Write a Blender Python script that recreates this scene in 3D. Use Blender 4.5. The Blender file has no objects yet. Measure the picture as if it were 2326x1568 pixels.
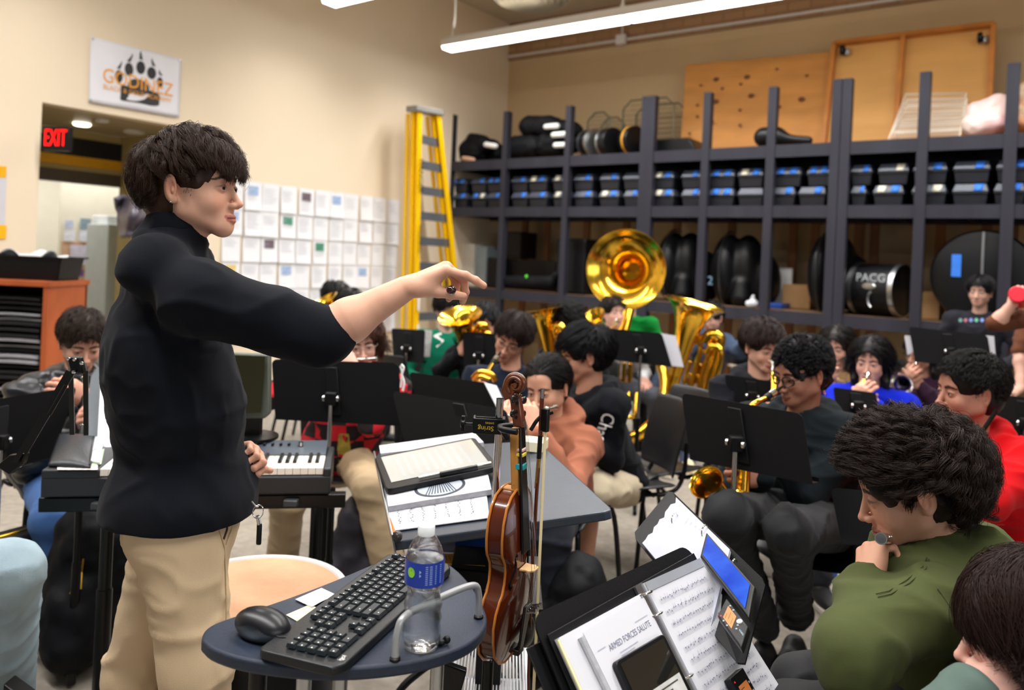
import bpy, math, random
import numpy as np
from mathutils import Matrix, Vector
# ---------------- camera, world, lights, exposure ----------------
S = bpy.context.scene
COL = S.collection
FPX, CX, CY, ROLL, CAMH = 1750.0, 1163.0, 591.0, 0.045, 1.5
cd = bpy.data.cameras.new('camera'); cam = bpy.data.objects.new('camera', cd); COL.objects.link(cam)
cd.sensor_width = 36.0; cd.lens = FPX / 2326 * 36.0
# level camera with lens shift; the slight roll turns the shift vector too
_dx, _dy = 0.0, (784.0 - CY)                       # frame centre is below the principal point
cd.shift_x = -0.0; cd.shift_y = -_dy / 2326.0
cam.location = (0, 0, CAMH)
cam.rotation_euler = (math.pi / 2, 0, 0)
cam.matrix_world = Matrix.Translation((0, 0, CAMH)) @ Matrix.Rotation(math.pi / 2, 4, 'X') @ Matrix.Rotation(ROLL, 4, 'Z')
cd.dof.use_dof = True; cd.dof.focus_distance = 1.6; cd.dof.aperture_fstop = 3.0
cd.clip_start = 0.05
S.camera = cam
S.view_settings.view_transform = 'Standard'; S.view_settings.look = 'None'
S.view_settings.gamma = 1.0; S.view_settings.use_curve_mapping = False
S.view_settings.exposure = 0.38
W = bpy.data.worlds.new('world'); S.world = W; W.use_nodes = True
W.node_tree.nodes['Background'].inputs[0].default_value = (0.93, 0.96, 1.0, 1)
W.node_tree.nodes['Background'].inputs[1].default_value = 0.13

def P(x, y, D):
    """point seen at photo pixel (x, y), D metres ahead of the camera"""
    c, s = math.cos(ROLL), math.sin(ROLL)
    u = (x - CX) * c + (y - CY) * s; v = -(x - CX) * s + (y - CY) * c
    return np.array([u / FPX * D, D, CAMH - v / FPX * D])
def PF(x, y, z):
    """point seen at pixel (x, y) lying at height z"""
    p = P(x, y, 1.0); D = (z - CAMH) / (p[2] - CAMH)
    return np.array([p[0] * D, D, z])
AH = np.array([0.808, -0.589, 0.0]); BH = np.array([-0.589, -0.808, 0.0]); ROOM_C = np.array([-0.17, 11.3, 0.0])
def RM(a, b, z=0.0):
    """room coordinates: a along the shelf wall, b out from it, z up"""
    return ROOM_C + AH * a + BH * b + np.array([0, 0, z])
RYAW = math.atan2(AH[1], AH[0])                    # yaw of the shelf wall direction
def AREA(name, loc, sx, sy, power, rot=(0, 0, 0), col=(1, 1, 1)):
    l = bpy.data.lights.new(name, 'AREA'); l.shape = 'RECTANGLE'; l.size = sx; l.size_y = sy; l.energy = power; l.color = col
    o = bpy.data.objects.new(name, l); COL.objects.link(o); o.location = loc; o.rotation_euler = rot; return o
# daylight from the classroom's window side (behind and to the right of the camera)
AREA('window_daylight', (3.2, -3.4, 2.3), 4.5, 2.0, 60, (math.radians(80), 0, math.radians(40)), (0.95, 0.97, 1.0))
# ---------------- materials ----------------
_M = {}
def srgb(h):
    if isinstance(h, (tuple, list)): return tuple(h)
    h = h.lstrip('#'); h = ''.join(x * 2 for x in h) if len(h) == 3 else h; c = [int(h[i:i + 2], 16) / 255 for i in (0, 2, 4)]
    return tuple(x / 12.92 if x <= 0.04045 else ((x + 0.055) / 1.055) ** 2.4 for x in c)
def mat(name, col='#888888', rough=0.5, metal=0.0, var=0.0, vscale=8.0, bump=0.0, bscale=60.0, spec=0.5, emit=0.0,
        trans=0.0, ior=1.45, coat=0.0, sheen=0.0, vcol=False, sss=0.0, col2=None, alpha=1.0, stretch=None):
    key = name
    if key in _M: return _M[key]
    m = bpy.data.materials.new(name); m.use_nodes = True; nt = m.node_tree; b = nt.nodes['Principled BSDF']
    c = srgb(col); I = b.inputs
    I['Base Color'].default_value = (*c, 1); I['Roughness'].default_value = rough; I['Metallic'].default_value = metal
    I['Specular IOR Level'].default_value = spec; I['IOR'].default_value = ior
    I['Transmission Weight'].default_value = trans; I['Coat Weight'].default_value = coat; I['Alpha'].default_value = alpha
    I['Sheen Weight'].default_value = sheen
    if sss: I['Subsurface Weight'].default_value = sss; I['Subsurface Radius'].default_value = (0.012, 0.005, 0.003); I['Subsurface Scale'].default_value = 0.6
    if emit: I['Emission Color'].default_value = (*c, 1); I['Emission Strength'].default_value = emit
    tc = nt.nodes.new('ShaderNodeTexCoord'); src = tc.outputs['Object']
    if stretch:
        mp = nt.nodes.new('ShaderNodeMapping'); mp.inputs['Scale'].default_value = stretch; nt.links.new(src, mp.inputs[0]); src = mp.outputs[0]
    base = None
    if vcol:
        a = nt.nodes.new('ShaderNodeVertexColor'); a.layer_name = 'Col'; base = a.outputs[0]
    if var > 0 or col2:
        n = nt.nodes.new('ShaderNodeTexNoise'); n.inputs['Scale'].default_value = vscale; n.inputs['Detail'].default_value = 4
        nt.links.new(src, n.inputs['Vector'])
        if col2:
            r = nt.nodes.new('ShaderNodeValToRGB'); r.color_ramp.elements[0].position = 0.35; r.color_ramp.elements[1].position = 0.65
            r.color_ramp.elements[0].color = (*c, 1); r.color_ramp.elements[1].color = (*srgb(col2), 1)
            nt.links.new(n.outputs[0], r.inputs[0]); base = r.outputs[0]
        else:
            mx = nt.nodes.new('ShaderNodeMix'); mx.data_type = 'RGBA'; mx.blend_type = 'MULTIPLY'; mx.inputs[0].default_value = 1.0
            r = nt.nodes.new('ShaderNodeMapRange'); r.inputs[1].default_value = 0.3; r.inputs[2].default_value = 0.7
            r.inputs[3].default_value = 1 - var; r.inputs[4].default_value = 1 + var
            nt.links.new(n.outputs[0], r.inputs[0]); nt.links.new(r.outputs[0], mx.inputs[7])
            if base is not None: nt.links.new(base, mx.inputs[6])
            else: mx.inputs[6].default_value = (*c, 1)
            base = mx.outputs[2]
    if base is not None: nt.links.new(base, I['Base Color'])
    if bump > 0:
        n2 = nt.nodes.new('ShaderNodeTexNoise'); n2.inputs['Scale'].default_value = bscale; n2.inputs['Detail'].default_value = 3
        nt.links.new(src, n2.inputs['Vector'])
        bp = nt.nodes.new('ShaderNodeBump'); bp.inputs['Strength'].default_value = bump; bp.inputs['Distance'].default_value = 0.004
        nt.links.new(n2.outputs[0], bp.inputs['Height']); nt.links.new(bp.outputs[0], I['Normal'])
    _M[key] = m; return m

# ---------------- mesh builder ----------------
def nrm(v): v = np.asarray(v, float); return v / (np.linalg.norm(v) + 1e-12)
def frame(z, up=(0, 0, 1)):
    """columns x, y, z with z along the given direction and y towards up"""
    z = nrm(z); x = np.cross(up, z)
    if np.linalg.norm(x) < 1e-4: x = np.cross((0, 1, 0), z)
    x = nrm(x); return np.stack([x, np.cross(z, x), z], 1)
def rotz(a): c, s = math.cos(a), math.sin(a); return np.array([[c, -s, 0], [s, c, 0], [0, 0, 1.0]])
def rotx(a): c, s = math.cos(a), math.sin(a); return np.array([[1.0, 0, 0], [0, c, -s], [0, s, c]])
def roty(a): c, s = math.cos(a), math.sin(a); return np.array([[c, 0, s], [0, 1.0, 0], [-s, 0, c]])
class MB:
    def __init__(s): s.v = []; s.f = []; s.m = []; s.n = 0; s.mi = 0; s.T = None
    def add(s, V, F):
        V = np.asarray(V, float).reshape(-1, 3)
        if s.T is not None: V = V @ s.T[0].T + s.T[1]
        s.v.append(V); s.f += [tuple(i + s.n for i in f) for f in F]; s.m += [s.mi] * len(F); s.n += len(V); return s
    def box(s, c, d, R=None, taper=1.0):
        h = np.array(d, float) / 2
        V = np.array([(x * h[0] * (taper if z > 0 else 1), y * h[1] * (taper if z > 0 else 1), z * h[2]) for z in (-1, 1) for y in (-1, 1) for x in (-1, 1)])
        if R is not None: V = V @ np.asarray(R).T
        return s.add(V + np.asarray(c, float), [(0, 2, 3, 1), (4, 5, 7, 6), (0, 1, 5, 4), (2, 6, 7, 3), (0, 4, 6, 2), (1, 3, 7, 5)])
    def bar(s, a, b, w, d, up=(0, 0, 1)):
        a, b = np.asarray(a, float), np.asarray(b, float); return s.box((a + b) / 2, (w, d, np.linalg.norm(b - a)), frame(b - a, up))
    def prism(s, pts, off):
        pts = np.asarray(pts, float); n = len(pts); V = np.concatenate([pts, pts + np.asarray(off, float)])
        return s.add(V, [tuple(range(n))[::-1], tuple(range(n, 2 * n))] + [(i, (i + 1) % n, (i + 1) % n + n, i + n) for i in range(n)])
    def poly(s, pts): return s.add(pts, [tuple(range(len(pts)))])
    def tube(s, pts, r, n=10, closed=False, caps=True, sx=1.0):
        pts = np.asarray(pts, float); N = len(pts); r = np.full(N, r) if np.isscalar(r) else np.asarray(r, float)
        if closed: tg = np.roll(pts, -1, 0) - np.roll(pts, 1, 0)
        else: tg = np.gradient(pts, axis=0)
        tg /= np.linalg.norm(tg, axis=1)[:, None] + 1e-12
        u = frame(tg[0])[:, 0]; V = []
        for i in range(N):
            u = nrm(u - tg[i] * u.dot(tg[i])); w = np.cross(tg[i], u)
            for k in range(n):
                a = 2 * math.pi * k / n; V.append(pts[i] + r[i] * (math.cos(a) * u * sx + math.sin(a) * w))
        F = []
        for i in range(N if closed else N - 1):
            j = (i + 1) % N
            for k in range(n): F.append((i * n + k, i * n + (k + 1) % n, j * n + (k + 1) % n, j * n + k))
        if caps and not closed: F += [tuple(range(n))[::-1], tuple(range((N - 1) * n, N * n))]
        return s.add(V, F)
    def lathe(s, prof, o=(0, 0, 0), ax=(0, 0, 1), n=24, cap=True, sxy=(1, 1), up=(0, 0, 1)):
        R = frame(ax, up) if tuple(ax) != (0, 0, 1) else np.eye(3); V = []; F = []
        for (r, h) in prof:
            for k in range(n):
                a = 2 * math.pi * k / n; V.append((r * math.cos(a) * sxy[0], r * math.sin(a) * sxy[1], h))
        V = np.array(V) @ R.T + np.asarray(o, float)
        for i in range(len(prof) - 1):
            for k in range(n): F.append((i * n + k, i * n + (k + 1) % n, (i + 1) * n + (k + 1) % n, (i + 1) * n + k))
        if cap:
            if prof[0][0] > 1e-5: F.append(tuple(range(n))[::-1])
            if prof[-1][0] > 1e-5: F.append(tuple(range((len(prof) - 1) * n, len(prof) * n)))
        return s.add(V, F)
    def ball(s, c, r, n=16, R=None):
        r = (r, r, r) if np.isscalar(r) else r; m = max(6, n // 2); V = []; F = []
        for i in range(m + 1):
            t = math.pi * i / m
            for k in range(n):
                a = 2 * math.pi * k / n; V.append((r[0] * math.sin(t) * math.cos(a), r[1] * math.sin(t) * math.sin(a), -r[2] * math.cos(t)))
        V = np.array(V)
        if R is not None: V = V @ np.asarray(R).T
        for i in range(m):
            for k in range(n): F.append((i * n + k, i * n + (k + 1) % n, (i + 1) * n + (k + 1) % n, (i + 1) * n + k))
        return s.add(V + np.asarray(c, float), F)
    def grid(s, fn, nu, nv):
        V = [fn(i / nu, j / nv) for j in range(nv + 1) for i in range(nu + 1)]
        return s.add(V, [(j * (nu + 1) + i, j * (nu + 1) + i + 1, (j + 1) * (nu + 1) + i + 1, (j + 1) * (nu + 1) + i) for j in range(nv) for i in range(nu)])
    def build(s, name, mats, parent=None, world=True, bevel=0.0, smooth=38, thick=0.0, sub=0, colors=None):
        V = np.concatenate(s.v) if s.v else np.zeros((0, 3))
        return mesh_obj(name, V, s.f, mats, parent, world, bevel, smooth, thick, sub, colors, s.m)
def wloc(o):
    l = np.zeros(3)
    while o is not None: l = l + np.array(o.location); o = o.parent
    return l
def mesh_obj(name, V, F, mats, parent=None, world=True, bevel=0.0, smooth=38, thick=0.0, sub=0, colors=None, mi=None):
    me = bpy.data.meshes.new(name); V = np.asarray(V, float); o = bpy.data.objects.new(name, me); COL.objects.link(o)
    if parent is not None:
        o.parent = parent
        if world: V = V - wloc(parent)
    elif world and len(V):
        lo, hi = V.min(0), V.max(0); b = np.array([(lo[0] + hi[0]) / 2, (lo[1] + hi[1]) / 2, lo[2]]); V = V - b; o.location = b
    if isinstance(F, np.ndarray) and F.ndim == 2:
        n, k = F.shape; me.vertices.add(len(V)); me.vertices.foreach_set('co', V.astype(np.float32).ravel())
        me.loops.add(n * k); me.loops.foreach_set('vertex_index', F.astype(np.int32).ravel())
        me.polygons.add(n); me.polygons.foreach_set('loop_start', np.arange(0, n * k, k, dtype=np.int32)); me.update(calc_edges=True)
    else: me.from_pydata(V.tolist(), [], F)
    for m in (mats if isinstance(mats, (list, tuple)) else [mats]): me.materials.append(m)
    if mi is not None and any(mi): me.polygons.foreach_set('material_index', np.array(mi, dtype=np.int32))
    if smooth:
        me.polygons.foreach_set('use_smooth', np.ones(len(me.polygons), bool))
        if smooth < 180:
            me.set_sharp_from_angle(angle=math.radians(smooth))
    if colors is not None:
        ca = me.color_attributes.new('Col', 'FLOAT_COLOR', 'POINT'); c4 = np.ones((len(V), 4), np.float32); c4[:, :3] = colors
        ca.data.foreach_set('color', c4.ravel())
    if thick: md = o.modifiers.new('t', 'SOLIDIFY'); md.thickness = thick; md.offset = 0
    if bevel: md = o.modifiers.new('b', 'BEVEL'); md.width = bevel; md.segments = 2; md.limit_method = 'ANGLE'; md.angle_limit = math.radians(40)
    if sub: md = o.modifiers.new('s', 'SUBSURF'); md.levels = sub; md.render_levels = sub
    return o
def thing(name, label, cat, loc=(0, 0, 0), rz=0.0, group=None, R=None):
    o = bpy.data.objects.new(name, None); COL.objects.link(o); o.location = loc; o.empty_display_size = 0.1
    if R is not None: o.rotation_euler = Matrix([list(r) for r in np.asarray(R)]).to_euler()
    else: o.rotation_euler = (0, 0, rz)
    return tag(o, label, cat, group)
def tag(o, label=None, cat=None, group=None, kind=None):
    if label: o['label'] = label
    if cat: o['category'] = cat
    if group: o['group'] = group
    if kind: o['kind'] = kind
    return o
def kids(o): return [c for c in COL.objects if c.parent == o]
def copy_tree(o, parent=None, memo=None):
    if memo is None:
        memo = {}
        for c in COL.objects:
            if c.parent is not None: memo.setdefault(c.parent.name, []).append(c)
    c = o.copy(); COL.objects.link(c); c.parent = parent
    for ch in memo.get(o.name, []): copy_tree(ch, c, memo)
    return c
def place(o, loc, rz=0.0, label=None, group=None):
    o.location = loc; o.rotation_euler = (0, 0, rz)
    if label: o['label'] = label
    if group: o['group'] = group
    return o
def text_mesh(s, size, center, xdir, ydir, mb, font_w=0.62, depth=0.0, bold=0.0, xs=1.0):
    """flat lettering turned into mesh and added to mb; returns its width"""
    cu = bpy.data.curves.new('t', 'FONT'); cu.body = s; cu.size = size; cu.align_x = 'CENTER'; cu.align_y = 'CENTER'; cu.offset = bold
    cu.resolution_u = 3; cu.extrude = depth
    o = bpy.data.objects.new('t', cu); COL.objects.link(o); dg = bpy.context.evaluated_depsgraph_get(); dg.update()
    me = o.evaluated_get(dg).to_mesh(); V = np.array([v.co[:] for v in me.vertices]); F = [tuple(p.vertices) for p in me.polygons]
    o.evaluated_get(dg).to_mesh_clear(); bpy.data.objects.remove(o); bpy.data.curves.remove(cu)
    if len(V) == 0: return 0
    xd, yd = np.asarray(xdir, float), np.asarray(ydir, float); zd = np.cross(xd, yd); w = V[:, 0].max() - V[:, 0].min()
    mb.add(np.outer(V[:, 0] * xs, xd) + np.outer(V[:, 1], yd) + np.outer(V[:, 2], zd) + np.asarray(center, float), F); return w
# ---------------- smooth distance-field modelling ----------------
def _h(ix, iy, iz, seed=0):
    n = (ix.astype(np.int64) * 374761393 + iy.astype(np.int64) * 668265263 + iz.astype(np.int64) * 2147483647 + seed * 974711) & 0x7fffffff
    n = ((n ^ (n >> 13)) * 1274126177) & 0x7fffffff
    return ((n ^ (n >> 16)) & 0xffff) / 65535.0
def vnoise(p, seed=0):
    i = np.floor(p).astype(np.int64); f = p - i; f = f * f * (3 - 2 * f); r = 0
    for dx in (0, 1):
        for dy in (0, 1):
            for dz in (0, 1):
                w = (f[:, 0] if dx else 1 - f[:, 0]) * (f[:, 1] if dy else 1 - f[:, 1]) * (f[:, 2] if dz else 1 - f[:, 2])
                r = r + w * _h(i[:, 0] + dx, i[:, 1] + dy, i[:, 2] + dz, seed)
    return r * 2 - 1
def fbm(p, o=3, seed=0):
    r = 0; a = 1.0
    for k in range(o): r = r + a * vnoise(p * (2 ** k), seed + k); a *= 0.5
    return r
class F3:
    def __init__(s, lo, hi, res):
        s.lo = np.asarray(lo, float); s.res = res; s.n = np.ceil((np.asarray(hi, float) - s.lo) / res).astype(int) + 1
        s.F = np.full(tuple(s.n), 0.08, np.float32)
    def _win(s, lo, hi, pad):
        a = np.clip(np.floor((np.asarray(lo) - pad - s.lo) / s.res).astype(int), 0, s.n); b = np.clip(np.ceil((np.asarray(hi) + pad - s.lo) / s.res).astype(int) + 1, 0, s.n)
        if (b <= a).any(): return None
        X = [(s.lo[i] + s.res * np.arange(a[i], b[i])).astype(np.float32) for i in range(3)]
        return (slice(a[0], b[0]), slice(a[1], b[1]), slice(a[2], b[2])), X[0][:, None, None], X[1][None, :, None], X[2][None, None, :]
    def _op(s, w, d, k, sub):
        sl = w; a = s.F[sl]
        if sub:
            h = np.maximum(k - np.abs(a + d), 0) / k if k > 0 else 0; r = np.maximum(a, -d) + (h * h * k / 4 if k > 0 else 0)
        else:
            h = np.maximum(k - np.abs(a - d), 0) / k if k > 0 else 0; r = np.minimum(a, d) - (h * h * k / 4 if k > 0 else 0)
        s.F[sl] = r
    def rc(s, a, b, ra, rb=None, k=0.01, sub=False, sq=None):
        """tapered capsule; sq = (axis vector, factor) flattens it across that axis"""
        rb = ra if rb is None else rb; a = np.asarray(a, float); b = np.asarray(b, float); R = max(ra, rb)
        w = s._win(np.minimum(a, b) - R * 1.3, np.maximum(a, b) + R * 1.3, k + 0.02)
        if w is None: return s
        sl, X, Y, Z = w; ba = b - a; L = max(ba.dot(ba), 1e-10)
        px, py, pz = X - a[0], Y - a[1], Z - a[2]; t = np.clip((px * ba[0] + py * ba[1] + pz * ba[2]) / L, 0, 1)
        qx, qy, qz = px - t * ba[0], py - t * ba[1], pz - t * ba[2]
        if sq is not None:
            ax = nrm(sq[0]); dd = (qx * ax[0] + qy * ax[1] + qz * ax[2]) * (sq[1] - 1); qx, qy, qz = qx + dd * ax[0], qy + dd * ax[1], qz + dd * ax[2]
        s._op(sl, np.sqrt(qx * qx + qy * qy + qz * qz) - (ra + (rb - ra) * t), k, sub); return s
    def ell(s, c, r, R=None, k=0.01, sub=False):
        c = np.asarray(c, float); r = np.asarray((r, r, r) if np.isscalar(r) else r, float); m = r.max()
        w = s._win(c - m, c + m, k + 0.02)
        if w is None: return s
        sl, X, Y, Z = w; X, Y, Z = X - c[0], Y - c[1], Z - c[2]
        if R is not None:
            R = np.asarray(R); X, Y, Z = (R[0, 0] * X + R[1, 0] * Y + R[2, 0] * Z, R[0, 1] * X + R[1, 1] * Y + R[2, 1] * Z, R[0, 2] * X + R[1, 2] * Y + R[2, 2] * Z)
        k0 = np.sqrt((X / r[0]) ** 2 + (Y / r[1]) ** 2 + (Z / r[2]) ** 2); k1 = np.sqrt((X / r[0] ** 2) ** 2 + (Y / r[1] ** 2) ** 2 + (Z / r[2] ** 2) ** 2)
        s._op(sl, k0 * (k0 - 1) / np.maximum(k1, 1e-6), k, sub); return s
    def chain(s, pts, rr, k=0.01, **kw):
        for i in range(len(pts) - 1): s.rc(pts[i], pts[i + 1], rr[i] if not np.isscalar(rr) else rr, rr[i + 1] if not np.isscalar(rr) else rr, k, **kw)
        return s
    def mesh(s):
        F = s.F; n = F.shape; ins = F < 0
        c = [F[i:n[0] - 1 + i, j:n[1] - 1 + j, k:n[2] - 1 + k] for i in (0, 1) for j in (0, 1) for k in (0, 1)]
        cnt = sum((x < 0).astype(np.int8) for x in c); act = (cnt > 0) & (cnt < 8); idx = np.full(act.shape, -1, np.int64)
        ai = np.argwhere(act); idx[act] = np.arange(len(ai)); cv = np.stack([x[act] for x in c], 1)
        corners = np.array([(i, j, k) for i in (0, 1) for j in (0, 1) for k in (0, 1)], float); acc = np.zeros((len(ai), 3)); w = np.zeros(len(ai))
        for p in range(8):
            for q in range(p + 1, 8):
                if abs(corners[p] - corners[q]).sum() != 1: continue
                fa, fb = cv[:, p], cv[:, q]; m = (fa < 0) != (fb < 0); t = np.where(m, fa / np.where(m, fa - fb, 1), 0)
                acc += m[:, None] * (corners[p] + t[:, None] * (corners[q] - corners[p])); w += m
        V = s.lo + s.res * (ai + acc / np.maximum(w, 1)[:, None]); Q = []
        for ax in range(3):
            o1, o2 = [(1, 2), (2, 0), (0, 1)][ax]
            a = ins[tuple(slice(0, n[i] - 1) for i in range(3))]; sh = [slice(0, n[i] - 1) for i in range(3)]; sh[ax] = slice(1, n[ax]); b = ins[tuple(sh)]
            e = np.argwhere(a != b); e = e[(e[:, o1] > 0) & (e[:, o2] > 0)]
            if not len(e): continue
            fl = a[e[:, 0], e[:, 1], e[:, 2]]
            def g(d1, d2):
                x = e.copy(); x[:, o1] -= d1; x[:, o2] -= d2; return idx[x[:, 0], x[:, 1], x[:, 2]]
            q = np.stack([g(0, 0), g(1, 0), g(1, 1), g(0, 1)], 1); q[~fl] = q[~fl][:, ::-1]; Q.append(q)
        Q = np.concatenate(Q) if Q else np.zeros((0, 4), int); Q = Q[(Q >= 0).all(1)]
        return V, Q
def vnormals(V, Q):
    a = np.cross(V[Q[:, 2]] - V[Q[:, 0]], V[Q[:, 3]] - V[Q[:, 1]]); N = np.zeros_like(V)
    for i in range(4): np.add.at(N, Q[:, i], a)
    return N / (np.linalg.norm(N, axis=1)[:, None] + 1e-12)
def relax(V, Q, it=1, f=0.5):
    for _ in range(it):
        A = np.zeros_like(V); c = np.zeros(len(V))
        for i in range(4):
            for j in ((i + 1) % 4, (i - 1) % 4): np.add.at(A, Q[:, i], V[Q[:, j]]); np.add.at(c, Q[:, i], 1)
        V = V * (1 - f) + f * A / np.maximum(c, 1)[:, None]
    return V
def join_q(parts):
    V = []; Q = []; C = []; n = 0
    for p in parts:
        V.append(p[0]); Q.append(p[1] + n); n += len(p[0])
        if len(p) > 2: C.append(p[2])
    return np.concatenate(V), np.concatenate(Q), (np.concatenate(C) if C else None)
# ---------------- the room ----------------
def RB(x, y, b):
    """pixel -> (a, z) on the plane at distance b from the shelf wall"""
    d = P(x, y, 1.0) - np.array([0, 0, CAMH]); n = BH; t = (ROOM_C.dot(n) + b - 0) / d.dot(n); p = d * t + np.array([0, 0, CAMH])
    return float((p - ROOM_C).dot(AH)), float(p[2])
def RA(x, y, a):
    d = P(x, y, 1.0) - np.array([0, 0, CAMH]); n = AH; t = (ROOM_C.dot(n) + a) / d.dot(n); p = d * t + np.array([0, 0, CAMH])
    return float((p - ROOM_C).dot(BH)), float(p[2])
m_wall = mat('cream_paint', '#ead9be', 0.7, var=0.02, vscale=1.5, bump=0.08, bscale=90)
m_wall2 = mat('tan_paint', '#c9ad84', 0.8, var=0.03, vscale=1.5)
m_brown = mat('brown_block', '#a5805c', 0.9, var=0.12, vscale=2.0, bump=0.2, bscale=30)
m_floor = mat('grey_carpet_tile', '#8f877c', 0.9, var=0.16, vscale=22, bump=0.5, bscale=300, spec=.2)
m_ceil = mat('ceiling_paint', '#c8bba4', 0.8, var=0.03)
m_shelfp = mat('charcoal_painted_wood', '#2c2c35', 0.55, spec=.3, var=0.18, vscale=5, bump=0.15, bscale=40, stretch=(1, 1, 0.15))
m_stud = mat('stained_lumber', '#8a5a34', 0.7, var=0.25, vscale=6, stretch=(1, 1, 0.2))
m_black = mat('black_plastic', '#0c0d10', 0.38, spec=.35, var=0.1, bump=0.1, bscale=200)
m_blackm = mat('black_matte', '#060607', 0.75, var=0.1, vscale=20, spec=.2)
m_white = mat('white_paint', '#e9e9e6', 0.5, var=0.02)
m_chrome = mat('chrome', '#e8e8ea', 0.12, 1.0, var=0.02)
m_steel = mat('brushed_steel', '#b9bbbd', 0.32, 1.0, var=0.06, bump=0.05, bscale=200)
m_paper = mat('white_paper', '#cdcdd3', 0.7, var=0.015, vscale=12)
m_ink = mat('print_ink', '#55565c', 0.8, var=0.1)
m_lit = mat('lamp_tube', '#ffffff', 0.4, emit=9.0, var=0.01)
ROOMH = 4.95
def struct(name, mb, m, **k): o = mb.build(name, m, **k); o['kind'] = 'structure'; return o
b0, _ = RA(95.5, 232, 0); OPW = b0 - RA(440, 300, 0)[0]; z0 = RA(95.5, 232, 0)[1]     # alcove opening: near jamb b0, far jamb b0-OPW
BMAX = 13.0; AMAX = 11.0
mb = MB()
def wall_ab(mb, a0, a1, b0_, b1, z0_, z1):
    pts = [RM(a0, b0_, z0_), RM(a1, b0_, z0_), RM(a1, b1, z0_), RM(a0, b1, z0_)]; mb.prism(pts, (0, 0, z1 - z0_))
wall_ab(mb, -0.14, 0, -0.14, b0 - OPW, 0, ROOMH); wall_ab(mb, -0.14, 0, b0 - OPW, b0, z0, ROOMH); wall_ab(mb, -0.14, 0, b0, BMAX, 0, ROOMH)
struct('wall_left', mb, m_wall, smooth=0)
ztan = RB(1250, 126, 0.0)[1]
mb = MB(); wall_ab(mb, 0, AMAX, -0.14, 0, 0, ztan); struct('wall_back', mb, m_wall2, smooth=0)
mb = MB(); wall_ab(mb, 0, AMAX, -0.14, 0.035, ztan, ROOMH)
o = struct('wall_upper', mb, m_brown, smooth=0)
# block courses on the upper wall
nt = m_brown.node_tree; bk = nt.nodes.new('ShaderNodeTexBrick'); tc = nt.nodes.new('ShaderNodeTexCoord'); mp = nt.nodes.new('ShaderNodeMapping')
mp.inputs['Rotation'].default_value = (math.pi / 2, 0, 0); mp.vector_type = 'TEXTURE'
nt.links.new(tc.outputs['Object'], mp.inputs[0]); nt.links.new(mp.outputs[0], bk.inputs[0]); bk.inputs['Scale'].default_value = 2.4
bk.inputs['Color1'].default_value = (*srgb('#a07a58'), 1); bk.inputs['Color2'].default_value = (*srgb('#ad8964'), 1); bk.inputs['Mortar'].default_value = (*srgb('#8f6d4e'), 1)
nt.links.new(bk.outputs[0], nt.nodes['Principled BSDF'].inputs['Base Color'])
mb = MB(); wall_ab(mb, -5, AMAX + .2, -.2, BMAX + .2, -0.1, 0); struct('floor', mb, m_floor, smooth=0)
mb = MB(); wall_ab(mb, -0.14, AMAX, -.14, BMAX, ROOMH, ROOMH + .1); struct('ceiling', mb, m_ceil, smooth=0)
mb = MB(); wall_ab(mb, AMAX, AMAX + .14, -.14, 6.0, 0, ROOMH); struct('wall_right', mb, m_wall, smooth=0)
# alcove beyond the opening
AD = -1.35
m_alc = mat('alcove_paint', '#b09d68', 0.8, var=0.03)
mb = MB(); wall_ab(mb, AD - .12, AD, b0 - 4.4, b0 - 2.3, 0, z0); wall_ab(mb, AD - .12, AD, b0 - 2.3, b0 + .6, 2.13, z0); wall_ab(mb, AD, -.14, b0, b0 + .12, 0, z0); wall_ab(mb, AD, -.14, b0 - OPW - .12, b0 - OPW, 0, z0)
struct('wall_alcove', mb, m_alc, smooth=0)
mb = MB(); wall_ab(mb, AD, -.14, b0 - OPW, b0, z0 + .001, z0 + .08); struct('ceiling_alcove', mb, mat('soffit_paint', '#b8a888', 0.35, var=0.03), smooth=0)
mb = MB(); wall_ab(mb, AD - .005, AD + .02, b0 - OPW, b0 + .02, z0 - .26, z0 - .08); struct('trim_1', mb, mat('black_stripe', '#0c0c0d', 0.6, var=.05), smooth=0)
mb = MB(); wall_ab(mb, AD - .005, AD + .018, b0 - OPW, b0 + .02, z0 - .36, z0 - .26); struct('trim_2', mb, mat('gold_stripe', '#d59a08', 0.6, var=.05), smooth=0)
mb = MB(); m_dkf = mat('dark_door_frame', '#4a3f32', 0.5, var=.05)
wall_ab(mb, AD - .12, AD + .03, b0 - 2.35, b0 + .3, 2.08, 2.2); wall_ab(mb, AD - .12, AD + .03, b0 - 2.38, b0 - 2.28, 0, 2.2)
struct('door_1', mb, m_dkf, smooth=0)
# bright office beyond
m_off = mat('office_wall_paint', '#f0ead8', 0.7, var=.02)
mb = MB(); wall_ab(mb, -4.6, -4.5, -1, BMAX, 0, 3); wall_ab(mb, -4.6, AD - .12, b0 - 5.2, b0 - 5.1, 0, 3); wall_ab(mb, -4.6, AD - .12, b0 + 1.2, b0 + 1.3, 0, 3)
struct('wall_office', mb, m_off, smooth=0)
mb = MB(); wall_ab(mb, -4.6, AD - .12, b0 - 5.2, b0 + 1.3, 3, 3.05); struct('ceiling_office', mb, m_off, smooth=0)
AREA('office_ceiling_light', tuple(RM(-2.8, b0 - 1.6, 2.9)), 1.6, 2.4, 55, (0, 0, RYAW), (1, 1, 1))
mb = MB(); wall_ab(mb, -2.2, -2.05, b0 - .75, b0 - .5, 0, 3); struct('wall_office_pier', mb, mat('pier_paint', '#cdb98c', .7, var=.03), smooth=0)

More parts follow.
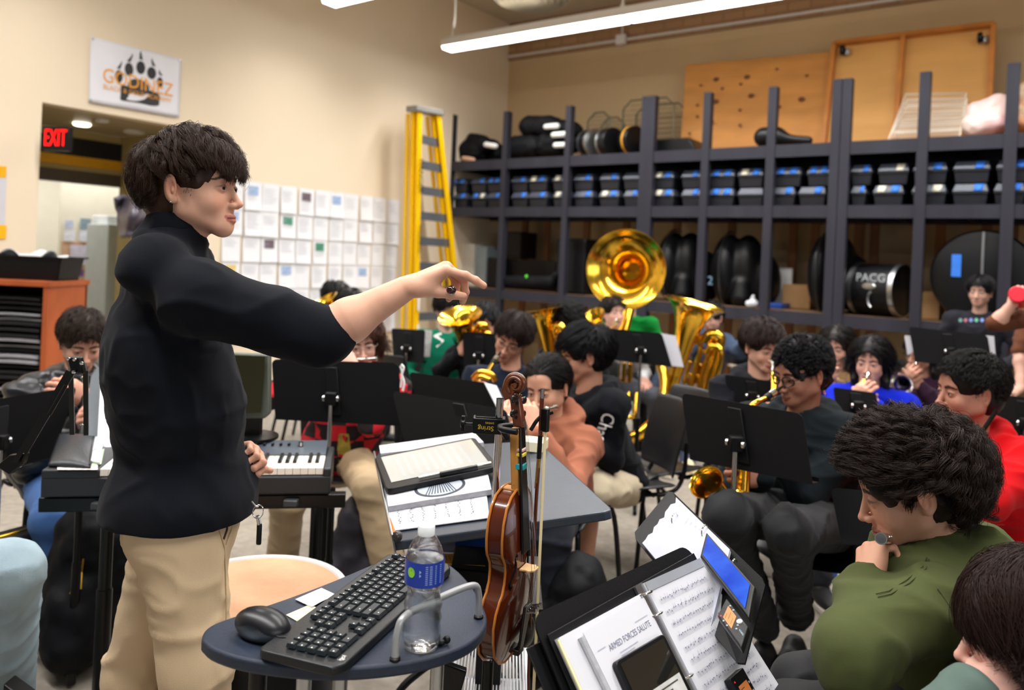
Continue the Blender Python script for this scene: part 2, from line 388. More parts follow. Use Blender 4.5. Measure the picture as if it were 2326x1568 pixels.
# ---------- lamps, duct, diffuser, conduit ----------
m_fix = mat('white_enamel', '#dcd8d2', 0.4, var=0.02)
def fixture(a0, b, L, z, label, n=2):
    t = thing('ceiling_light', label, 'light', tuple(RM(a0, b, z)), RYAW, 'suspended fluorescent lamps')
    mb = MB(); mb.prism([(0, -.11, -.02), (0, .11, -.02), (0, .075, .07), (0, -.075, .07)], (L, 0, 0)); mb.box((L / 2, 0, .085), (L, .05, .035)); mb.build('housing', m_fix, t, False, bevel=.006)
    mb = MB(); k = max(1, int(round(L / 2.44)))
    for i in range(k):
        x0 = i * L / k + .02; x1 = (i + 1) * L / k - .02
        mb.prism([(x0, -.095, -.02), (x0, .095, -.02), (x0, .08, -.05), (x0, -.08, -.05)], (x1 - x0, 0, 0))
    mb.build('diffuser', m_lit, t, False, smooth=0)
    for i in range(n):
        x = .1 + (L - .5) * i / max(1, n - 1); mb = MB(); mb.tube([(x, 0, .1), (x, 0, .16), (x + .02, 0, .3), (x + .02, 0, ROOMH - z)], [.03, .012, .012, .012], 8); mb.build('hanger', m_fix, t, False)
    return t
LA, LB = 0, 0
pl = P(1013, 106, 9.25); la = float((pl - ROOM_C).dot(AH)); lb = float((pl - ROOM_C).dot(BH)); LZ = float(pl[2])
fixture(la, lb, 7.32, LZ, 'long fluorescent lamp hanging above the band near the shelves', 4)
pl2 = P(745, 6, 7.75); la2 = float((pl2 - ROOM_C).dot(AH)); lb2 = float((pl2 - ROOM_C).dot(BH))
fixture(la2, lb2, 7.32, LZ, 'fluorescent lamp tip above the paw banner wall', 4)
for i, bb in enumerate((lb2 + 2.6, lb2 + 5.0)):
    fixture(la2, bb, 7.32, LZ, 'fluorescent lamp hanging over the front of the classroom, above the camera' if i == 0 else 'fluorescent lamp hanging furthest behind the camera', 4)
for bb in (lb, lb2, lb2 + 2.6, lb2 + 5.0):          # the tubes' light
    AREA('tube_light', tuple(RM(la2 + 3.7, bb, LZ - .06)), 7.2, .16, 105, (0, 0, RYAW), (1.0, 0.98, 0.96)).data.spread = math.radians(138)
    AREA('tube_uplight', tuple(RM(la2 + 3.7, bb, LZ + .2)), 7.2, .16, 14, (math.pi, 0, RYAW), (1.0, 0.95, 0.86)).data.spread = math.radians(125)
# round diffuser
c = P(1207, 6, 8.6); t = thing('air_diffuser', 'round grey ceiling air diffuser above the shelf corner', 'vent', tuple(c))
mb = MB(); prof = []
for r in (.42, .34, .27, .2, .13): prof += [(r, -.0), (r - .025, -.035), (r - .05, -.01)]
mb.lathe(prof + [(0.0, -.03)], (0, 0, .05), n=40); mb.build('cone', mat('diffuser_metal', '#8f8674', .45, var=.04), t, False, smooth=60)
mb = MB(); mb.lathe([(.43, .05), (.43, .09), (.3, .16), (.3, ROOMH - c[2])], n=32); mb.build('duct', m_fix, t, False)
c = P(1425, -22, 9.2); t = thing('air_diffuser', 'second ceiling diffuser at the very top edge above the shelves', 'vent', tuple(c))
mb = MB(); mb.lathe([(.3, .0), (.28, .04), (.16, -.02), (0, .0)], n=32); mb.lathe([(.3, .02), (.22, .1), (.22, ROOMH - c[2])], n=32); mb.build('cone', m_fix, t, False)
# conduit along the block wall
a1, z1 = RB(1165, 128, .06); a2, z2 = RB(2120, -2, .06)
t = thing('conduit', 'thin painted conduit pipe running along the brown block band', 'pipe', tuple(RM(0, .07, z1)), RYAW)
mb = MB(); mb.tube([(0.02, 0, 0), (AMAX - .1, 0, 0)], .016, 8); mb.build('pipe', m_fix, t, False)
aj, zj = RB(1414, 80, .06); mb = MB(); mb.box((aj, -.02, 0), (.14, .06, .13)); mb.build('junction_box', m_fix, t, False, bevel=.006)
mb = MB(); mb.tube([(aj, 0, .05), (aj, 0, ROOMH - z1 - .05)], .012, 8); mb.build('riser', m_fix, t, False)

# ---------- storage shelving ----------
BF = 1.2; BR = 0.3
zt = RB(1300, 353, BF)[1]; zm = RB(1400, 469, BF)[1]; zb = RB(1480, 684, BF)[1]
t = thing('storage_shelf', 'tall charcoal wooden storage rack filling the back wall', 'shelf', tuple(RM(3.5, BF, 0)))
posts = [(1018, 260, .09), (1143, 253, .075), (1285, 240, .075), (1466, 218, .165), (1599, 210, .08), (1747, 197, .085), (1893, 180, .085), (1916, 178, .085), (2092, 163, .09), (2292, 143, .095)]
pa = []
for (x, ytop, w) in posts:
    a, z = RB(x, 400, BF); zt_ = RB(x + 6, ytop, BF)[1]; pa.append(a); mb = MB()
    wall_ab(mb, a - w / 2, a + w / 2, BF - .09, BF, 0, zt_); mb.build('post', m_shelfp, t, smooth=0)
for a in np.arange(pa[-1] + .9, AMAX - .2, .95):
    mb = MB(); wall_ab(mb, a - .045, a + .045, BF - .09, BF, 0, 3.45); mb.build('post', m_shelfp, t, smooth=0)
for z, th in ((zt, .125), (zm, .12), (zb, .12)):
    mb = MB(); wall_ab(mb, pa[0], AMAX, BF - .06, BF - .012, z - th, z); wall_ab(mb, pa[0], AMAX, BR - .04, BR, z - th, z)
    for a in np.arange(pa[0] + .02, AMAX, .6): wall_ab(mb, a, a + .04, BR, BF - .06, z - .1, z - .02)
    mb.build('beam', m_shelfp, t, smooth=0)
    mb = MB(); wall_ab(mb, pa[0], AMAX - .01, BR - .04, BF - .02, z - .018, z); mb.build('shelf_board', mat('shelf_plywood', '#6d5238', .75, var=.15, stretch=(1, 1, .3)) if z != zm else m_shelfp, t, smooth=0)
for i, x in enumerate((1190, 1240, 1330, 1420, 1535, 1660, 1800, 1850, 1950, 1985, 2135, 2240, 2300)):
    a, z = RB(x, 560, BR - .04); mb = MB(); wall_ab(mb, a - .045, a + .045, BR - .08, BR - .04, 0, zm - .1); mb.build('stud', m_stud, t, smooth=0)
m_dark_in = mat('dark_backing_board', '#1b1a1c', .8, var=.1)
mb = MB(); wall_ab(mb, pa[0], AMAX, BR - .06, BR - .04, zm, zt - .1); mb.build('backing_board', m_dark_in, t, smooth=0)

# ---------- storage totes in two layers ----------
m_tote = mat('tote_plastic', '#1d1f26', .4, var=.08); m_lid = mat('tote_lid', '#3d424f', .42, var=.08)
m_tape = mat('blue_tape', '#2f74d8', .6, var=.1, vscale=40); m_mask = mat('masking_tape', '#ddd8c4', .7, var=.05, vscale=40)
zrow = [zm, zm + (RB(1500, 426, BF)[1] - RB(1500, 467, BF)[1])]; TH = (zrow[1] - zrow[0])
TT = [[(1022, 1060), (1070, 1104), (1106, 1138), (1161, 1198), (1200, 1243), (1255, 1297), (1303, 1347), (1362, 1407), (1415, 1452), (1482, 1531), (1547, 1592), (1611, 1669), (1675, 1734), (1756, 1820), (1832, 1888), (1931, 1981), (1993, 2065), (2073, 2152), (2164, 2250), (2262, 2340)],
      [(1022, 1060), (1070, 1104), (1106, 1138), (1161, 1198), (1200, 1243), (1255, 1297), (1303, 1347), (1360, 1406), (1416, 1452), (1482, 1531), (1547, 1592), (1609, 1667), (1675, 1734), (1752, 1806), (1813, 1876), (1931, 1968), (1982, 2053), (2070, 2150), (2162, 2246), (2256, 2330)]]
lab = ['bb', 'b.', 'bb', 'b', 'wb', 'wb', 'b', 'b', '.', 'wb', 'b', 'bb', 'wb', 'bb', 'bb', 'b', 'w', 'b', 'b', 'b'], ['b', 'bw', 'b', 'b', 'b', 'wb', 'b', 'wb', 'b', 'wb', 'b', 'bb', '.', 'b', 'b', 'b', 'wb', 'w', 'b', 'b']
ordw = ['first', 'second', 'third', 'fourth', 'fifth', 'sixth', 'seventh', 'eighth', 'ninth', 'tenth', 'eleventh', 'twelfth', 'thirteenth', 'fourteenth', 'fifteenth', 'sixteenth', 'seventeenth', 'eighteenth', 'nineteenth', 'twentieth']
for row in (0, 1):
    for i, (x0, x1) in enumerate(TT[row]):
        y = 405 if row == 0 else 448; a0, _ = RB(x0, y, BF - .1); a1, _ = RB(x1, y, BF - .1); z = zrow[1 - row] + (.001 if row else .003); w = a1 - a0; k = lab[row][i]
        tp = {'b': 'blue tape', 'bb': 'two blue tapes', 'wb': 'white and blue tape', 'bw': 'blue and white tape', '.': 'no tape', 'b.': 'one small blue tape', 'w': 'white tape only'}[k]
        t = thing('storage_tote', 'lidded black tote with %s, %s from the left in the %s layer' % (tp, ordw[i], 'upper' if row == 0 else 'lower'), 'tote', tuple(RM((a0 + a1) / 2, BF - .36, z)), RYAW, 'lidded totes on the middle shelf')
        mb = MB(); h = TH * .62; mb.add([(sx * (w / 2 - (.02 if zz == 0 else .008)), sy * (.24 if zz == 0 else .255), zz) for zz in (0, h) for sy in (-1, 1) for sx in (-1, 1)], [(0, 2, 3, 1), (4, 5, 7, 6), (0, 1, 5, 4), (2, 6, 7, 3), (0, 4, 6, 2), (1, 3, 7, 5)]); mb.box((0, 0, h - .012), (w, .53, .012)); mb.build('tub', m_tote, t, False, bevel=.008)
        mb = MB(); l0, l1 = h, TH - .006
        mb.add([(sx * (w / 2 - (0 if zz == l0 else .022)), sy * (.27 if zz == l0 else .235) , zz) for zz in (l0, l1) for sy in (-1, 1) for sx in (-1, 1)], [(0, 2, 3, 1), (4, 5, 7, 6), (0, 1, 5, 4), (2, 6, 7, 3), (0, 4, 6, 2), (1, 3, 7, 5)]); mb.build('lid', m_lid, t, False, bevel=.006)
        ks = [c for c in k if c != '.']
        for q, c in enumerate(ks):
            xo = (-w * .22 if (len(ks) == 2 and q == 0) else w * .22); mb = MB()
            y0, y1 = -.272, -.24; mb.poly([(xo - w * .13, y0, l0 + .004), (xo + w * .1, y0, l0 + .004), (xo + w * .15, y1, l1 - .004), (xo - w * .1, y1, l1 - .002)]); mb.build('tape', m_tape if c == 'b' else m_mask, t, False, thick=.0015)
# ---------------- things on and against the walls ----------------
# paw banner
def wallpt(x, y, a=0.012): b, z = RA(x, y, a); return RM(a, b, z)
q = [wallpt(205, 83), wallpt(411, 134), wallpt(405, 267), wallpt(200, 232)]       # tl tr br bl
t = thing('banner', 'white vinyl banner with a dark paw print over the alcove', 'banner', tuple(np.mean(q, 0)))
def bq(u, v, off=0.0):
    p = (q[0] * (1 - u) + q[1] * u) * (1 - v) + (q[3] * (1 - u) + q[2] * u) * v
    w = 0.012 * math.sin(u * 9) * math.sin(v * 5) * math.sin(math.pi * u) * math.sin(math.pi * v) + .006 + off
    sag = .05 * math.sin(math.pi * u) * (1 - v) ** 2 * 0
    return p + AH * w - np.array([0, 0, sag])
mb = MB(); mb.grid(lambda u, v: bq(u, v), 24, 14); mb.build('sheet', mat('banner_vinyl', '#e4e4ea', .35, var=.02), t, thick=.002)
def bdeco(name, fnmb, m, off):
    mb = MB(); fnmb(mb); V = np.concatenate(mb.v); out = np.array([bq(p[0], p[1], off) for p in V]); mesh_obj(name, out, mb.f, m, t)
def paw(mb):
    def el(cx, cy, rx, ry, rot=0, n=28):
        c, s = math.cos(rot), math.sin(rot)
        mb.poly([(cx + rx * math.cos(a) * c - ry * math.sin(a) * s * .66, cy + (rx * math.cos(a) * s * 1.5 + ry * math.sin(a) * c), 0) for a in np.linspace(0, 2 * math.pi, n, endpoint=False)])
    for cx, cy, rx, ry in ((.30, .52, .042, .10), (.41, .37, .05, .105), (.54, .30, .05, .105), (.66, .35, .05, .10), (.755, .48, .035, .09)): el(cx, cy, rx, ry)
    for x0, y0, x1, y1 in ((.29, .40, .325, .26), (.40, .25, .44, .10), (.535, .17, .53, .02), (.68, .23, .66, .10), (.765, .36, .745, .26)): mb.poly([(x0 - .018, y0, 0), (x0 + .022, y0, 0), (x1 + .004, y1 + .04, 0), (x1, y1, 0), (x1 - .012, y1 + .05, 0)])
    mb.poly([(.52 + .22 * math.cos(a) * (1 + .12 * math.cos(3 * a)), .78 + .15 * math.sin(a) + (.05 * math.cos(2 * a) if math.sin(a) > 0 else -.12 * abs(math.cos(a)) + .05), 0) for a in np.linspace(0, 2 * math.pi, 40, endpoint=False)])
    el(.52, .62, .12, .13)
bdeco('paw_print', paw, mat('paw_black', '#2b2b2d', .5, var=.05), .003)
bdeco('lettering', lambda mb: text_mesh('GODINEZ', .27, (.52, .565, 0), (.88, .03, 0), (0, -1.15, 0), mb, xs=.74), mat('gold_print', '#f0a020', .5, var=.04), .005)
bdeco('lettering', lambda mb: text_mesh('BLACK & GOLD ACADEMY', .095, (.52, .735, 0), (.9, .03, 0), (0, -1.1, 0), mb, xs=.74), mat('gold_print', '#f0a020'), .005)
for u, v in ((.02, .03), (.98, .03), (.98, .97), (.02, .97)):
    mb = MB(); mb.lathe([(.012, 0), (.012, .004), (.0, .005)], bq(u, v, .002), AH, 12); mb.build('grommet', m_steel, t)
# yellow and white poster at the far left
mb = MB(); q4 = [wallpt(x, y, .004) for x, y in ((-70, 371), (15, 379), (9, 541), (-70, 540))]; mb.prism(q4, AH * .003)
t = thing('poster', 'yellow and white poster at the left edge above the folder cabinet', 'poster', tuple(np.mean(q4, 0)))
mb.build('sheet', m_paper, t, smooth=0)
for y0, y1 in ((371, 402), (505, 541)):
    mb = MB(); mb.prism([wallpt(x, y, .008) for x, y in ((-70, y0), (15, y0 + 7), (13, y1 + 2), (-70, y1 - 1))], AH * .001); mb.build('printed_band', mat('poster_yellow', '#f5b400', .6, var=.1), t, smooth=0)
# sheets of paper on the left wall
rows = [RA(740, y, .006)[1] for y in (434, 491, 544, 598, 652, 707, 760)]; bright = RA(888, 560, .006)[0]
rng = random.Random(4); m_ph = [mat('photo_dark', '#6e6068', .7, var=.3, vscale=30), mat('photo_blue', '#9db4d8', .7, var=.2, vscale=30), mat('photo_green', '#4f8d74', .7, var=.3, vscale=30), mat('photo_gold', '#dcc27a', .7, var=.2, vscale=30)]
pics = {(1, 2): 1, (0, 5): 1, (0, 8): 0, (2, 6): 0, (1, 7): 2, (2, 9): 2, (3, 4): 3, (3, 7): 1, (0, 10): 1, (1, 4): 1, (3, 12): 1, (2, 3): 3}
for r in range(6):
    for c in range(15):
        if bright + .222 * (14 - c) > RA(468, 560, .006)[0] - .1: continue
        b = bright + .222 * (14 - c) + rng.uniform(-.01, .01); z = rows[r]; H = rows[r] - rows[r + 1] + .012; w = .205 + rng.uniform(-.006, .006)
        tilt = rng.uniform(-.006, .006); lift = rng.uniform(.006, .02)
        def fp(u, v, o=0.0): return RM(.006 + o + lift * (abs(u - .5) * 2) ** 3 * .5 + lift * v * v, b - w * (u - .5), z - H * v + tilt * u)
        t = thing('paper', 'white sheet on the left wall, row %d from top, column %d from the ladder' % (r + 1, 15 - c), 'paper', tuple(fp(.5, .5)), group='printed sheets on the left wall')
        mb = MB(); mb.grid(lambda u, v: fp(u, v), 6, 5); mb.build('sheet', mat('wall_sheet', '#e9e9ec', .7, var=.015), t)
        mb = MB()
        for k in range(rng.randint(4, 11)):
            v = .2 + k * .062; x1 = rng.uniform(.6, .88); mb.poly([fp(.12, v, .001), fp(x1, v, .001), fp(x1, v + .014, .001), fp(.12, v + .014, .001)])
        mb.build('print', mat('faint_print', '#c3c6cf', .8, var=.1), t, smooth=0)
        k = pics.get((r, c))
        if k is not None:
            mb = MB(); mb.poly([fp(.2, .16, .002), fp(.8, .16, .002), fp(.8, .48, .002), fp(.2, .48, .002)]); mb.build('picture', m_ph[k], t, smooth=0)
# ladder against the left wall
m_yel = mat('yellow_fibreglass', '#f7c300', .35, var=.06, vscale=3)
LP_ = lambda x, y, a=.42: RM(a, *RA(x, y, a))
lt, rt = LP_(946, 256), LP_(989, 262)
def down(p1, p2): k = p1[2] / (p1[2] - p2[2]); return p1 + (p2 - p1) * k
lb_, rb_ = down(lt, LP_(938, 700)), down(rt, LP_(1026, 610))
t = thing('ladder', 'tall yellow fibreglass stepladder leaning beside the shelf', 'ladder', tuple((lb_ + rb_) / 2))
for p, qq in ((lt, lb_), (rt, rb_)):
    mb = MB(); d = BH * .045 if p is rt else -BH * .045; R = frame(qq - p, AH)
    mb.bar(p, qq, .012, .13, BH); mb.bar(p + AH * .06, qq + AH * .06, .1, .012, AH) if 0 else None
    mb.bar(p + AH * .05, qq + AH * .05, .075, .02, AH); mb.bar(p - AH * .05, qq - AH * .05, .075, .02, AH)
    mb.build('rail', m_yel, t, smooth=0)
mb = MB(); mb.prism([lt + AH * .09 - BH * -.09, lt - AH * .09 + BH * .09, rt - AH * .09 - BH * .06, rt + AH * .09 - BH * .06], (0, 0, .07)); mb.build('top_cap', mat('grey_casting', '#8c8a84', .5, var=.08), t, bevel=.01)
nst = 11
for i in range(nst):
    z = lt[2] - .3 - .305 * i
    if z < .2: break
    f = lambda A, B: A + (B - A) * ((A[2] - z) / (A[2] - B[2]))
    mb = MB(); A, B = f(lt, lb_), f(rt, rb_); mb.bar(A, B, .03, .1, (0, 0, 1)); mb.build('step', mat('aluminium_step', '#7d8187', .4, .6, var=.05), t, smooth=0)
for (A, B) in ((lt, lb_), (rt, rb_)):
    mb = MB(); mb.bar(A - AH * .14, B - AH * .2 + BH * -.03, .02, .05, AH); mb.build('rear_rail', m_yel, t, smooth=0)
mb = MB(); rv = nrm(lb_ - lt)
text_mesh('DANGER', .1, lt + rv * .75 + AH * .092, rv, -np.cross(rv, AH), mb); text_mesh('WARNING', .07, lt + rv * 1.5 + AH * .092, rv, -np.cross(rv, AH), mb); mb.build('lettering', m_blackm, t, smooth=0)
mb = MB(); mb.box(lt + rv * 2.25 + AH * .091, (.035, .004, .2), frame(rv, AH)); mb.box(lt + rv * 2.62 + AH * .091, (.035, .004, .2), frame(rv, AH)); mb.build('sticker', m_white, t, smooth=0)
# exit sign in the alcove
c = P(131, 316, 6.12); XR = P(158, 0, 1) - P(93, 0, 1); xd = nrm(np.array([1, -.12, 0])); yd = np.array([0, 0, 1.0]); nd = np.cross(xd, yd)
wS, hS = .225, .19
t = thing('exit_sign', 'black exit sign with glowing red letters in the alcove', 'sign', tuple(c))
mb = MB(); mb.box(c, (wS, .05, hS), np.stack([xd, -nd, yd], 1)); mb.build('case', m_black, t, bevel=.004)
mb = MB(); text_mesh('EXIT', .19, c + nd * .028, xd, yd, mb, depth=.002, xs=.5); mb.build('lettering', mat('exit_red', '#ff0a08', .5, emit=1.5), t, smooth=0)
# recessed light and smoke head in the alcove ceiling
for (x, y, r, m_, nm, lb2_) in ((186, 282, .075, mat('downlight_lens', '#fff6e0', .4, emit=4.0), 'downlight', 'small round lit downlight in the alcove ceiling'), (232, 274, .06, m_fix, 'smoke_detector', 'flat round smoke detector in the alcove ceiling'), (305, 300, .1, m_fix, 'speaker_grille', 'pale ceiling speaker beside the black alcove stripe')):
    p = PF(x, y, z0 - .004); mb = MB(); mb.lathe([(r, .02), (r, -.01), (r * .8, -.018), (0, -.02)], p, n=24); tag(mb.build(nm, m_), lb2_, 'light' if nm == 'downlight' else 'fixture')
# office things through the doorway
def offq(a, x0, y0, x1, y1): 
    bA, zA = RA(x0, y0, a); bB, zB = RA(x1, y1, a); return bA, bB, zB, zA
rng = random.Random(9)
for i, (x0, y0, x1, y1, cc, nm) in enumerate(((148, 500, 165, 520, '#c8d0ea', 'pale blue'), (182, 496, 205, 522, '#8aa0b0', 'grey blue photo'), (145, 522, 168, 548, '#eef0fb', 'white upper left'), (180, 523, 206, 549, '#e8ecfa', 'white upper right'), (158, 556, 192, 602, '#dcd6ea', 'lilac tall'), (131, 604, 172, 650, '#f7f0da', 'cream flyer'), (133, 604, 156, 648, '#f6c624', 'bright yellow'), (205, 602, 234, 655, '#e4e6ec', 'grey tall'), (120, 610, 130, 627, '#c64a62', 'small red'), (176, 612, 186, 628, '#7b5a9a', 'small purple'))):
    a_ = -2.9; bA, bB, zB, zA = offq(a_, x0, y0, x1, y1); mb = MB(); o_ = .004 * (i + 1)
    mb.prism([RM(a_ + o_, bA, zB), RM(a_ + o_, bB, zB), RM(a_ + o_, bB, zA), RM(a_ + o_, bA, zA)], AH * .003)
    tag(mb.build('notice', mat('notice_%d' % i, cc, .7, var=.15, vscale=25), smooth=0), '%s notice pinned on the office board seen through the doorway' % nm, 'notice', 'notices on the office board')
bA, bB, zB, zA = offq(-2.92, 140, 440, 262, 700); mb = MB()
wall_ab(mb, -2.96, -2.92, bB, bA, 0, 2.6); o = struct('wall_office_partition', mb, m_off, smooth=0)
mb = MB(); bA, bB, zB, zA = offq(-2.9, 141, 548, 215, 655); mb.prism([RM(-2.918, bA, zB), RM(-2.918, bB, zB), RM(-2.918, bB, zA), RM(-2.918, bA, zA)], AH * .014)
tag(mb.build('cork_board', mat('cork', '#dcb598', .9, var=.1, vscale=40), bevel=.003), 'tan cork board in the bright office', 'board')
for i, (x, y, w_, h_, cc) in enumerate(((246, 640, .5, 1.7, '#b9c0bf'), (255, 520, .36, .3, '#dfe3e6'))):
    p = P(x, y, 8.9 + i * .2); mb = MB(); mb.box((p[0], p[1], p[2] - (p[2] - h_ / 2 if i == 0 else 0)), (w_, .3, h_), rotz(RYAW)); tag(mb.build('filing_cabinet' if i == 0 else 'document_tray', mat('off_%d' % i, cc, .5, var=.05), bevel=.01), 'pale grey tall office cabinet seen behind the door' if i == 0 else 'white tray of papers on the office cabinet', 'cabinet' if i == 0 else 'tray')
# propped glass door edge and dark hanging cloth
p = P(292, 500, 6.0)
mb = MB()
def cl(u, v):
    x = 262 + 78 * u; y = 452 + 88 * v + 16 * u * v - 10 * math.sin(u * 3); d = 5.6 + .12 * math.sin(u * 7 + v * 3) + .05 * math.sin(v * 9); return P(x + 14 * v * (1 - u), y, d)
mb.grid(cl, 16, 12); tag(mb.build('hanging_bag', mat('grey_satin', '#4a4450', .35, var=.3, vscale=5), thick=.03, smooth=180), 'dark grey shiny bag hanging in the doorway behind the head', 'bag')
# folder cabinet
cR = P(112, 640, 5.45); t = thing('folder_cabinet', 'orange wood music folder cabinet packed with black folders', 'cabinet', (cR[0] - .5, cR[1], 0))
m_or = mat('orange_wood', '#a8532a', .45, var=.2, vscale=5, stretch=(1, 1, .2)); xr = cR[0]; zc = cR[2]; yf = cR[1]; wC = 1.5
mb = MB(); mb.box((xr - .02, yf + .25, zc / 2), (.04, .5, zc)); mb.build('side_panel', m_or, t, bevel=.003)
mb = MB(); mb.box((xr - wC + .02, yf + .25, zc / 2), (.04, .5, zc)); mb.build('side_panel', m_or, t, bevel=.003)
mb = MB(); mb.box((xr - wC / 2, yf + .25, zc - .02), (wC + .02, .52, .04)); mb.build('top', m_or, t, bevel=.003)
mb = MB(); mb.box((xr - wC / 2, yf + .48, zc / 2), (wC, .02, zc - .06)); mb.box((xr - wC / 2, yf + .25, .05), (wC, .46, .06)); mb.build('back_panel', m_blackm, t, smooth=0)
ns = 26
for i in range(ns):
    z = .12 + i * (zc - .2) / ns; mb = MB(); mb.box((xr - wC / 2, yf + .26, z), (wC - .08, .42, .006)); mb.build('slot_shelf', m_blackm, t, smooth=0)
rng = random.Random(3)
for i in range(ns - 1):
    for cidx in range(2):
        if cidx and i < 6: continue
        z = .128 + i * (zc - .2) / ns; x = xr - .28 - cidx * .46; tk = rng.uniform(.012, .026); off = rng.uniform(0, .05)
        mb = MB(); mb.grid(lambda u, v: (x - .2 + .4 * u, yf + .03 + off + .34 * v, z + tk + .006 * math.sin(math.pi * u)), 8, 2)
        tag(mb.build('music_folder', mat('folder_black', '#1a1b1f', .4, var=.1) if rng.random() < .72 else mat('folder_grey', '#9a9aa2', .45, var=.1), thick=tk, bevel=.002), 'music folder, slot %s from the bottom of the orange cabinet, %s column' % (str(i + 1), 'right' if cidx == 0 else 'left'), 'folder', 'music folders in the orange cabinet')
# black tub on the cabinet
cT = P(40, 610, 5.5); zt0 = zc + .002; t = thing('storage_tub', 'black open plastic tub on top of the orange cabinet', 'tub', (cT[0], cT[1] + .2, zt0))
mb = MB(); w0, w1, hh = .5, .56, .165
mb.prism([(-w0 / 2, -.13, 0), (w0 / 2, -.13, 0), (w0 / 2, .13, 0), (-w0 / 2, .13, 0)], (0, 0, .004)); 
for s_ in (-1, 1): mb.prism([(s_ * w0 / 2, -.13, 0), (s_ * w0 / 2, .13, 0), (s_ * w1 / 2, .15, hh), (s_ * w1 / 2, -.15, hh)], (-s_ * .006, 0, 0)); mb.prism([(-w0 / 2, s_ * .13, 0), (w0 / 2, s_ * .13, 0), (w1 / 2, s_ * .15, hh), (-w1 / 2, s_ * .15, hh)], (0, -s_ * .006, 0)); mb.box((0, s_ * .16, hh), (w1 + .04, .025, .012)); mb.box((s_ * (w1 / 2 + .01), 0, hh), (.025, .33, .012))
mb.build('tub', m_black, t, False)
mb = MB(); mb.grid(lambda u, v: (cT[0] - .2 + .4 * u, cT[1] + .08 + .2 * v, zt0 + .15 + .05 * math.sin(u * 8) * math.cos(v * 5) + .02), 14, 6); tag(mb.build('tissue_paper', m_paper, thick=.003, smooth=180), 'crumpled white paper sticking out of the black tub', 'paper')

# ---------------- shelf contents ----------------
def RBp(x, y, b, z=None): a, zz = RB(x, y, b); return RM(a, b, zz if z is None else z)
m_cloth = mat('black_nylon', '#0d0e12', .65, spec=.2, var=.25, vscale=14, bump=.3, bscale=40)
def blob(name, label, cat, parts, m, res=.02, k=.04, amp=.01, group=None, fr=14):
    """soft lumpy object: a union of capsules given as (p, q, r)"""
    pts = np.array([x for pr in parts for x in pr[:2]]); R = max(pr[2] for pr in parts) + .03
    f = F3(pts.min(0) - R, pts.max(0) + R, res)
    for p_, q_, r_ in parts: f.rc(p_, q_, r_, r_, k)
    V, Q = f.mesh(); N = vnormals(V, Q); V = V + N * (fbm(V * fr, 2, 5) * amp)[:, None]
    zmin = min(min(p_[2], q_[2]) - r_ for p_, q_, r_ in parts) + .004; V[:, 2] = np.maximum(V[:, 2], zmin)
    return tag(mesh_obj(name, V, Q, m, smooth=180), label, cat, group)
zs = zt
def T(x, b=.95, dz=0.0): a, _ = RB(x, 340, b); return RM(a, b, zs + dz)
blob('duffel_bag', 'slumped black bag beside the orange item on the top shelf', 'bag', [(T(1058, .9, .16), T(1080, .9, .16), .155), (T(1075, .9, .3), T(1098, .9, .26), .12)], m_cloth)
blob('duffel_bag', 'black bag leaning on the slumped one, top shelf', 'bag', [(T(1098, .6, .25), T(1132, .6, .16), .15), (T(1085, .55, .34), T(1120, .55, .28), .1)], m_cloth)
blob('backpack', 'large black bag on top of the pile above the second bay', 'bag', [(T(1200, .95, .44), T(1245, .95, .42), .135), (T(1245, .95, .42), T(1300, .95, .34), .12)], m_cloth)
blob('duffel_bag', 'long black bag at the bottom of the pile, left half', 'bag', [(T(1170, .95, .17), T(1214, .95, .17), .16)], m_cloth)
blob('duffel_bag', 'long black bag at the bottom of the pile, right half', 'bag', [(T(1244, .95, .18), T(1278, .95, .18), .165), (T(1278, .9, .2), T(1306, .9, .2), .12)], m_cloth)
for i, (x, dz, b) in enumerate(((1252, .38, 1.14), (1270, .27, 1.15), (1276, .14, 1.15), (1116, .22, 1.08), (1066, .05, 1.1))):
    c = T(x, b, dz); blob('shoe', ['white shoe high on the bag pile', 'white shoe in the middle of the bag pile', 'white shoe low beside the third post', 'white sole sticking out of the leaning bag', 'tan sole under the slumped bag'][i], 'shoe', [(c - AH * .09, c + AH * .07 + np.array([0, 0, -.03 if i > 2 else 0]), .035)], m_white if i < 4 else mat('tan_sole', '#c9a083', .6, var=.1), .012, .02, .003, 'shoes among the bags')
c = T(1034, .98, 0); mb = MB(); mb.lathe([(.09, 0), (.085, .05), (.06, .09), (.075, .13), (.085, .2), (.06, .22)], c, n=18); tag(mb.build('orange_cone', mat('orange_plastic', '#ff7a00', .5, var=.1)), 'short orange plastic item in the corner of the top shelf', 'cone')
def drumcase(x, rr, w, label, band, b=.98):
    c = T(x, b, rr); t = thing('drum', label, 'drum', tuple(c - np.array([0, 0, rr])), group='small drums on the top shelf'); ax = nrm(AH * .9 + BH * .35)
    mb = MB(); mb.lathe([(rr * .97, -w / 2), (rr, -w / 2 + .01), (rr, w / 2 - .01), (rr * .97, w / 2)], c, ax, 28); mb.build('shell', m_black, t)
    for s_ in band: mb = MB(); mb.lathe([(rr * 1.01, s_ * w / 2 - .014), (rr * 1.03, s_ * w / 2), (rr * 1.01, s_ * w / 2 + .014)], c, ax, 28); mb.build('hoop', m_steel if s_ else mat('gold_tape', '#d79a2a', .5, var=.1), t)
drumcase(1343, .17, .13, 'small drum with a pale rim, first of the three', (-1, 1)); drumcase(1386, .17, .14, 'small drum with a black head, middle of the three', (-1,)); drumcase(1436, .17, .14, 'small drum with a gold band beside the wide post', (0,))
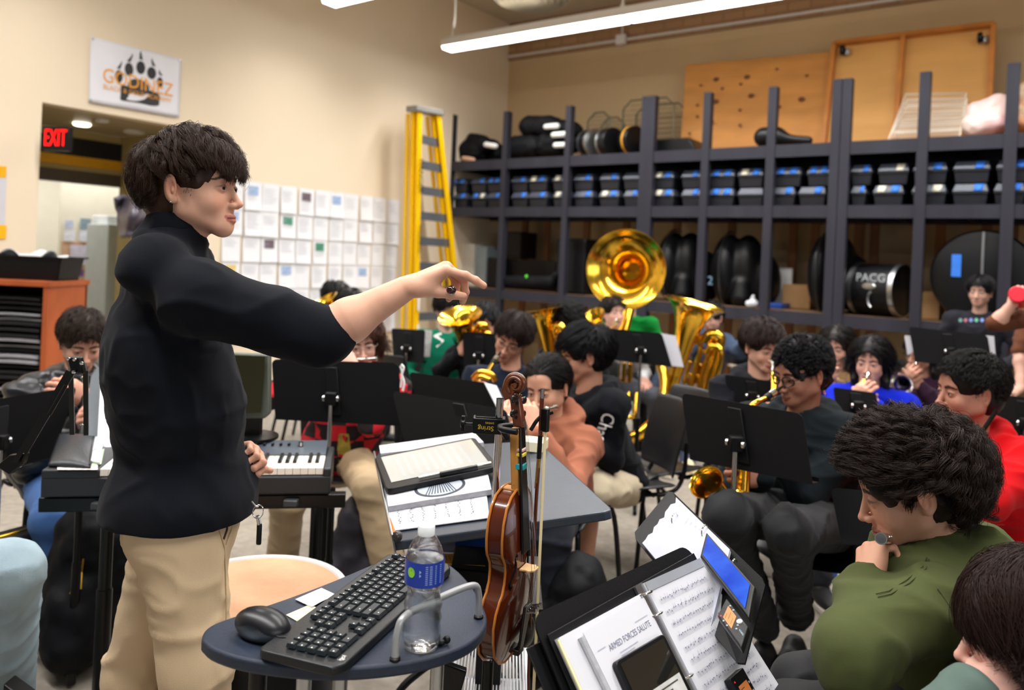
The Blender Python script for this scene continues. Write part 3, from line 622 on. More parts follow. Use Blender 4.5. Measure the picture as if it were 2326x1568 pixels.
def basket(x0, y0, x1, label, b=.5, depth=.35, dz=0.02):
    a0, zt_ = RB(x0, y0, b); a1, _ = RB(x1, y0, b); h = zt_ - zs; cx = (a0 + a1) / 2; w = a1 - a0
    t = thing('wire_basket', label, 'basket', tuple(RM(cx, b, zs + .002)), RYAW)
    mr = mat('wire_metal', '#6e6a58', .5, .5, var=.1)
    for yy in (-depth / 2, depth / 2):
        mb = MB(); mb.tube([(-w / 2, yy, .01), (-w / 2, yy, h - .1), (-w / 2 + .1, yy, h), (w / 2 - .1, yy, h), (w / 2, yy, h - .1), (w / 2, yy, .01)], .011, 6, closed=True); mb.build('rim', mr, t, False)
        mb = MB()
        for i in range(1, 16): mb.tube([(-w / 2 + w * i / 16, yy, .01), (-w / 2 + w * i / 16, yy, h * (.97 if 2 < i < 14 else .8))], .0022, 4, caps=False)
        for i in range(1, 12): mb.tube([(-w / 2, yy, h * i / 12), (w / 2, yy, h * i / 12)], .0022, 4, caps=False)
        mb.build('mesh_side', mr, t, False)
basket(1352, 264, 1404, 'low grey wire basket behind the small drums'); basket(1432, 237, 1546, 'taller wire basket behind the wide post')
c = T(1545, .8, .0); mb = MB(); mb.add([tuple(c + AH * x + BH * y + np.array([0, 0, z])) for z, k in ((0, 1), (.17, .8)) for (x, y) in ((-.35 * k, -.2), (.3 * (k if k == 1 else .62), -.2), (.3 * (k if k == 1 else .62), .2), (-.35 * k, .2))], [(0, 1, 2, 3)[::-1], (4, 5, 6, 7), (0, 1, 5, 4), (1, 2, 6, 5), (2, 3, 7, 6), (3, 0, 4, 7)])
tag(mb.build('instrument_case', m_black, bevel=.02), 'flat black case lying between the wire basket and plywood', 'case')
# plywood board with knots
m_ply = mat('knotty_plywood', '#c98a45', .6, var=.14, vscale=3, stretch=(.6, .6, 2.5))
def plk(u, v, o=0.0):
    A, B, Cc, D = [RBp(x, y, b_) for x, y, b_ in ((1557, 147, .25), (1889, 117, .25), (1868, 318, .6), (1544, 331, .6))]
    return (A * (1 - u) + B * u) * (1 - v) + (D * (1 - u) + Cc * u) * v + BH * o
A, B, Cc, D = plk(0, 0), plk(1, 0), plk(1, 1), plk(0, 1)
t = thing('plywood_board', 'knotty plywood board standing on the shelf against the wall', 'board', tuple(D))
mb = MB(); mb.prism([A, B, np.array([Cc[0], Cc[1], zs + .004]), np.array([D[0], D[1], zs + .004])], -BH * .02); mb.build('panel', m_ply, t, bevel=.01, smooth=0)
kn = [(.24, .22), (.66, .155), (.13, .28), (.29, .34), (.46, .22), (.86, .26), (.635, .445), (.115, .52), (.25, .49), (.12, .66), (.24, .74), (.43, .61), (.84, .53), (.70, .60), (.07, .86), (.44, .79), (.5, .45), (.42, .3)]
mb = MB()
for i, (u, v) in enumerate(kn):
    r = .028 if i % 4 == 0 else .016
    c = plk(u, v, .003); mb.lathe([(r, 0), (r * .7, .0008), (0, .001)], c, BH, 14, sxy=(1.25, .9))
mb.build('knot', mat('knot_brown', '#6a3c1c', .7, var=.2, vscale=40), t, smooth=0)
# framed cabinet panel on casters
fr = [RBp(x, y, b_) for x, y, b_ in ((1898, 103, .28), (2258, 60, .28), (2246, 300, .62), (1872, 325, .62))]
for i in (2, 3): fr[i][2] = zs + .004
t = thing('framed_panel', 'shallow wood framed panel with two casters standing on the shelf', 'panel', tuple(fr[3]))
nf = nrm(np.cross(fr[1] - fr[0], fr[3] - fr[0])); nf = nf if nf.dot(BH) > 0 else -nf
mb = MB(); mb.prism([x - nf * .0 for x in fr], -nf * .015); mb.build('back_sheet', mat('light_plywood', '#d9a35c', .6, var=.08, vscale=3, stretch=(.4, .4, 2)), t, smooth=0)
m_trimw = mat('frame_wood', '#c07a35', .55, var=.15, vscale=5)
def L(i, j, u): return fr[i] * (1 - u) + fr[j] * u
for (p_, q_) in ((fr[0], fr[1]), (fr[0], fr[3]), (fr[1], fr[2]), (L(0, 1, .46), L(3, 2, .46)), (fr[3], fr[2])):
    mb = MB(); mb.bar(p_ + nf * .035, q_ + nf * .035, .045, .07, nf); mb.build('frame_rail', m_trimw, t, smooth=0)
for u, v in ((.07, .1), (.93, .13)):
    c = L(0, 1, u) * (1 - v) + L(3, 2, u) * v; mb = MB(); mb.lathe([(.05, -.02), (.055, 0), (.05, .02)], c + nf * .09, AH, 18); mb.build('caster', m_black, t); mb = MB(); mb.box(c + AH * .03 + nf * .04, (.05, .08, .07)); mb.build('caster_bracket', m_steel, t, bevel=.01)
# wire rack and plastic bag
t = thing('wire_rack', 'stack of white wire shelves leaning on the framed panel', 'rack', tuple(T(2100, .9)))
for q3 in range(3):
    A, B, Cc, D = [RBp(x, y, b_) for x, y, b_ in ((2058 + q3 * 2, 214 + 13 * q3, .62 + .06 * q3), (2195 + q3 * 2, 212 + 13 * q3, .62 + .06 * q3), (2180, 303, .98 + .02 * q3), (2018, 310, .98 + .02 * q3))]
    Cc[2] = D[2] = zs + .02; mb = MB(); mb.tube([A, B, Cc, D], .009, 6, closed=True)
    for i in range(1, 26): u = i / 26; mb.tube([A * (1 - u) + B * u, D * (1 - u) + Cc * u], .0022, 4, caps=False)
    for i in range(1, 5): u = i / 5; mb.tube([A * (1 - u) + D * u, B * (1 - u) + Cc * u], .0045, 5, caps=False)
    mb.build('wire_shelf', mat('white_wire', '#e6dccb', .4, var=.03), t)
blob('plastic_bag', 'white and pink stuffed plastic bag on the top shelf', 'bag', [(T(2215, .95, .12), T(2268, .95, .14), .115), (T(2222, .9, .25), T(2270, .9, .3), .1)], mat('bag_film', '#e8d6cc', .35, col2='#eeb2b8', vscale=3, bump=.6, bscale=16), .015, .05, .02, fr=9)
blob('paper_sack', 'brown sack with white spots at the right end of the top shelf', 'bag', [(T(2330, .95, .15), T(2380, .95, .15), .14), (T(2335, .9, .38), T(2385, .9, .4), .12)], mat('brown_sack', '#b5652a', .7, col2='#e8d0b0', vscale=5), .02, .06, .02)
blob('violin_case', 'black tapered string case lying on the shelf before the plywood', 'case', [(T(1735, 1.05, .11), T(1760, 1.05, .11), .105), (T(1760, 1.05, .09), T(1835, 1.05, .05), .045)], m_black, .015, .09, .0)
# --- lower shelf ---
def Lw(x, b=.9, dz=0.0): a, _ = RB(x, 620, b); return RM(a, b, zb + dz)
def lbox(x0, x1, ytop, b, d, name, label, cat, m, bevel=.008, zb_=None):
    a0, z1_ = RB(x0, ytop, b); a1, _ = RB(x1, ytop, b); z0_ = zb if zb_ is None else zb_
    mb = MB(); wall_ab(mb, a0, a1, b - d, b, z0_ + .002, z1_); return tag(mb.build(name, m, bevel=bevel, smooth=0), label, cat)
m_card = mat('cardboard', '#b28a5c', .8, var=.08)
t0 = lbox(1034, 1078, 553, .85, .35, 'grey_box', 'pale grey box standing at the left end of the lower shelf', 'box', mat('pale_card', '#c9c5bb', .7, var=.06)); 
lbox(1081, 1106, 560, .8, .4, 'grey_box', 'blue grey box beside the pale box, lower shelf', 'box', mat('blue_grey_card', '#8d999b', .7, var=.1))
lbox(1040, 1090, 527, .42, .25, 'cardboard_box', 'brown carton behind the pale boxes on the lower shelf', 'box', m_card)
lbox(1108, 1138, 585, .85, .4, 'speaker_box', 'dark blue black box left of the second post', 'box', m_black)
c1 = lbox(1141, 1262, 588, .7, .5, 'amplifier_case', 'wide black case on the lower shelf left of the tall case', 'case', m_black)
lbox(1143, 1184, 526, .65, .38, 'amplifier_case', 'small black case stacked on the wide one', 'case', m_black, zb_=RB(1200, 588, .7)[1] + .004)
t1 = lbox(1264, 1332, 541, 1.0, .4, 'speaker_cabinet', 'tall black speaker case left of the gold bell', 'case', m_black, bevel=.03)
blob('horn_case', 'long black case with a green sticker on the lower shelf', 'case', [(Lw(1156, 1.06, .1), Lw(1250, 1.06, .13), .085), (Lw(1250, 1.06, .15), Lw(1263, 1.06, .22), .05)], m_cloth, .015, .03, .004)
mb = MB(); mb.lathe([(.02, 0), (.0, .002)], Lw(1196, 1.16, .19), BH, 12); mb.build('sticker', mat('green_sticker', '#5df03a', .6, emit=.0), COL.objects.get('horn_case'))
def sousa(x0, x1, y0, label, num, b=.88):
    a0, zt_ = RB(x0, y0, b); a1, _ = RB(x1, y0, b); H = zt_ - zb; w = a1 - a0; c = RM((a0 + a1) / 2, b - .1, zb)
    t = thing('sousaphone_case', label, 'case', tuple(c), group='hard sousaphone cases'); R = np.stack([AH, -BH, np.array([0, 0, 1.0])], 1)
    f = F3((-w * .7, -.5, -.02), (w * .7, .5, H + .1), .016)
    f.ell((-w * .26, 0, H * .5), (w * .24, .3, H * .5), k=.03); f.ell((w * .02, .05, H * .52), (w * .26, .24, H * .48), k=.05); f.ell((w * .26, .12, H * .36), (w * .24, .22, H * .38), k=.05); f.rc((w * .02, -.14, H * .3), (w * .02, -.14, .1), w * .12, w * .16, .04)
    V, Q = f.mesh(); V[:, 2] = np.maximum(V[:, 2], .004); mesh_obj('shell', V @ R.T + c, Q, m_black, t, smooth=180)
    mb = MB(); mb.tube([(-w * .26 + .012, .312 * math.cos(a), H * .5 + H * .51 * math.sin(a)) for a in np.linspace(0, 2 * math.pi, 40, endpoint=False)], .03, 8, closed=True, sx=.3); mb.T = None
    V = np.concatenate(mb.v); V[:, 2] = np.maximum(V[:, 2], .004); mesh_obj('metal_band', V @ R.T + c, mb.f, m_steel, t)
    if num: mb = MB(); text_mesh(num, .13, c + AH * (-w * .42) + BH * .24 + np.array([0, 0, H * .33]), AH, (0, 0, 1), mb); mb.build('number', mat('chalk_blue', '#8fb4cc', .8), t, smooth=0)
sousa(1494, 1622, 526, 'black hard sousaphone case numbered 6, behind the gold tuba', '6'); sousa(1618, 1762, 531, 'black hard sousaphone case numbered 2, behind the narrow post', '2'); sousa(1836, 1975, 534, 'black sousaphone case partly hidden by the double post', None)
# bass drum on the lower shelf
rr = (RB(2000, 598, .95)[1] - zb) / 2; c = Lw(2003, .88, rr + .002); t = thing('bass_drum', 'black bass drum with silver hoops lying on its side edge on the shelf', 'drum', tuple(c - np.array([0, 0, rr])))
ax = nrm(AH + BH * .28); mb = MB(); mb.lathe([(rr * .96, -.21), (rr * .96, .21)], c, ax, 40); mb.build('shell', m_black, t)
for s_ in (-1, 1): mb = MB(); mb.lathe([(rr * .94, s_ * .2 - .022), (rr, s_ * .2 - .022), (rr, s_ * .2 + .022), (rr * .94, s_ * .2 + .022)], c, ax, 40, cap=False); mb.build('hoop', m_steel, t)
nn = nrm(BH - ax * BH.dot(ax)); mb = MB(); text_mesh('PACG', .11, c + nn * rr * .985 + np.array([0, 0, rr * .42]) + ax * .02, ax, (0, 0, 1), mb); mb.build('chalk_lettering', mat('chalk', '#aab0b4', .9), t, smooth=0)
mb = MB(); mb.lathe([(.05, 0), (.04, .012), (0, .014)], c + nn * rr * .955 + np.array([0, 0, rr * .12]), nn, 18, sxy=(1.4, .7)); mb.tube([c + nn * rr * .97 + ax * (.05 + .05 * math.cos(a)) + np.array([0, 0, -rr * .35 + .08 * math.sin(a)]) for a in np.linspace(2, 4.4, 10)], .012, 6); mb.build('badge', m_steel, t)
# big round case
a_, zt_ = RB(2236, 560, 1.0); rr = .42; c = Lw(2236, .9, rr + .002); t = thing('drum_case', 'large round black drum case with blue tape behind the seated man', 'case', tuple(c - np.array([0, 0, rr])))
mb = MB(); mb.lathe([(rr * .93, -.2), (rr, -.15), (rr, .12), (rr * .95, .17), (rr * .6, .2), (0, .2)], c, BH, 48); mb.build('shell', m_black, t)
mb = MB(); mb.box(c + BH * .205 + np.array([0, 0, rr * .1]), (.02, .012, rr * 1.7), rotz(RYAW)); mb.build('strap', m_steel, t, bevel=.003)
mb = MB(); mb.box(c + BH * .205 - AH * .2 + np.array([0, 0, rr * .22]), (.075, .01, .2), rotz(RYAW)); mb.build('tape', m_tape, t)
lbox(1735, 1800, 606, .45, .05, 'white_panel', 'white board leaning at the back of the lower shelf', 'panel', m_white); lbox(2010, 2075, 614, .45, .05, 'white_panel', 'white board behind the bass drum', 'panel', m_white)
lbox(1778, 1842, 645, .6, .3, 'cardboard_box', 'open brown carton left of the double post', 'box', m_card); lbox(2072, 2136, 662, .8, .35, 'cardboard_box', 'brown carton left of the round drum case', 'box', m_card)
lbox(1740, 1776, 688, .9, .3, 'blue_tray', 'low blue tray on the lower shelf', 'tray', mat('blue_plastic', '#1b3f8f', .4, var=.1)); 
blob('crumpled_tissue', 'crumpled white tissue on the lower shelf beside the number 2 case', 'tissue', [(Lw(1705, 1.1, .04), Lw(1716, 1.1, .05), .04), (Lw(1712, 1.1, .09), Lw(1713, 1.1, .12), .02)], m_paper, .01, .02, .012)
# ---------------- people ----------------
def skinmat(name, col): return mat(name, col, .5, spec=.35, vcol=True, var=.03, vscale=25, bump=.06, bscale=500, sss=.08)
SK = {'tan': '#c98f6c', 'light': '#d8a384', 'brown': '#a8704c', 'deep': '#8a5a3c', 'pink': '#d59a80'}
def skl(c): c = np.array(srgb(c)); k = np.clip(.2 * c.mean() / .35, 0, .25); return c * (1 - k) + np.array([.8, .62, .56]) * k
def lerp(a, b, t): return a + (b - a) * t
def head_sdf(res, lids=.55, mouth=0.0, wide=1.0, jaw=1.0, nose=1.0, neck=None, tuck=0.0):
    """head in its own frame: x right ear, y face forward, z up; eye line at z = 0"""
    f = F3((-.11, -.13, -.30 if neck is not None else -.16), (.11, .15, .14), res); k = .012
    f.ell((0, -.012, .032), (.0735 * wide, .096, .084), k=k); f.ell((0, .03, -.02), (.0615 * wide, .06, .075), k=.02)
    for s in (-1, 1):
        f.rc((s * .043 * wide * jaw, .004, -.052), (s * .021 * jaw, .066, -.088), .0165, .0145, .03); f.ell((s * .034 * wide, .061, -.034), (.022, .021, .023), k=.024)
        f.rc((s * .048 * wide * jaw, -.004, -.018), (s * .044 * wide * jaw, .004, -.055), .0165, .0155, .03)
    f.ell((0, .074, -.096), (.019 * jaw, .017, .016), k=.024); f.rc((-.033, .0735, .02), (.033, .0735, .02), .0125, .0125, .014); f.ell((0, .045, .045), (.055, .042, .045), k=.02)
    f.ell((0, .069, -.068), (.029, .023, .026), k=.02)
    for s in (-1, 1): f.ell((s * .031, .099, -.001), (.0195, .0165, .0135), k=.012, sub=True)
    f.rc((0, .083, .01), (0, .107, -.034), .0065 * nose, .0088 * nose, .009); f.ell((0, .1085, -.038), (.0105 * nose, .0105, .0085), k=.006)
    for s in (-1, 1): f.ell((s * .0125 * nose, .0985, -.0415), (.0072, .0098, .0072), k=.006); f.ell((s * .0068 * nose, .103, -.0495), (.0034, .0055, .003), k=.002, sub=True)
    f.rc((0, .0925, -.048), (0, .0925, -.058), .004, .004, .006)
    for s in (-1, 1):      # eyelids with an almond opening
        f.ell((s * .0305, .0765, -.001), (.0162, .0142, .0142), k=.004)
        f.ell((s * .0305, .0925, -.0015 - .003 * (1 - lids)), (.0125, .0095, .0015 + .0046 * lids), k=.0015, sub=True)
    n = 7
    up = [(.0225 * math.sin(t), .0965 - .0135 * (1 - math.cos(t)) * 1.0 - .004 * abs(math.sin(t)), -.0665 + mouth * .25 - .0018 * math.cos(t * 3) * 0 - .001 * abs(t)) for t in np.linspace(-1.25, 1.25, n)]
    lo = [(.019 * math.sin(t), .0955 - .013 * (1 - math.cos(t)) - .003 * abs(math.sin(t)), -.0755 - mouth + .003 * abs(math.sin(t))) for t in np.linspace(-1.2, 1.2, n)]
    rr = [.0014, .0034, .0046, .0042, .0046, .0034, .0014]; f.chain(up, rr, .003); f.chain(lo, [.0015, .0038, .0055, .006, .0055, .0038, .0015], .003)
    if mouth > .001: f.ell((0, .1, -.071 - mouth * .35), (.011, .012, mouth * .55), k=.002, sub=True)
    f.chain([(-.021, .094, -.0705), (0, .1035, -.0708 - mouth * .3), (.021, .094, -.0705)], .0012, .002, sub=True)
    for s in (-1, 1):      # ears
        R = rotz(s * -.35) @ roty(s * .12) @ rotx(-.12)
        f.ell((s * .0795, -.014, -.006), (.0075, .0185, .0315), R, k=.006); f.ell((s * .0765, -.008, -.032), (.006, .009, .010), k=.006)
        f.ell((s * .0885, -.009, -.008), (.0075, .0105, .019), R, k=.004, sub=True); f.ell((s * .0805, -.006, -.012), (.006, .005, .008), k=.003)
    if neck is not None:
        nb = np.asarray(neck, float)
        f.rc((0, -.026, -.05), nb, .047, .053, .025); f.rc((0, .006, -.085), nb + np.array([0, .03, .03]), .03, .038, .03)
    V, Q = f.mesh(); return V, Q, up, lo
def segd(V, pts):
    d = np.full(len(V), 9.0)
    for a, b in zip(pts[:-1], pts[1:]):
        a, b = np.asarray(a), np.asarray(b); ba = b - a; t = np.clip(((V - a) @ ba) / ba.dot(ba), 0, 1); d = np.minimum(d, np.linalg.norm(V - a - t[:, None] * ba, axis=1))
    return d
def ss(e0, e1, x): t = np.clip((x - e0) / (e1 - e0), 0, 1); return t * t * (3 - 2 * t)
def head_colors(V, up, lo, skin, lip, brow, beard=0.0, blush=.25, browth=1.0):
    sk = skl(skin); C = np.tile(sk, (len(V), 1)); n = fbm(V * 60, 2, 3)
    def mixc(c, w): nonlocal C; C = C * (1 - w[:, None]) + np.array(srgb(c) if isinstance(c, str) else c) * w[:, None]
    for s in (-1, 1): mixc(sk * np.array([1.08, .78, .74]), blush * ss(.034, .008, np.linalg.norm(V - np.array([s * .042, .078, -.034]), axis=1)))
    mixc(sk * np.array([1.05, .78, .72]), .35 * ss(.02, .008, np.linalg.norm(V - np.array([0, .112, -.038]), axis=1)))
    for s in (-1, 1): mixc(sk * np.array([1.05, .74, .68]), .4 * ss(.03, .012, np.linalg.norm(V - np.array([s * .083, -.012, -.006]), axis=1)))
    if beard: mixc(sk * np.array([.55, .55, .6]), beard * ss(-.035, -.06, V[:, 2]) * ss(.0, .03, V[:, 1]) * ss(-.16, -.12, V[:, 2]))
    F2 = V * np.array([1, 0, 1]); z0 = lambda L: [np.array([p[0], 0, p[2]]) for p in L]; mixc(lip, .8 * ss(.0058, .0036, np.minimum(segd(F2, z0(up)), segd(F2, z0(lo)))) * ss(.07, .078, V[:, 1])); mixc('#2a1512', .8 * ss(.0022, .0008, np.abs(V[:, 2] + .0708)) * ss(.021, .019, np.abs(V[:, 0])) * ss(.088, .092, V[:, 1]))
    for s in (-1, 1):
        br = [(s * .014, .087, .0185), (s * .026, .0855, .0225), (s * .040, .076, .0225), (s * .049, .065, .0165)]
        w = np.interp(np.abs(V[:, 0]), [.014, .03, .05], [.0052, .0050, .0022]) * browth; d = segd(F2, z0(br)); mixc(brow, ss(1.25, .75, d / w + n * .3) * .92 * ss(.03, .045, V[:, 1]))
        ex, ez = (V[:, 0] - s * .0305) / .0142, (V[:, 2] + .0015) / .0062; e = np.sqrt(ex ** 2 + ez ** 2)
        mixc('#20140f', .85 * ss(1.35, 1.05, e) * ss(-.3, .4, ez) * ss(.07, .08, V[:, 1])); mixc(sk * .72, .3 * ss(2.0, 1.2, e) * ss(.06, .075, V[:, 1]))
    return C
m_eye = None
def eyes(parent, M, look=(0, 0), iris='#2c1a10'):
    """two eyeballs as parts; M = (R, t) head frame to world"""
    R, t = M
    for s in (-1, 1):
        mb = MB(); mb.ball((0, 0, 0), .0128, 20); V = np.concatenate(mb.v); g = nrm(np.array([math.sin(look[0]), math.cos(look[0]), math.sin(look[1])])); d = nrm(V @ np.eye(3)[:, :]) if 0 else V / .0128
        a = np.arccos(np.clip(d @ g, -1, 1)); C = np.tile(np.array(srgb('#d9d2cc')), (len(V), 1)); C[a < .52] = srgb(iris); C[a < .26] = srgb('#050505')
        mesh_obj('eye', (V + np.array([s * .0305, .0772, -.0015])) @ R.T + t, mb.f, mat('eye_surface', '#ffffff', .15, vcol=True), parent, colors=C, smooth=180)
# ---- hands: wrist at origin, x towards the fingers, y towards the thumb, z out of the back of the hand (mirrored by side) ----
CURL = {'relax': [(.35, .45, .3), (.45, .5, .35), (.55, .55, .4), (.65, .6, .4)], 'grip': [(.9, 1.2, .6), (1.0, 1.25, .7), (1.05, 1.3, .7), (1.1, 1.3, .7)],
        'keys': [(.55, .75, .45), (.6, .8, .5), (.62, .82, .5), (.66, .8, .5)], 'flat': [(.08, .12, .1)] * 4}
def arm_sdf(res, elbow, wrist, hx, hz, side, curl='relax', thumb=(.55, .5, -.35), upper=None, scale=1.0, re=.043, rw=.027, spread=.08, foreR=None):
    """forearm + five-fingered hand in one surface, world coordinates"""
    hx = nrm(hx); hz = nrm(np.asarray(hz, float) - hx * np.dot(hz, hx)); hy = np.cross(hz, hx) * side; R = np.stack([hx, hy, hz], 1)
    E = R.T @ (np.asarray(elbow) - wrist) / scale; U = None if upper is None else R.T @ (np.asarray(upper) - wrist) / scale
    pts = [np.array([.2, .09, .06]), np.array([-.02, -.06, -.12]), E] + ([U] if U is not None else []); pts = np.array(pts)
    f = F3(np.minimum(pts.min(0), (-.04, -.07, -.13)) - .06 * (pts.min(0) < -.13), np.maximum(pts.max(0), 0) + .055, res)
    W0 = np.zeros(3); mid = lerp(E, W0, .3); f.rc(E, mid, re * .95, re, .02); f.rc(mid, W0 + (-.012, 0, 0), re, rw, .02, sq=None); f.rc(lerp(E, W0, .75), (0.006, 0, 0), rw * 1.12, rw * .92, .015, sq=((0, 0, 1), 1.18))
    if U is not None: f.rc(E, U, re * 1.02, re * 1.15, .03)
    mc = [(.092, .026, .001), (.096, .005, .004), (.090, -.015, .002), (.080, -.033, -.003)]; L = [(.043, .025, .021), (.048, .029, .022), (.044, .027, .021), (.034, .02, .019)]; r0 = [.0098, .0100, .0094, .0083]
    for i, m in enumerate(mc): f.rc((.008, m[1] * .55, 0), m, .0165, .0118, .012)
    f.ell((.045, -.002, -.007), (.05, .034, .014), k=.015); f.ell((.035, .022, -.012), (.032, .017, .015), k=.012)
    cs = CURL[curl] if isinstance(curl, str) else curl; sp = [spread, .01, -spread * .8, -spread * 1.8]
    for i, m in enumerate(mc):
        p = np.array(m); a = 0.0; r = r0[i]
        for j in range(3):
            a += cs[i][j]; d = np.array([math.cos(a) * math.cos(sp[i]), math.sin(sp[i]) * math.cos(a), -math.sin(a)]); q = p + d * L[i][j]; r1 = r * .92
            f.rc(p, q, r * 1.03, r1, .0035); 
            if j < 2: f.ell(q + np.array([0, 0, .0006]), r1 * 1.07, k=.003)
            p = q; r = r1
    p = np.array([.02, .022, -.008]); t1 = nrm((math.cos(thumb[0]), math.sin(thumb[0]), thumb[2])); q = p + t1 * .044; f.rc(p, q, .0165, .0125, .014)
    a2 = thumb[1]; t2 = nrm((t1[0] * math.cos(a2) + math.sin(a2) * .6, t1[1] * math.cos(a2) - math.sin(a2) * .35, t1[2] - math.sin(a2) * .3)); q2 = q + t2 * .031; f.rc(q, q2, .0118, .0105, .005)
    t3 = nrm(t2 + np.array([.1, -.15, -.05]) * a2 * 2); q3 = q2 + t3 * .024; f.rc(q2, q3, .0108, .0088, .004)
    V, Q = f.mesh(); w = V.copy()
    if side < 0: Q = Q[:, ::-1]
    return (V * scale) @ R.T + np.asarray(wrist), Q, w
def hand_colors(w, skin):
    sk = skl(skin); C = np.tile(sk, (len(w), 1)); k = .35 * ss(.07, .13, w[:, 0]); C = C * (1 - k[:, None]) + sk * np.array([1.06, .8, .76]) * k[:, None]; return C
def ik(a, b, l1, l2, pole):
    a, b = np.asarray(a, float), np.asarray(b, float); d = b - a; D = np.linalg.norm(d)
    if D > (l1 + l2) * .999: l1 *= D / (l1 + l2) * 1.002; l2 *= D / (l1 + l2) * 1.002; s_ = D * 1.002 / (l1 + l2); l1 *= s_; l2 *= s_
    n = d / D; x = (l1 * l1 - l2 * l2 + D * D) / (2 * D); h = math.sqrt(max(l1 * l1 - x * x, 1e-6)); p = np.asarray(pole, float); p = nrm(p - n * p.dot(n)); return a + n * x + p * h
def facedir(yaw): return np.array([math.sin(math.radians(yaw)), -math.cos(math.radians(yaw)), 0.0])
def head_frame(yaw, pitch=0, roll=0):
    """yaw 0 faces the camera, + turns to the picture's right; pitch + looks down; roll + leans to the person's right"""
    f = facedir(yaw); r = np.cross(f, (0, 0, 1)); u = np.array([0, 0, 1.0]); p = math.radians(pitch)
    f2 = f * math.cos(p) - u * math.sin(p); u2 = u * math.cos(p) + f * math.sin(p); q = math.radians(roll); r2 = r * math.cos(q) - u2 * math.sin(q); u3 = u2 * math.cos(q) + r * math.sin(q)
    return np.stack([r2, f2, u3], 1)
def folds(V, N, amp, seed=0, sc=7.0, st=(1, 1, 1)):
    st = np.array(st); W_ = np.stack([vnoise(V * 5 + k * 7, seed + k) for k in range(3)], 1) * .06; Vw = V + W_
    a = vnoise(Vw * sc * st, seed); b = vnoise(Vw * sc * 1.9 * st[[1, 2, 0]] + 5, seed + 1); m1 = .5 + .5 * vnoise(V * 4, seed + 2)
    return V + N * (amp * (1.9 * m1 * (1 - np.abs(a) * 1.0) ** 4 + 1.0 * (1 - m1) * (1 - np.abs(b)) ** 3 - .55))[:, None]
# ---- hair as real strands over a cap ----
def hair_cap(name, style, M, S3, parent, m, res=.006, thick=.012, len_=0.0):
    R, t = M; f = F3((-.14, -.16, -.14 - len_), (.14, .13, .18), res)
    f.ell((0, -.016, .036), (.0765 + thick * .7, .099 + thick, .087 + thick), k=.0)
    if style in ('short', 'curly', 'wave', 'tight'): f.ell((0, -.045, -.03), (.066 + thick * .6, .062 + thick * .5, .062), k=.02)
    if style in ('long', 'bun'): f.ell((0, -.04, -.02), (.07 + thick * .7, .068 + thick * .6, .08), k=.02)
    if style == 'long':
        for s in (-1, 1): f.chain([(s * .062, -.01, .03), (s * .083, .0, -.05), (s * .08, .0, -.13 - len_ * .7)], [.03, .027, .02], .02)
        f.rc((0, -.075, -.02), (0, -.085, -.14 - len_ * .8), .06, .05, .03)
    fl = {'short': .062, 'curly': .05, 'wave': .058, 'tight': .068, 'long': .066, 'bun': .07}[style]
    # carve the face, the ears and the nape
    f.ell((0, .095, -.035), (.062, .062, .035 + fl), k=.008, sub=True)
    for s in (-1, 1): f.ell((s * .088, .03, -.055), (.05, .045, .055) if style != 'long' else (.02, .03, .05), k=.006, sub=True)
    f.ell((0, .05, -.12), (.06, .11, .07), k=.01, sub=True)
    if style in ('short', 'tight', 'wave'):
        for s in (-1, 1): f.ell((s * .085, -.012, -.012), (.014, .022, .034), k=.006, sub=True)
        f.ell((0, -.05, -.14), (.12, .12, .055), k=.01, sub=True)
    V, Q = f.mesh(); N = vnormals(V, Q); am = {'curly': .009, 'wave': .004, 'tight': .003}.get(style, .0015)
    V = V + N * (fbm(V * (38 if style == 'curly' else 28), 3, S3) * am)[:, None]
    return mesh_obj('hair', V @ R.T + t, Q, m, parent, smooth=180)
def m_hair(name, col, col2=None): return mat('hair_' + name, col, .45, spec=.28, var=.25, vscale=60)
def strands(name, pts, radii, m, parent):
    """pts (N, K, 3) world; radii scalar root radius"""
    N, K, _ = pts.shape; c = bpy.data.hair_curves.new(name); c.add_curves([K] * N); c.points.foreach_set('position', (pts - wloc(parent)).astype(np.float32).ravel())
    a = c.attributes.new('radius', 'FLOAT', 'POINT'); pr = np.linspace(1, .25, K) ** .6; a.data.foreach_set('value', (np.tile(pr, (N, 1)) * radii).astype(np.float32).ravel())
    c.materials.append(m); o = bpy.data.objects.new(name, c); COL.objects.link(o); o.parent = parent; return o
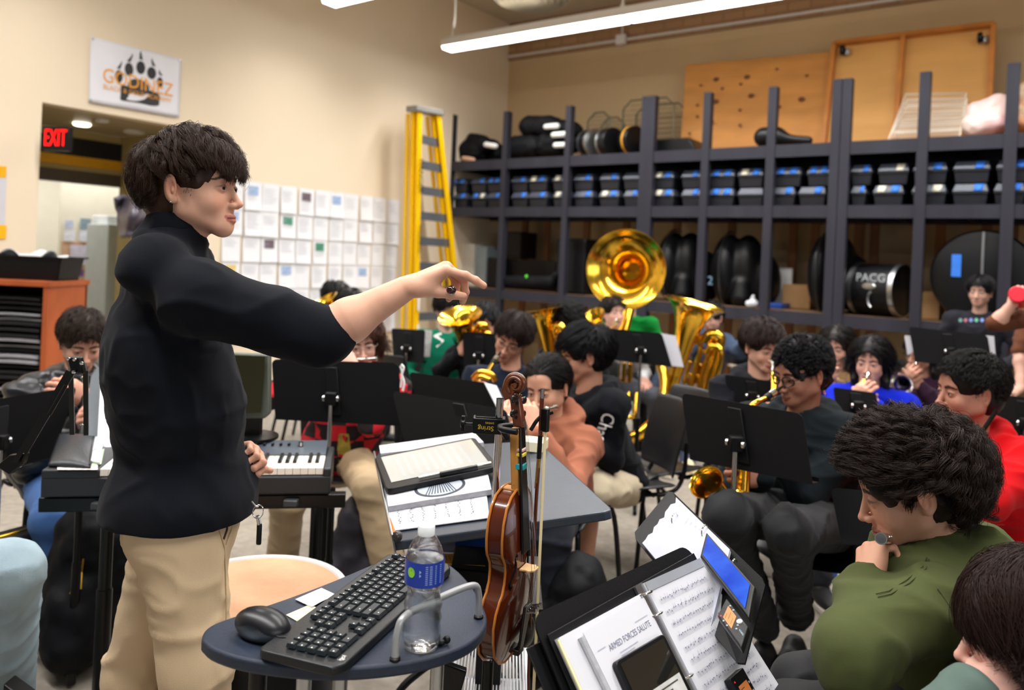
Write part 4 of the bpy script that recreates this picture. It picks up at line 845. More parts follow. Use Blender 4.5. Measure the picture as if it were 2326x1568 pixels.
def grow(style, M, n_guides, kids_, seed, m, parent, length=.07, curl=.006, freq=3.0, lift=.012, rad=.0005, K=12, spreadk=.006, fall=.35, front=0.0, part=None, name='hair_strands', zmin=-.09, fz=.062, cap=.004, sidek=1.0, fmin=.028, smin=-.012, partw=.5, fsl=.2, tip=.8, earz=.02):
    rng = np.random.RandomState(seed); R, t = M; c0 = np.array([0, -.016, .036]); rad3 = np.array([.0775, .1, .088])
    D = rng.normal(size=(n_guides * 8, 3)); D /= np.linalg.norm(D, axis=1)[:, None]; p = c0 + D * rad3
    hl = np.where(p[:, 1] > .045, fz + 0 * p[:, 0], np.where(p[:, 1] > .008, -.022 + (np.clip(p[:, 1] - .008, 0, 1) / .037) ** 1.6 * (fz + .022), np.where(p[:, 1] > .0, -.02 + 0 * p[:, 0], zmin + (p[:, 1] + .11) / .11 * (.012 - zmin) * .9)))
    earm = (np.abs(p[:, 0]) > .055) & (np.abs(p[:, 1] + .012) < .024) & (p[:, 2] < .028)
    ok = (p[:, 2] > hl) & ~earm; p = p[ok][:n_guides]; D = D[ok][:n_guides]; n = len(p)
    top = ss(.02, .1, p[:, 2]); px = 0 if part is None else part
    fl = np.stack([np.tanh((p[:, 0] - px) / .02) * (.35 + .3 * rng.rand(n)) * (.35 + top) * partw * 2 + (1 - partw) * .5 * top, lerp(-.5, .15 + front, ss(-.08, .02, p[:, 1] + (p[:, 2] - .05) * .7)) + rng.normal(size=n) * .2, -.35 - .8 * (1 - top)], 1)
    ph = rng.rand(n) * 6.28; L = length * (.7 + .5 * rng.rand(n)) * (sidek + (1 - sidek) * ss(.0, .07, p[:, 2])); G = np.zeros((n, K, 3)); G[:, 0] = p; q = p.copy(); nd = D / rad3; nd /= np.linalg.norm(nd, axis=1)[:, None]; d = nd * .8 + fl * .3
    for k in range(1, K):
        e = (q - c0) / rad3; nn = e / rad3; nn /= np.linalg.norm(nn, axis=1)[:, None]; tg = fl - nn * (fl * nn).sum(1)[:, None]; tg /= np.linalg.norm(tg, axis=1)[:, None] + 1e-6
        d = d * .5 + tg * .5; d[:, 2] -= fall * .12; d /= np.linalg.norm(d, axis=1)[:, None]; q = q + d * (L / (K - 1))[:, None]
        er = np.linalg.norm((q - c0) / rad3, axis=1); mn = 1 + (cap + lift * math.sin(math.pi * min(1, k / K * .8))) / .088; fix = er < mn; q[fix] = c0 + (q[fix] - c0) * (mn / er[fix])[:, None]; G[:, k] = q
    s = np.linspace(0, 1, K); b1 = np.cross(nd, fl); b1 /= np.linalg.norm(b1, axis=1)[:, None] + 1e-6; b2 = nd
    w = (s ** .7) * curl; a = ph[:, None] + s[None] * freq * 6.28; G = G + (w * np.cos(a))[:, :, None] * b1[:, None] + (w * .8 * np.sin(a))[:, :, None] * b2[:, None]
    O = rng.normal(size=(n, kids_, 3)) * spreadk; O2 = rng.normal(size=(n, kids_, 3)) * spreadk * .5; C = G[:, None] + O[:, :, None] * (1 - tip * s)[None, None, :, None] + O2[:, :, None] * (s * (rng.rand(n, kids_)[:, :, None] > .7))[..., None]
    jit = 1 + rng.normal(size=(n, kids_, 1, 1)) * .06; C = G[:, None, :1] + (C - G[:, None, :1]) * jit
    C = C.reshape(-1, K, 3); er = np.linalg.norm((C - c0) / rad3, axis=2, keepdims=True); C = np.where(er < 1.01, c0 + (C - c0) * (1.01 / np.maximum(er, 1e-3)), C)
    yy = C[:, :, 1]; jt = rng.normal(size=(len(C), 1)) * .004 + np.repeat(rng.normal(size=n) * .007, kids_)[:, None]; lim = fmin + fsl * (np.maximum(yy, .08) - .08 if fsl < 0 else yy - .08) + jt; zl = np.where(yy > .05, lim, np.where(yy > .008, smin + jt + (yy - .008) / .042 * (lim - smin), -9)); zl = np.where((np.abs(C[:, :, 0]) > .058) & (yy > -.045) & (yy < .02), np.maximum(zl, earz + jt), zl); low = (C[:, :, 2] < zl) & (np.arange(K)[None] > 0)
    kk = np.where(low.any(1), low.argmax(1), K - 1).astype(float); kk = np.maximum(kk - .3, .4); ks = s[None] * kk[:, None]; i0 = np.floor(ks).astype(int).clip(0, K - 2); fr = (ks - i0)[..., None]; ar = np.arange(len(C))[:, None]; C = C[ar, i0] * (1 - fr) + C[ar, i0 + 1] * fr
    return strands(name, C @ R.T + t, rad, m, parent)
UP = np.array([0, 0, 1.0])
def cloth(name, col, kind='knit', **k):
    if kind == 'plaid':
        m = mat(name, col, .85, bump=.2, bscale=120); nt = m.node_tree; tc = nt.nodes.new('ShaderNodeTexCoord')
        a = nt.nodes.new('ShaderNodeTexChecker'); a.inputs['Scale'].default_value = 13; a.inputs[1].default_value = (*srgb('#c11226'), 1); a.inputs[2].default_value = (*srgb('#1a0d12'), 1)
        nt.links.new(tc.outputs['Object'], a.inputs[0]); nt.links.new(a.outputs[0], nt.nodes['Principled BSDF'].inputs['Base Color']); return m
    if kind == 'puffer': return mat(name, col, .35, var=.15, vscale=6, bump=.2, bscale=30)
    if kind == 'denim': return mat(name, col, .85, var=.14, vscale=9, bump=.35, bscale=500, sheen=.03)
    if kind == 'twill': return mat(name, col, .8, var=.05, vscale=6, bump=.2, bscale=600, sheen=.03)
    return mat(name, col, .9, var=.08, vscale=10, bump=.12, bscale=600, sheen=.03, spec=.15)
def torso_prims(f, PC, SC, NB, bf, br, g, belly=1.0, sh=.185, k=.05, chl=.75):
    """g: how much thicker than the body"""
    up = nrm(SC - PC); R = np.stack([br, nrm(np.cross(up, br)), up], 1); L = lambda t: lerp(PC, SC, t)
    f.ell(L(.12), (.155 + g, .115 * belly + g, .14 + g), R, k=k); f.ell(L(.45) + bf * .01, (.145 + g, .108 * belly + g, .17 + g), R, k=k); f.ell(L(chl) + bf * .012 * (1 if chl > .7 else -1), (.158 + g, .11 + g, .16 + g), R, k=k)
    f.rc(SC - br * (sh - .05), SC + br * (sh - .05), .054 + g * .85, .054 + g * .85, k); f.rc(L(.95), NB, .066 + g, .046 + g * .6, k)
def person(label, H, yaw, pitch=0, roll=0, byaw=None, pose='sit', skin='tan', lip='#a8655a', brow='#1f1510', hair=None, top=None, legs=None, shoes='#1a1a1c',
           lean=.06, pelz=None, pel=None, hands=None, knees=None, ankles=None, res=(.004, .011), glasses=None, lids=.55, mouth=0.0, look=(0, 0), beard=0.0,
           wide=1.0, jaw=1.0, nose=1.0, neckoff=None, build=1.0, sc=1.0, seed=1, earring=None, shoulders=None, sh=.185, detail=True, sit_leg=.45, splay=.12, elbows=None, legs_on=True, scarf=None):
    hair = hair or {}; top = top or {}; legs = legs or {}; byaw = yaw if byaw is None else byaw; H = np.asarray(H, float); th_ = math.degrees(math.atan2(H[0], H[1])); yaw -= th_; byaw -= th_; bf = facedir(byaw); br = np.cross(bf, UP); H = np.asarray(H, float)
    RH = head_frame(yaw, pitch, roll); hr, cr = res; skc = SK.get(skin, skin)
    NB = H - UP * .185 * sc - bf * (.028 + .05 * math.sin(math.radians(max(pitch, 0)))) if neckoff is None else H + np.asarray(neckoff)
    SC = NB - UP * .045; pz = pelz if pelz is not None else (.54 if pose == 'sit' else .93)
    PC = np.array([*(SC - bf * lean)[:2], pz]) if pel is None else np.asarray(pel, float)
    t = thing('person', label, 'person', (PC[0], PC[1], 0))
    SH = {s: SC + br * sh * q for s, q in (('R', 1), ('L', -1))}
    if shoulders: SH.update({k_: np.asarray(v, float) for k_, v in shoulders.items()})
    HP = {s: PC + br * .085 * q for s, q in (('R', 1), ('L', -1))}
    KN = {}; AN = {}
    for s, q in (('R', 1), ('L', -1)):
        if pose == 'sit': KN[s] = HP[s] + bf * sit_leg + br * q * splay - UP * .03; AN[s] = np.array([*(KN[s] + bf * .02)[:2], .09])
        else: KN[s] = HP[s] - UP * (pz - .5) + bf * .02 + br * q * .01; AN[s] = np.array([*(HP[s] + br * q * .02)[:2], .09])
    if knees: KN.update({k_: np.asarray(v, float) for k_, v in knees.items()})
    if ankles: AN.update({k_: np.asarray(v, float) for k_, v in ankles.items()})
    g = top.get('g', .014) * build; belly = top.get('belly', 1.0) * build; sl = top.get('sleeve', 1.0)
    # arms
    arms = {}; hands = hands or {}
    for s, q in (('R', 1), ('L', -1)):
        h = hands.get(s)
        if h is None: h = dict(w=KN[s] - bf * .16 + UP * .11 - br * q * .02, hx=bf - br * q * .3 - UP * .25, hz=UP, curl='relax') if pose == 'sit' else dict(w=PC + br * q * .24 - UP * .0, hx=-UP, hz=br * q, curl='relax')
        w = np.asarray(h['w'], float); e = (elbows or {}).get(s)
        e = ik(SH[s], w, .29 * sc, .25 * sc, h.get('pole', -UP * 1.0 + br * q * .7 - bf * .35)) if e is None else np.asarray(e, float)
        arms[s] = (e, w, h)
    # --- body: head, neck, arms, trunk and legs
    nk = RH.T @ (NB - UP * .03 - H) / sc
    V, Q, up, lo = head_sdf(hr, lids, mouth, wide, jaw, nose, neck=nk); C = head_colors(V, up, lo, skc, lip, brow, beard)
    parts = [(V * sc @ RH.T + H, Q, C)]
    for s in 'RL':
        e, w, h = arms[s]
        if h.get('hidden'): continue
        q = 1 if s == 'R' else -1
        V, Q, wv = arm_sdf(h.get('res', hr * 1.1), e, w, h['hx'], h['hz'], -1 if s == 'R' else 1, h.get('curl', 'relax'), h.get('thumb', (.55, .5, -.35)), upper=(lerp(e, SH[s], .45) if sl < .35 else None), re=h.get('re', .040), rw=h.get('rw', .026), scale=h.get('scale', 1.0))
        parts.append((V, Q, hand_colors(wv, skc)))
    f = F3(np.min([PC, SC, *KN.values(), *AN.values()], 0) - .25, np.max([PC, SC, *KN.values(), *AN.values()], 0) + .25, .022)
    torso_prims(f, PC, SC, NB - UP * .03, bf, br, -.016, 1.0, sh * .88, .05, top.get('chl', .75))
    for s in 'RL': f.chain([HP[s], KN[s], AN[s]], [.072, .05, .034], .02)
    V, Q = f.mesh(); parts.append((V, Q, np.tile(skl(skc), (len(V), 1))))
    V, Q, C = join_q(parts); mesh_obj('body', V, Q, skinmat('skin', skc), t, smooth=180, colors=C)
    if detail: eyes(t, (RH * sc if sc != 1 else RH, H), look)
    # --- top
    tk = top.get('kind', 'hoodie'); tm = cloth(top.get('name', tk + top.get('col', '#222')), top.get('col', '#222226'), top.get('mat', 'knit'))
    P3 = [PC, SC, NB, SH['R'], SH['L']] + [arms[s][0] for s in 'RL'] + [arms[s][1] for s in 'RL']
    f = F3(np.min(P3, 0) - .26, np.max(P3, 0) + .22, cr)
    torso_prims(f, PC - UP * top.get('hem', .0), SC, NB, bf, br, g, belly, sh, .04, top.get('chl', .75))
    for s, q in (('R', 1), ('L', -1)):
        e, w, h = arms[s]; S0 = SH[s]; ra = top.get('ra', .052) * build + g * .5
        f.rc(S0 - br * q * .015, S0, ra * 1.12, ra * 1.1, .05); f.rc(S0, e, ra * 1.08, ra * .93, .035)
        if sl > 0:
            we = lerp(e, w, sl * .93); f.rc(e, we, ra * .95, lerp(ra * .95, .036 + g * .35, sl), .02)
            if tk in ('hoodie', 'sweater') and sl > .6: f.rc(lerp(e, w, sl * .9), lerp(e, w, sl * .97), .034 + g * .2, .032 + g * .2, .008)
        elif sl < 0: f.rc(lerp(S0, e, 1 + sl - .03), lerp(S0, e, 1 + sl + .02), ra * .9, ra * .9, .01)
    if pose != 'sit': f.ell(PC - UP * .02, (.19 * build, .158 * build, .13), np.stack([br, bf, UP], 1), k=.05)
    if tk == 'hoodie':
        n = 14; hoodz = top.get('hood', 1.0); ring = [NB + bf * (.090 * math.cos(a) - .004) + br * .104 * math.sin(a) + UP * (.008 + .02 * hoodz * (1 - math.cos(a)) - .03 * max(0, math.cos(a))) for a in np.linspace(0, 2 * math.pi, n)]
        rr = [.024 + .016 * hoodz * (1 - math.cos(a)) / 2 for a in np.linspace(0, 2 * math.pi, n)]; f.chain(ring, rr, .009); f.ell(NB - bf * .115 - UP * .05, (.095, .06, .09 * hoodz), np.stack([br, bf, UP], 1), k=.02)
    elif tk in ('sweater', 'tee', 'polo', 'puffer'):
        rz = {'sweater': .016, 'tee': .01, 'polo': .015, 'puffer': .035}[tk]
        f.chain([NB + bf * (.062 * math.cos(a) + .006) + br * .066 * math.sin(a) + UP * (.012 + (.03 if tk == 'puffer' else 0) - .012 * math.cos(a)) for a in np.linspace(0, 2 * math.pi, 12)], rz, .012)
    elif tk == 'turtle': f.rc(NB, NB + nrm(H - UP * .05 - bf * .015 - NB) * .03, .068, .064, .03)
    if tk != 'turtle': f.rc(NB + UP * .02 + bf * .012, H - UP * .05 + bf * .01, .052, .06, .012, sub=True)
    V, Q = f.mesh()
    zh = PC[2] - top.get('hemz', .07 if pose == 'sit' else .02); N = vnormals(V, Q)
    if tk == 'puffer': V = V + N * (.014 * np.abs(np.sin(V[:, 2] * 48 + 3 * V[:, 0])) - .004)[:, None]
    V = folds(V, N, top.get('fold', .010), seed, top.get('fsc', 6.5), top.get('fst', (1, 1, 1.7)))
    V[:, 2] = np.maximum(V[:, 2], zh)
    if cr < .009: V = relax(V, Q, 1)
    to = mesh_obj({'turtle': 'sweater'}.get(tk, tk if tk != 'tee' else 'shirt'), V, Q, tm, t, smooth=180)
    if tk == 'turtle':
        ax = nrm(H - UP * .045 - bf * .02 - NB); f = F3(NB - .13, NB + .16, .004); R = frame(ax, bf); f.rc(NB - ax * .01, NB + ax * .055, .068, .061, .004); f.rc(NB + ax * .012, NB + ax * .05, .071, .066, .012)
        f.rc(NB + ax * .02, NB + ax * .2, .0535, .056, .003, sub=True); V, Q = f.mesh(); V = folds(V, vnormals(V, Q), .002, 3, 14, (1, 1, 2)); mesh_obj('collar', V, Q, tm, to, smooth=180)
    # --- legs
    if legs_on:
        lm = cloth(legs.get('name', 'trousers' + legs.get('col', '#222')), legs.get('col', '#20222a'), legs.get('mat', 'twill')); lr = legs.get('r', 1.0); ln = legs.get('len', 1.0)
        P4 = [PC, *KN.values(), *AN.values()]; f = F3(np.min(P4, 0) - .24 + UP * .14, np.max(P4, 0) + .2, legs.get('res', cr * 1.1))
        R = np.stack([br, bf, UP], 1); f.ell(PC - UP * (.01 if pose == 'sit' else .06), (.16 * lr, .12 * lr, .12 if pose == 'sit' else .10), R, k=.05)
        if pose != 'sit': f.rc(PC - br * .04 - UP * .03, PC + br * .04 - UP * .03, .095, .095, .05)
        for s in 'RL':
            f.rc(HP[s], KN[s], .093 * lr, .072 * lr, .045)
            if ln > .5: E = lerp(KN[s], AN[s], (ln - .5) * 2 * .96); f.rc(KN[s], E, .07 * lr, legs.get('cuff', .058) * lr, .03)
        V, Q = f.mesh(); V = folds(V, vnormals(V, Q), legs.get('fold', .008), seed + 9, 7, (1, 1, 1.6)); V[:, 2] = np.maximum(V[:, 2], .02)
        mesh_obj('trousers' if ln > .6 else 'shorts', V, Q, lm, t, smooth=180)
        for s in 'RL':
            tf = legs.get('toe', bf); tf = nrm(np.array([tf[0], tf[1], 0])); a = AN[s]; fz = F3(a - .33, a + .33, .009 if cr < .012 else .013); sr = np.cross(tf, UP); Rz = np.stack([sr, tf, UP], 1)
            fz.rc((a[0], a[1], .075), np.array([a[0], a[1], .05]) - tf * .02, .04, .038, .03); fz.ell(np.array([a[0], a[1], .04]) + tf * .06, (.046, .135, .042), Rz, k=.03)
            V, Q = fz.mesh(); V[:, 2] = np.maximum(V[:, 2], .022); so = mesh_obj('shoe', V, Q, mat('shoe' + shoes, shoes, .55, var=.12, vscale=20), t, smooth=180)
            mb = MB(); o = np.array([a[0], a[1], 0]); mb.prism([o + tf * (.06 + .142 * math.cos(x)) + sr * .05 * math.sin(x) * (1 + .1 * math.cos(x)) + UP * .001 for x in np.linspace(0, 2 * math.pi, 24, endpoint=False)], (0, 0, .025)); mb.build('sole', mat('sole_rubber', '#cfc8bb' if legs.get('sole', 1) else '#222', .7, var=.05), so, bevel=.004)
    # --- hair
    if hair:
        st = hair.get('style', 'short'); mh = m_hair(hair.get('col', '#16110f'), hair.get('col', '#16110f')); Mh = (RH * sc, H)
        h = hair_cap('hair', st, Mh, seed, t, mh, hair.get('res', max(.005, hr * 1.3)), min(.013, hair.get('thick', .013)), hair.get('len', 0.0))
        if hair.get('n', 300): grow(st, Mh, hair.get('n', 300), hair.get('kids', 6), seed, mh, h, length=hair.get('L', .06), curl=hair.get('curl', .003), freq=hair.get('freq', 1.2), lift=hair.get('lift', .012), rad=hair.get('rad', .0008), front=hair.get('front', .3), part=hair.get('part'), spreadk=hair.get('sp', .006), K=hair.get('K', 10), fall=hair.get('fall', .5), zmin=hair.get('zmin', -.09), cap=hair.get('cap', hair.get('thick', .013) * .8), fz=hair.get('fz', .062), sidek=hair.get('sidek', .45 if st != 'long' else 1.0), fmin=hair.get('fmin', .048), fsl=hair.get('fsl', .25), tip=hair.get('tip', .8), earz=hair.get('earz', .02 if st != 'long' else -9), smin=hair.get('smin', -.012 if st != 'long' else -.3), partw=hair.get('partw', .95 if (st in ('long', 'bun') or 'part' in hair) else .25))
        if hair.get('bun'):
            c = H + RH @ np.array(hair['bun']); mb = MB(); mb.ball(c, .036, 18); V = np.concatenate(mb.v); mesh_obj('hair_bun', V + nrm(c - H) * (fbm(V * 60, 2) * .004)[:, None], mb.f, mh, h, smooth=180)
    # --- glasses
    if glasses:
        gm = mat('glasses' + glasses, glasses, .3, .3, var=.05); mb = MB(); gr = .0027 if sum(srgb(glasses)) < .03 else .0016; Wd = lambda p: H + RH @ (np.array(p) * sc)
        for s in (-1, 1):
            mb.tube([Wd((s * .033 + .0245 * math.cos(a), .0985 - .012 * max(0, math.cos(a) * s), -.003 + .019 * math.sin(a) * (1 if abs(math.sin(a)) < .8 else .93))) for a in np.linspace(0, 2 * math.pi, 26, endpoint=False)], gr, 6, closed=True)
            mb.tube([Wd((s * .058, .087, .002)), Wd((s * .074, .06, .003)), Wd((s * .08, -.004, .005)), Wd((s * .08, -.02, -.012))], .0018, 6)
        mb.tube([Wd((-.009, .101, .002)), Wd((0, .104, .004)), Wd((.009, .101, .002))], .0016, 6); go = mb.build('glasses', gm, t)
        for s in (-1, 1): mb = MB(); mb.poly([Wd((s * .033 + .0235 * math.cos(a), .0985 - .012 * max(0, math.cos(a) * s), -.003 + .018 * math.sin(a))) for a in np.linspace(0, 2 * math.pi, 22, endpoint=False)]); mb.build('lens', mat('lens_glass', '#ffffff', .02, trans=1.0, ior=1.15, alpha=.28, var=.001), go)
    if earring:
        mb = MB(); c = H + RH @ (np.array([.084 * earring, -.01, -.038]) * sc); mb.ball(c, .0028, 10); mb.build('earring', m_chrome, t)
    return dict(t=t, H=H, RH=RH, NB=NB, SC=SC, PC=PC, SH=SH, arms=arms, KN=KN, AN=AN, bf=bf, br=br, top=to, mouth=H + RH @ (np.array([0, .1, -.071]) * sc))
# ---------------- instruments ----------------
m_brass = mat('lacquered_brass', '#f4c23e', .15, 1.0, var=.06, vscale=12, coat=.3)
m_brass2 = mat('brass_worn', '#c9922e', .28, 1.0, var=.15, vscale=15)
m_silver = mat('silver_plate', '#e4e2dc', .14, 1.0, var=.04)
def bez(pts, n=8):
    """smooth curve through the points"""
    p = np.asarray(pts, float); p = np.concatenate([[2 * p[0] - p[1]], p, [2 * p[-1] - p[-2]]]); out = []
    for i in range(1, len(p) - 2):
        for k in range(n):
            t = k / n; out.append(.5 * ((2 * p[i]) + (-p[i - 1] + p[i + 1]) * t + (2 * p[i - 1] - 5 * p[i] + 4 * p[i + 1] - p[i + 2]) * t * t + (-p[i - 1] + 3 * p[i] - 3 * p[i + 1] + p[i + 2]) * t ** 3))
    out.append(p[-2]); return np.array(out)
def inst(name, label, cat, o, R, group=None): return thing(name, label, cat, tuple(o), R=R, group=group)
def flare(r0, r1, h, n=14, pw=3.2): return [(r0 + (r1 - r0) * ((i / n) ** pw), h * i / n) for i in range(n + 1)]
def bell_mesh(prof, wall=.0025): return prof + [(prof[-1][0] + .004, prof[-1][1] + .003), (prof[-1][0] + .003, prof[-1][1] - .004)] + [(r - wall, h) for r, h in prof[::-1]][1:]
def tuba(label, o, R, s=1.0, name='tuba', group=None, valves=3):
    """stands along local z, bell on top; origin at the bottom bow; player on +y"""
    t = inst(name, label, name, o, R, group)
    mb = MB(); pr = [(.052 + .0 * i, 0) for i in range(1)] + [(r, h) for r, h in [(.055, .05), (.062, .15), (.072, .25), (.085, .34), (.1, .42), (.125, .50), (.165, .56), (.205, .59), (.232, .603), (.238, .606)]]
    pr = [(r * s, (h + .26) * s) for r, h in pr]; o2 = np.array([-.11 * s, 0, 0])
    mb.lathe(pr + [(.240 * s, pr[-1][1] + .006 * s), (.234 * s, pr[-1][1] + .002 * s)] + [(r - .004 * s, h) for r, h in pr[::-1][1:-1]], o2, n=48, cap=False); mb.build('bell', m_brass, t, False, smooth=60)
    mb = MB(); mb.tube(bez([(-.11, 0, .3), (-.11, 0, .14), (-.06, 0, .05), (.03, 0, .025), (.11, 0, .07), (.145, 0, .16)], 6) * s, np.linspace(.055, .045, 31) * s, 20); mb.build('bottom_bow', m_brass, t, False, smooth=60)
    for i, (x, y, r, z0_, z1_) in enumerate(((.145, 0, .043, .14, .6), (.10, .075, .03, .12, .56), (.175, -.06, .026, .2, .52), (.03, .09, .02, .16, .5))):
        mb = MB(); mb.tube(bez([(x, y, z0_), (x, y, z1_), (x - .03, y * .8, z1_ + .075), (x - .085, y * .5, z1_ + .07), (x - .105, y * .4, z1_)], 6) * s, r * s, 16); mb.build('branch', m_brass, t, False, smooth=60)
    for i in range(3):
        mb = MB(); x = -.02 + .045 * i; mb.lathe([(.019 * s, 0), (.019 * s, .15 * s), (.014 * s, .155 * s)], np.array([x, .12, .26]) * s, (0, 0, 1), 14); mb.lathe([(.004 * s, 0), (.004 * s, .03 * s), (.011 * s, .031 * s), (.011 * s, .036 * s)], np.array([x, .12, .415]) * s, n=10); mb.build('valve', m_brass, t, False)
        mb = MB(); k = .06 + .02 * i; mb.tube(bez([(x - .012, .135, .3), (x - .012, .15, .3 - k), (x + .012, .15, .3 - k), (x + .012, .135, .3)], 5) * s, .009 * s, 8); mb.build('valve_slide', m_brass, t, False)
    for i, (x0, z0_, w, h) in enumerate(((-.06, .44, .10, .13), (-.02, .16, .12, .16), (.02, .36, .07, .15))):
        mb = MB(); mb.tube(bez([(x0, .1, z0_), (x0, .11, z0_ + h * .7), (x0 + w * .25, .11, z0_ + h), (x0 + w * .75, .11, z0_ + h), (x0 + w, .11, z0_ + h * .7), (x0 + w, .1, z0_)], 5) * s, .0115 * s, 10); mb.build('tubing', m_brass, t, False)
    mb = MB(); mb.tube(bez([(-.03, .06, .5), (-.09, .1, .56), (-.13, .17, .57), (-.12, .23, .555)], 6) * s, .008 * s, 10); mb.build('leadpipe', m_brass, t, False)
    mb = MB(); mb.lathe([(.006 * s, -.05 * s), (.009 * s, 0), (.019 * s, .03 * s), (.02 * s, .036 * s), (.015 * s, .03 * s)], np.array([-.12, .24, .553]) * s, nrm((.1, 1, -.1)), 16); mb.build('mouthpiece', m_silver, t, False)
    return t
def trumpet(label, mouth, d, up=(0, 0, 1), m=None, s=1.0, group='trumpets held up to play'):
    m = m or m_brass; R = np.stack([nrm(d), np.zeros(3), np.zeros(3)], 1); z = nrm(np.asarray(up, float) - R[:, 0] * np.dot(up, R[:, 0])); R[:, 2] = z; R[:, 1] = np.cross(z, R[:, 0])
    t = inst('trumpet', label, 'trumpet', mouth, R, group)
    mb = MB(); mb.lathe([(.012, 0), (.0135, .003), (.0125, .02), (.006, .032), (.0055, .085)], (0, 0, 0), (1, 0, 0), 16); mb.build('mouthpiece', m_silver, t, False)
    mb = MB(); mb.tube(bez([(.07, 0, 0), (.3, 0, 0), (.36, 0, -.003), (.385, 0, -.035), (.36, 0, -.07), (.3, 0, -.073), (.24, 0, -.073)], 6) * s, .0062, 10); mb.build('tuning_slide', m, t, False)
    mb = MB(); mb.tube(bez([(.16, .012, -.07), (.1, .012, -.068), (.075, .012, -.035), (.1, .012, -.002), (.16, .012, 0), (.26, .012, 0)], 6) * s, np.linspace(.0062, .0085, 31), 10); pr = flare(.0085, .062, .24); mb.lathe([(r, h) for r, h in bell_mesh(pr, .001)], np.array([.25, .012, 0]) * s, (1, 0, 0), 32, cap=False); mb.build('bell', m, t, False, smooth=60)
    for i in range(3): mb = MB(); mb.lathe([(.009, -.1), (.0095, -.095), (.0095, .02), (.006, .026), (.003, .028), (.003, .045), (.008, .046), (.008, .05)], (.185 + .022 * i, .006, 0), n=14); mb.build('valve', m, t, False)
    return t
def flute(label, a, b, m=None):
    t = thing('flute', label, 'flute', tuple(a)); a = np.asarray(a, float); b = np.asarray(b, float); d = nrm(b - a); u = nrm(UP - d * d[2]); sd = np.cross(d, u)
    mb = MB(); mb.tube([a, b], .0095, 16); mb.build('tube', m_silver, t)
    for k, r in ((.0, .0115), (.2, .0118), (.24, .0118), (.98, .0108)): mb = MB(); c = lerp(a, b, k); mb.tube([c, c + d * .014], r, 16); mb.build('ring', m_silver, t)
    mb = MB(); mb.ball(lerp(a, b, .12) + u * .008, (.012, .009, .004), 14, frame(u, d)); mb.build('lip_plate', m_silver, t)
    for k in np.linspace(.32, .93, 13): mb = MB(); mb.lathe([(.0085, 0), (.0085, .004), (.005, .006)], lerp(a, b, k) + u * .009, u, 14); mb.build('key', m_silver, t)
    mb = MB(); mb.tube([lerp(a, b, .3) + u * .01 + sd * .008, lerp(a, b, .95) + u * .01 + sd * .008], .002, 6); mb.build('rod', m_silver, t)
    return t
def clarinet(label, a, b):
    t = thing('clarinet', label, 'clarinet', tuple(a)); a = np.asarray(a, float); b = np.asarray(b, float); d = nrm(b - a); L = np.linalg.norm(b - a); u = frame(d)[:, 0]; v = frame(d)[:, 1]
    mb = MB(); mb.lathe([(.005, 0), (.009, .04), (.011, .075), (.0125, .08), (.0145, .085), (.013, .15), (.0125, .16), (.013, L - .09), (.018, L - .05), (.03, L), (.026, L - .002)], a, d, 20); mb.build('body', m_black, t)
    for h in (.08, .152, .34, L - .09): mb = MB(); mb.tube([a + d * h, a + d * (h + .006)], .0152, 16); mb.build('ring', m_silver, t)
    for i, h in enumerate(np.linspace(.19, L - .12, 9)): mb = MB(); mb.lathe([(.008, 0), (.008, .003), (.004, .006)], a + d * h + u * .0135, u, 12); mb.build('key', m_silver, t)
    return t
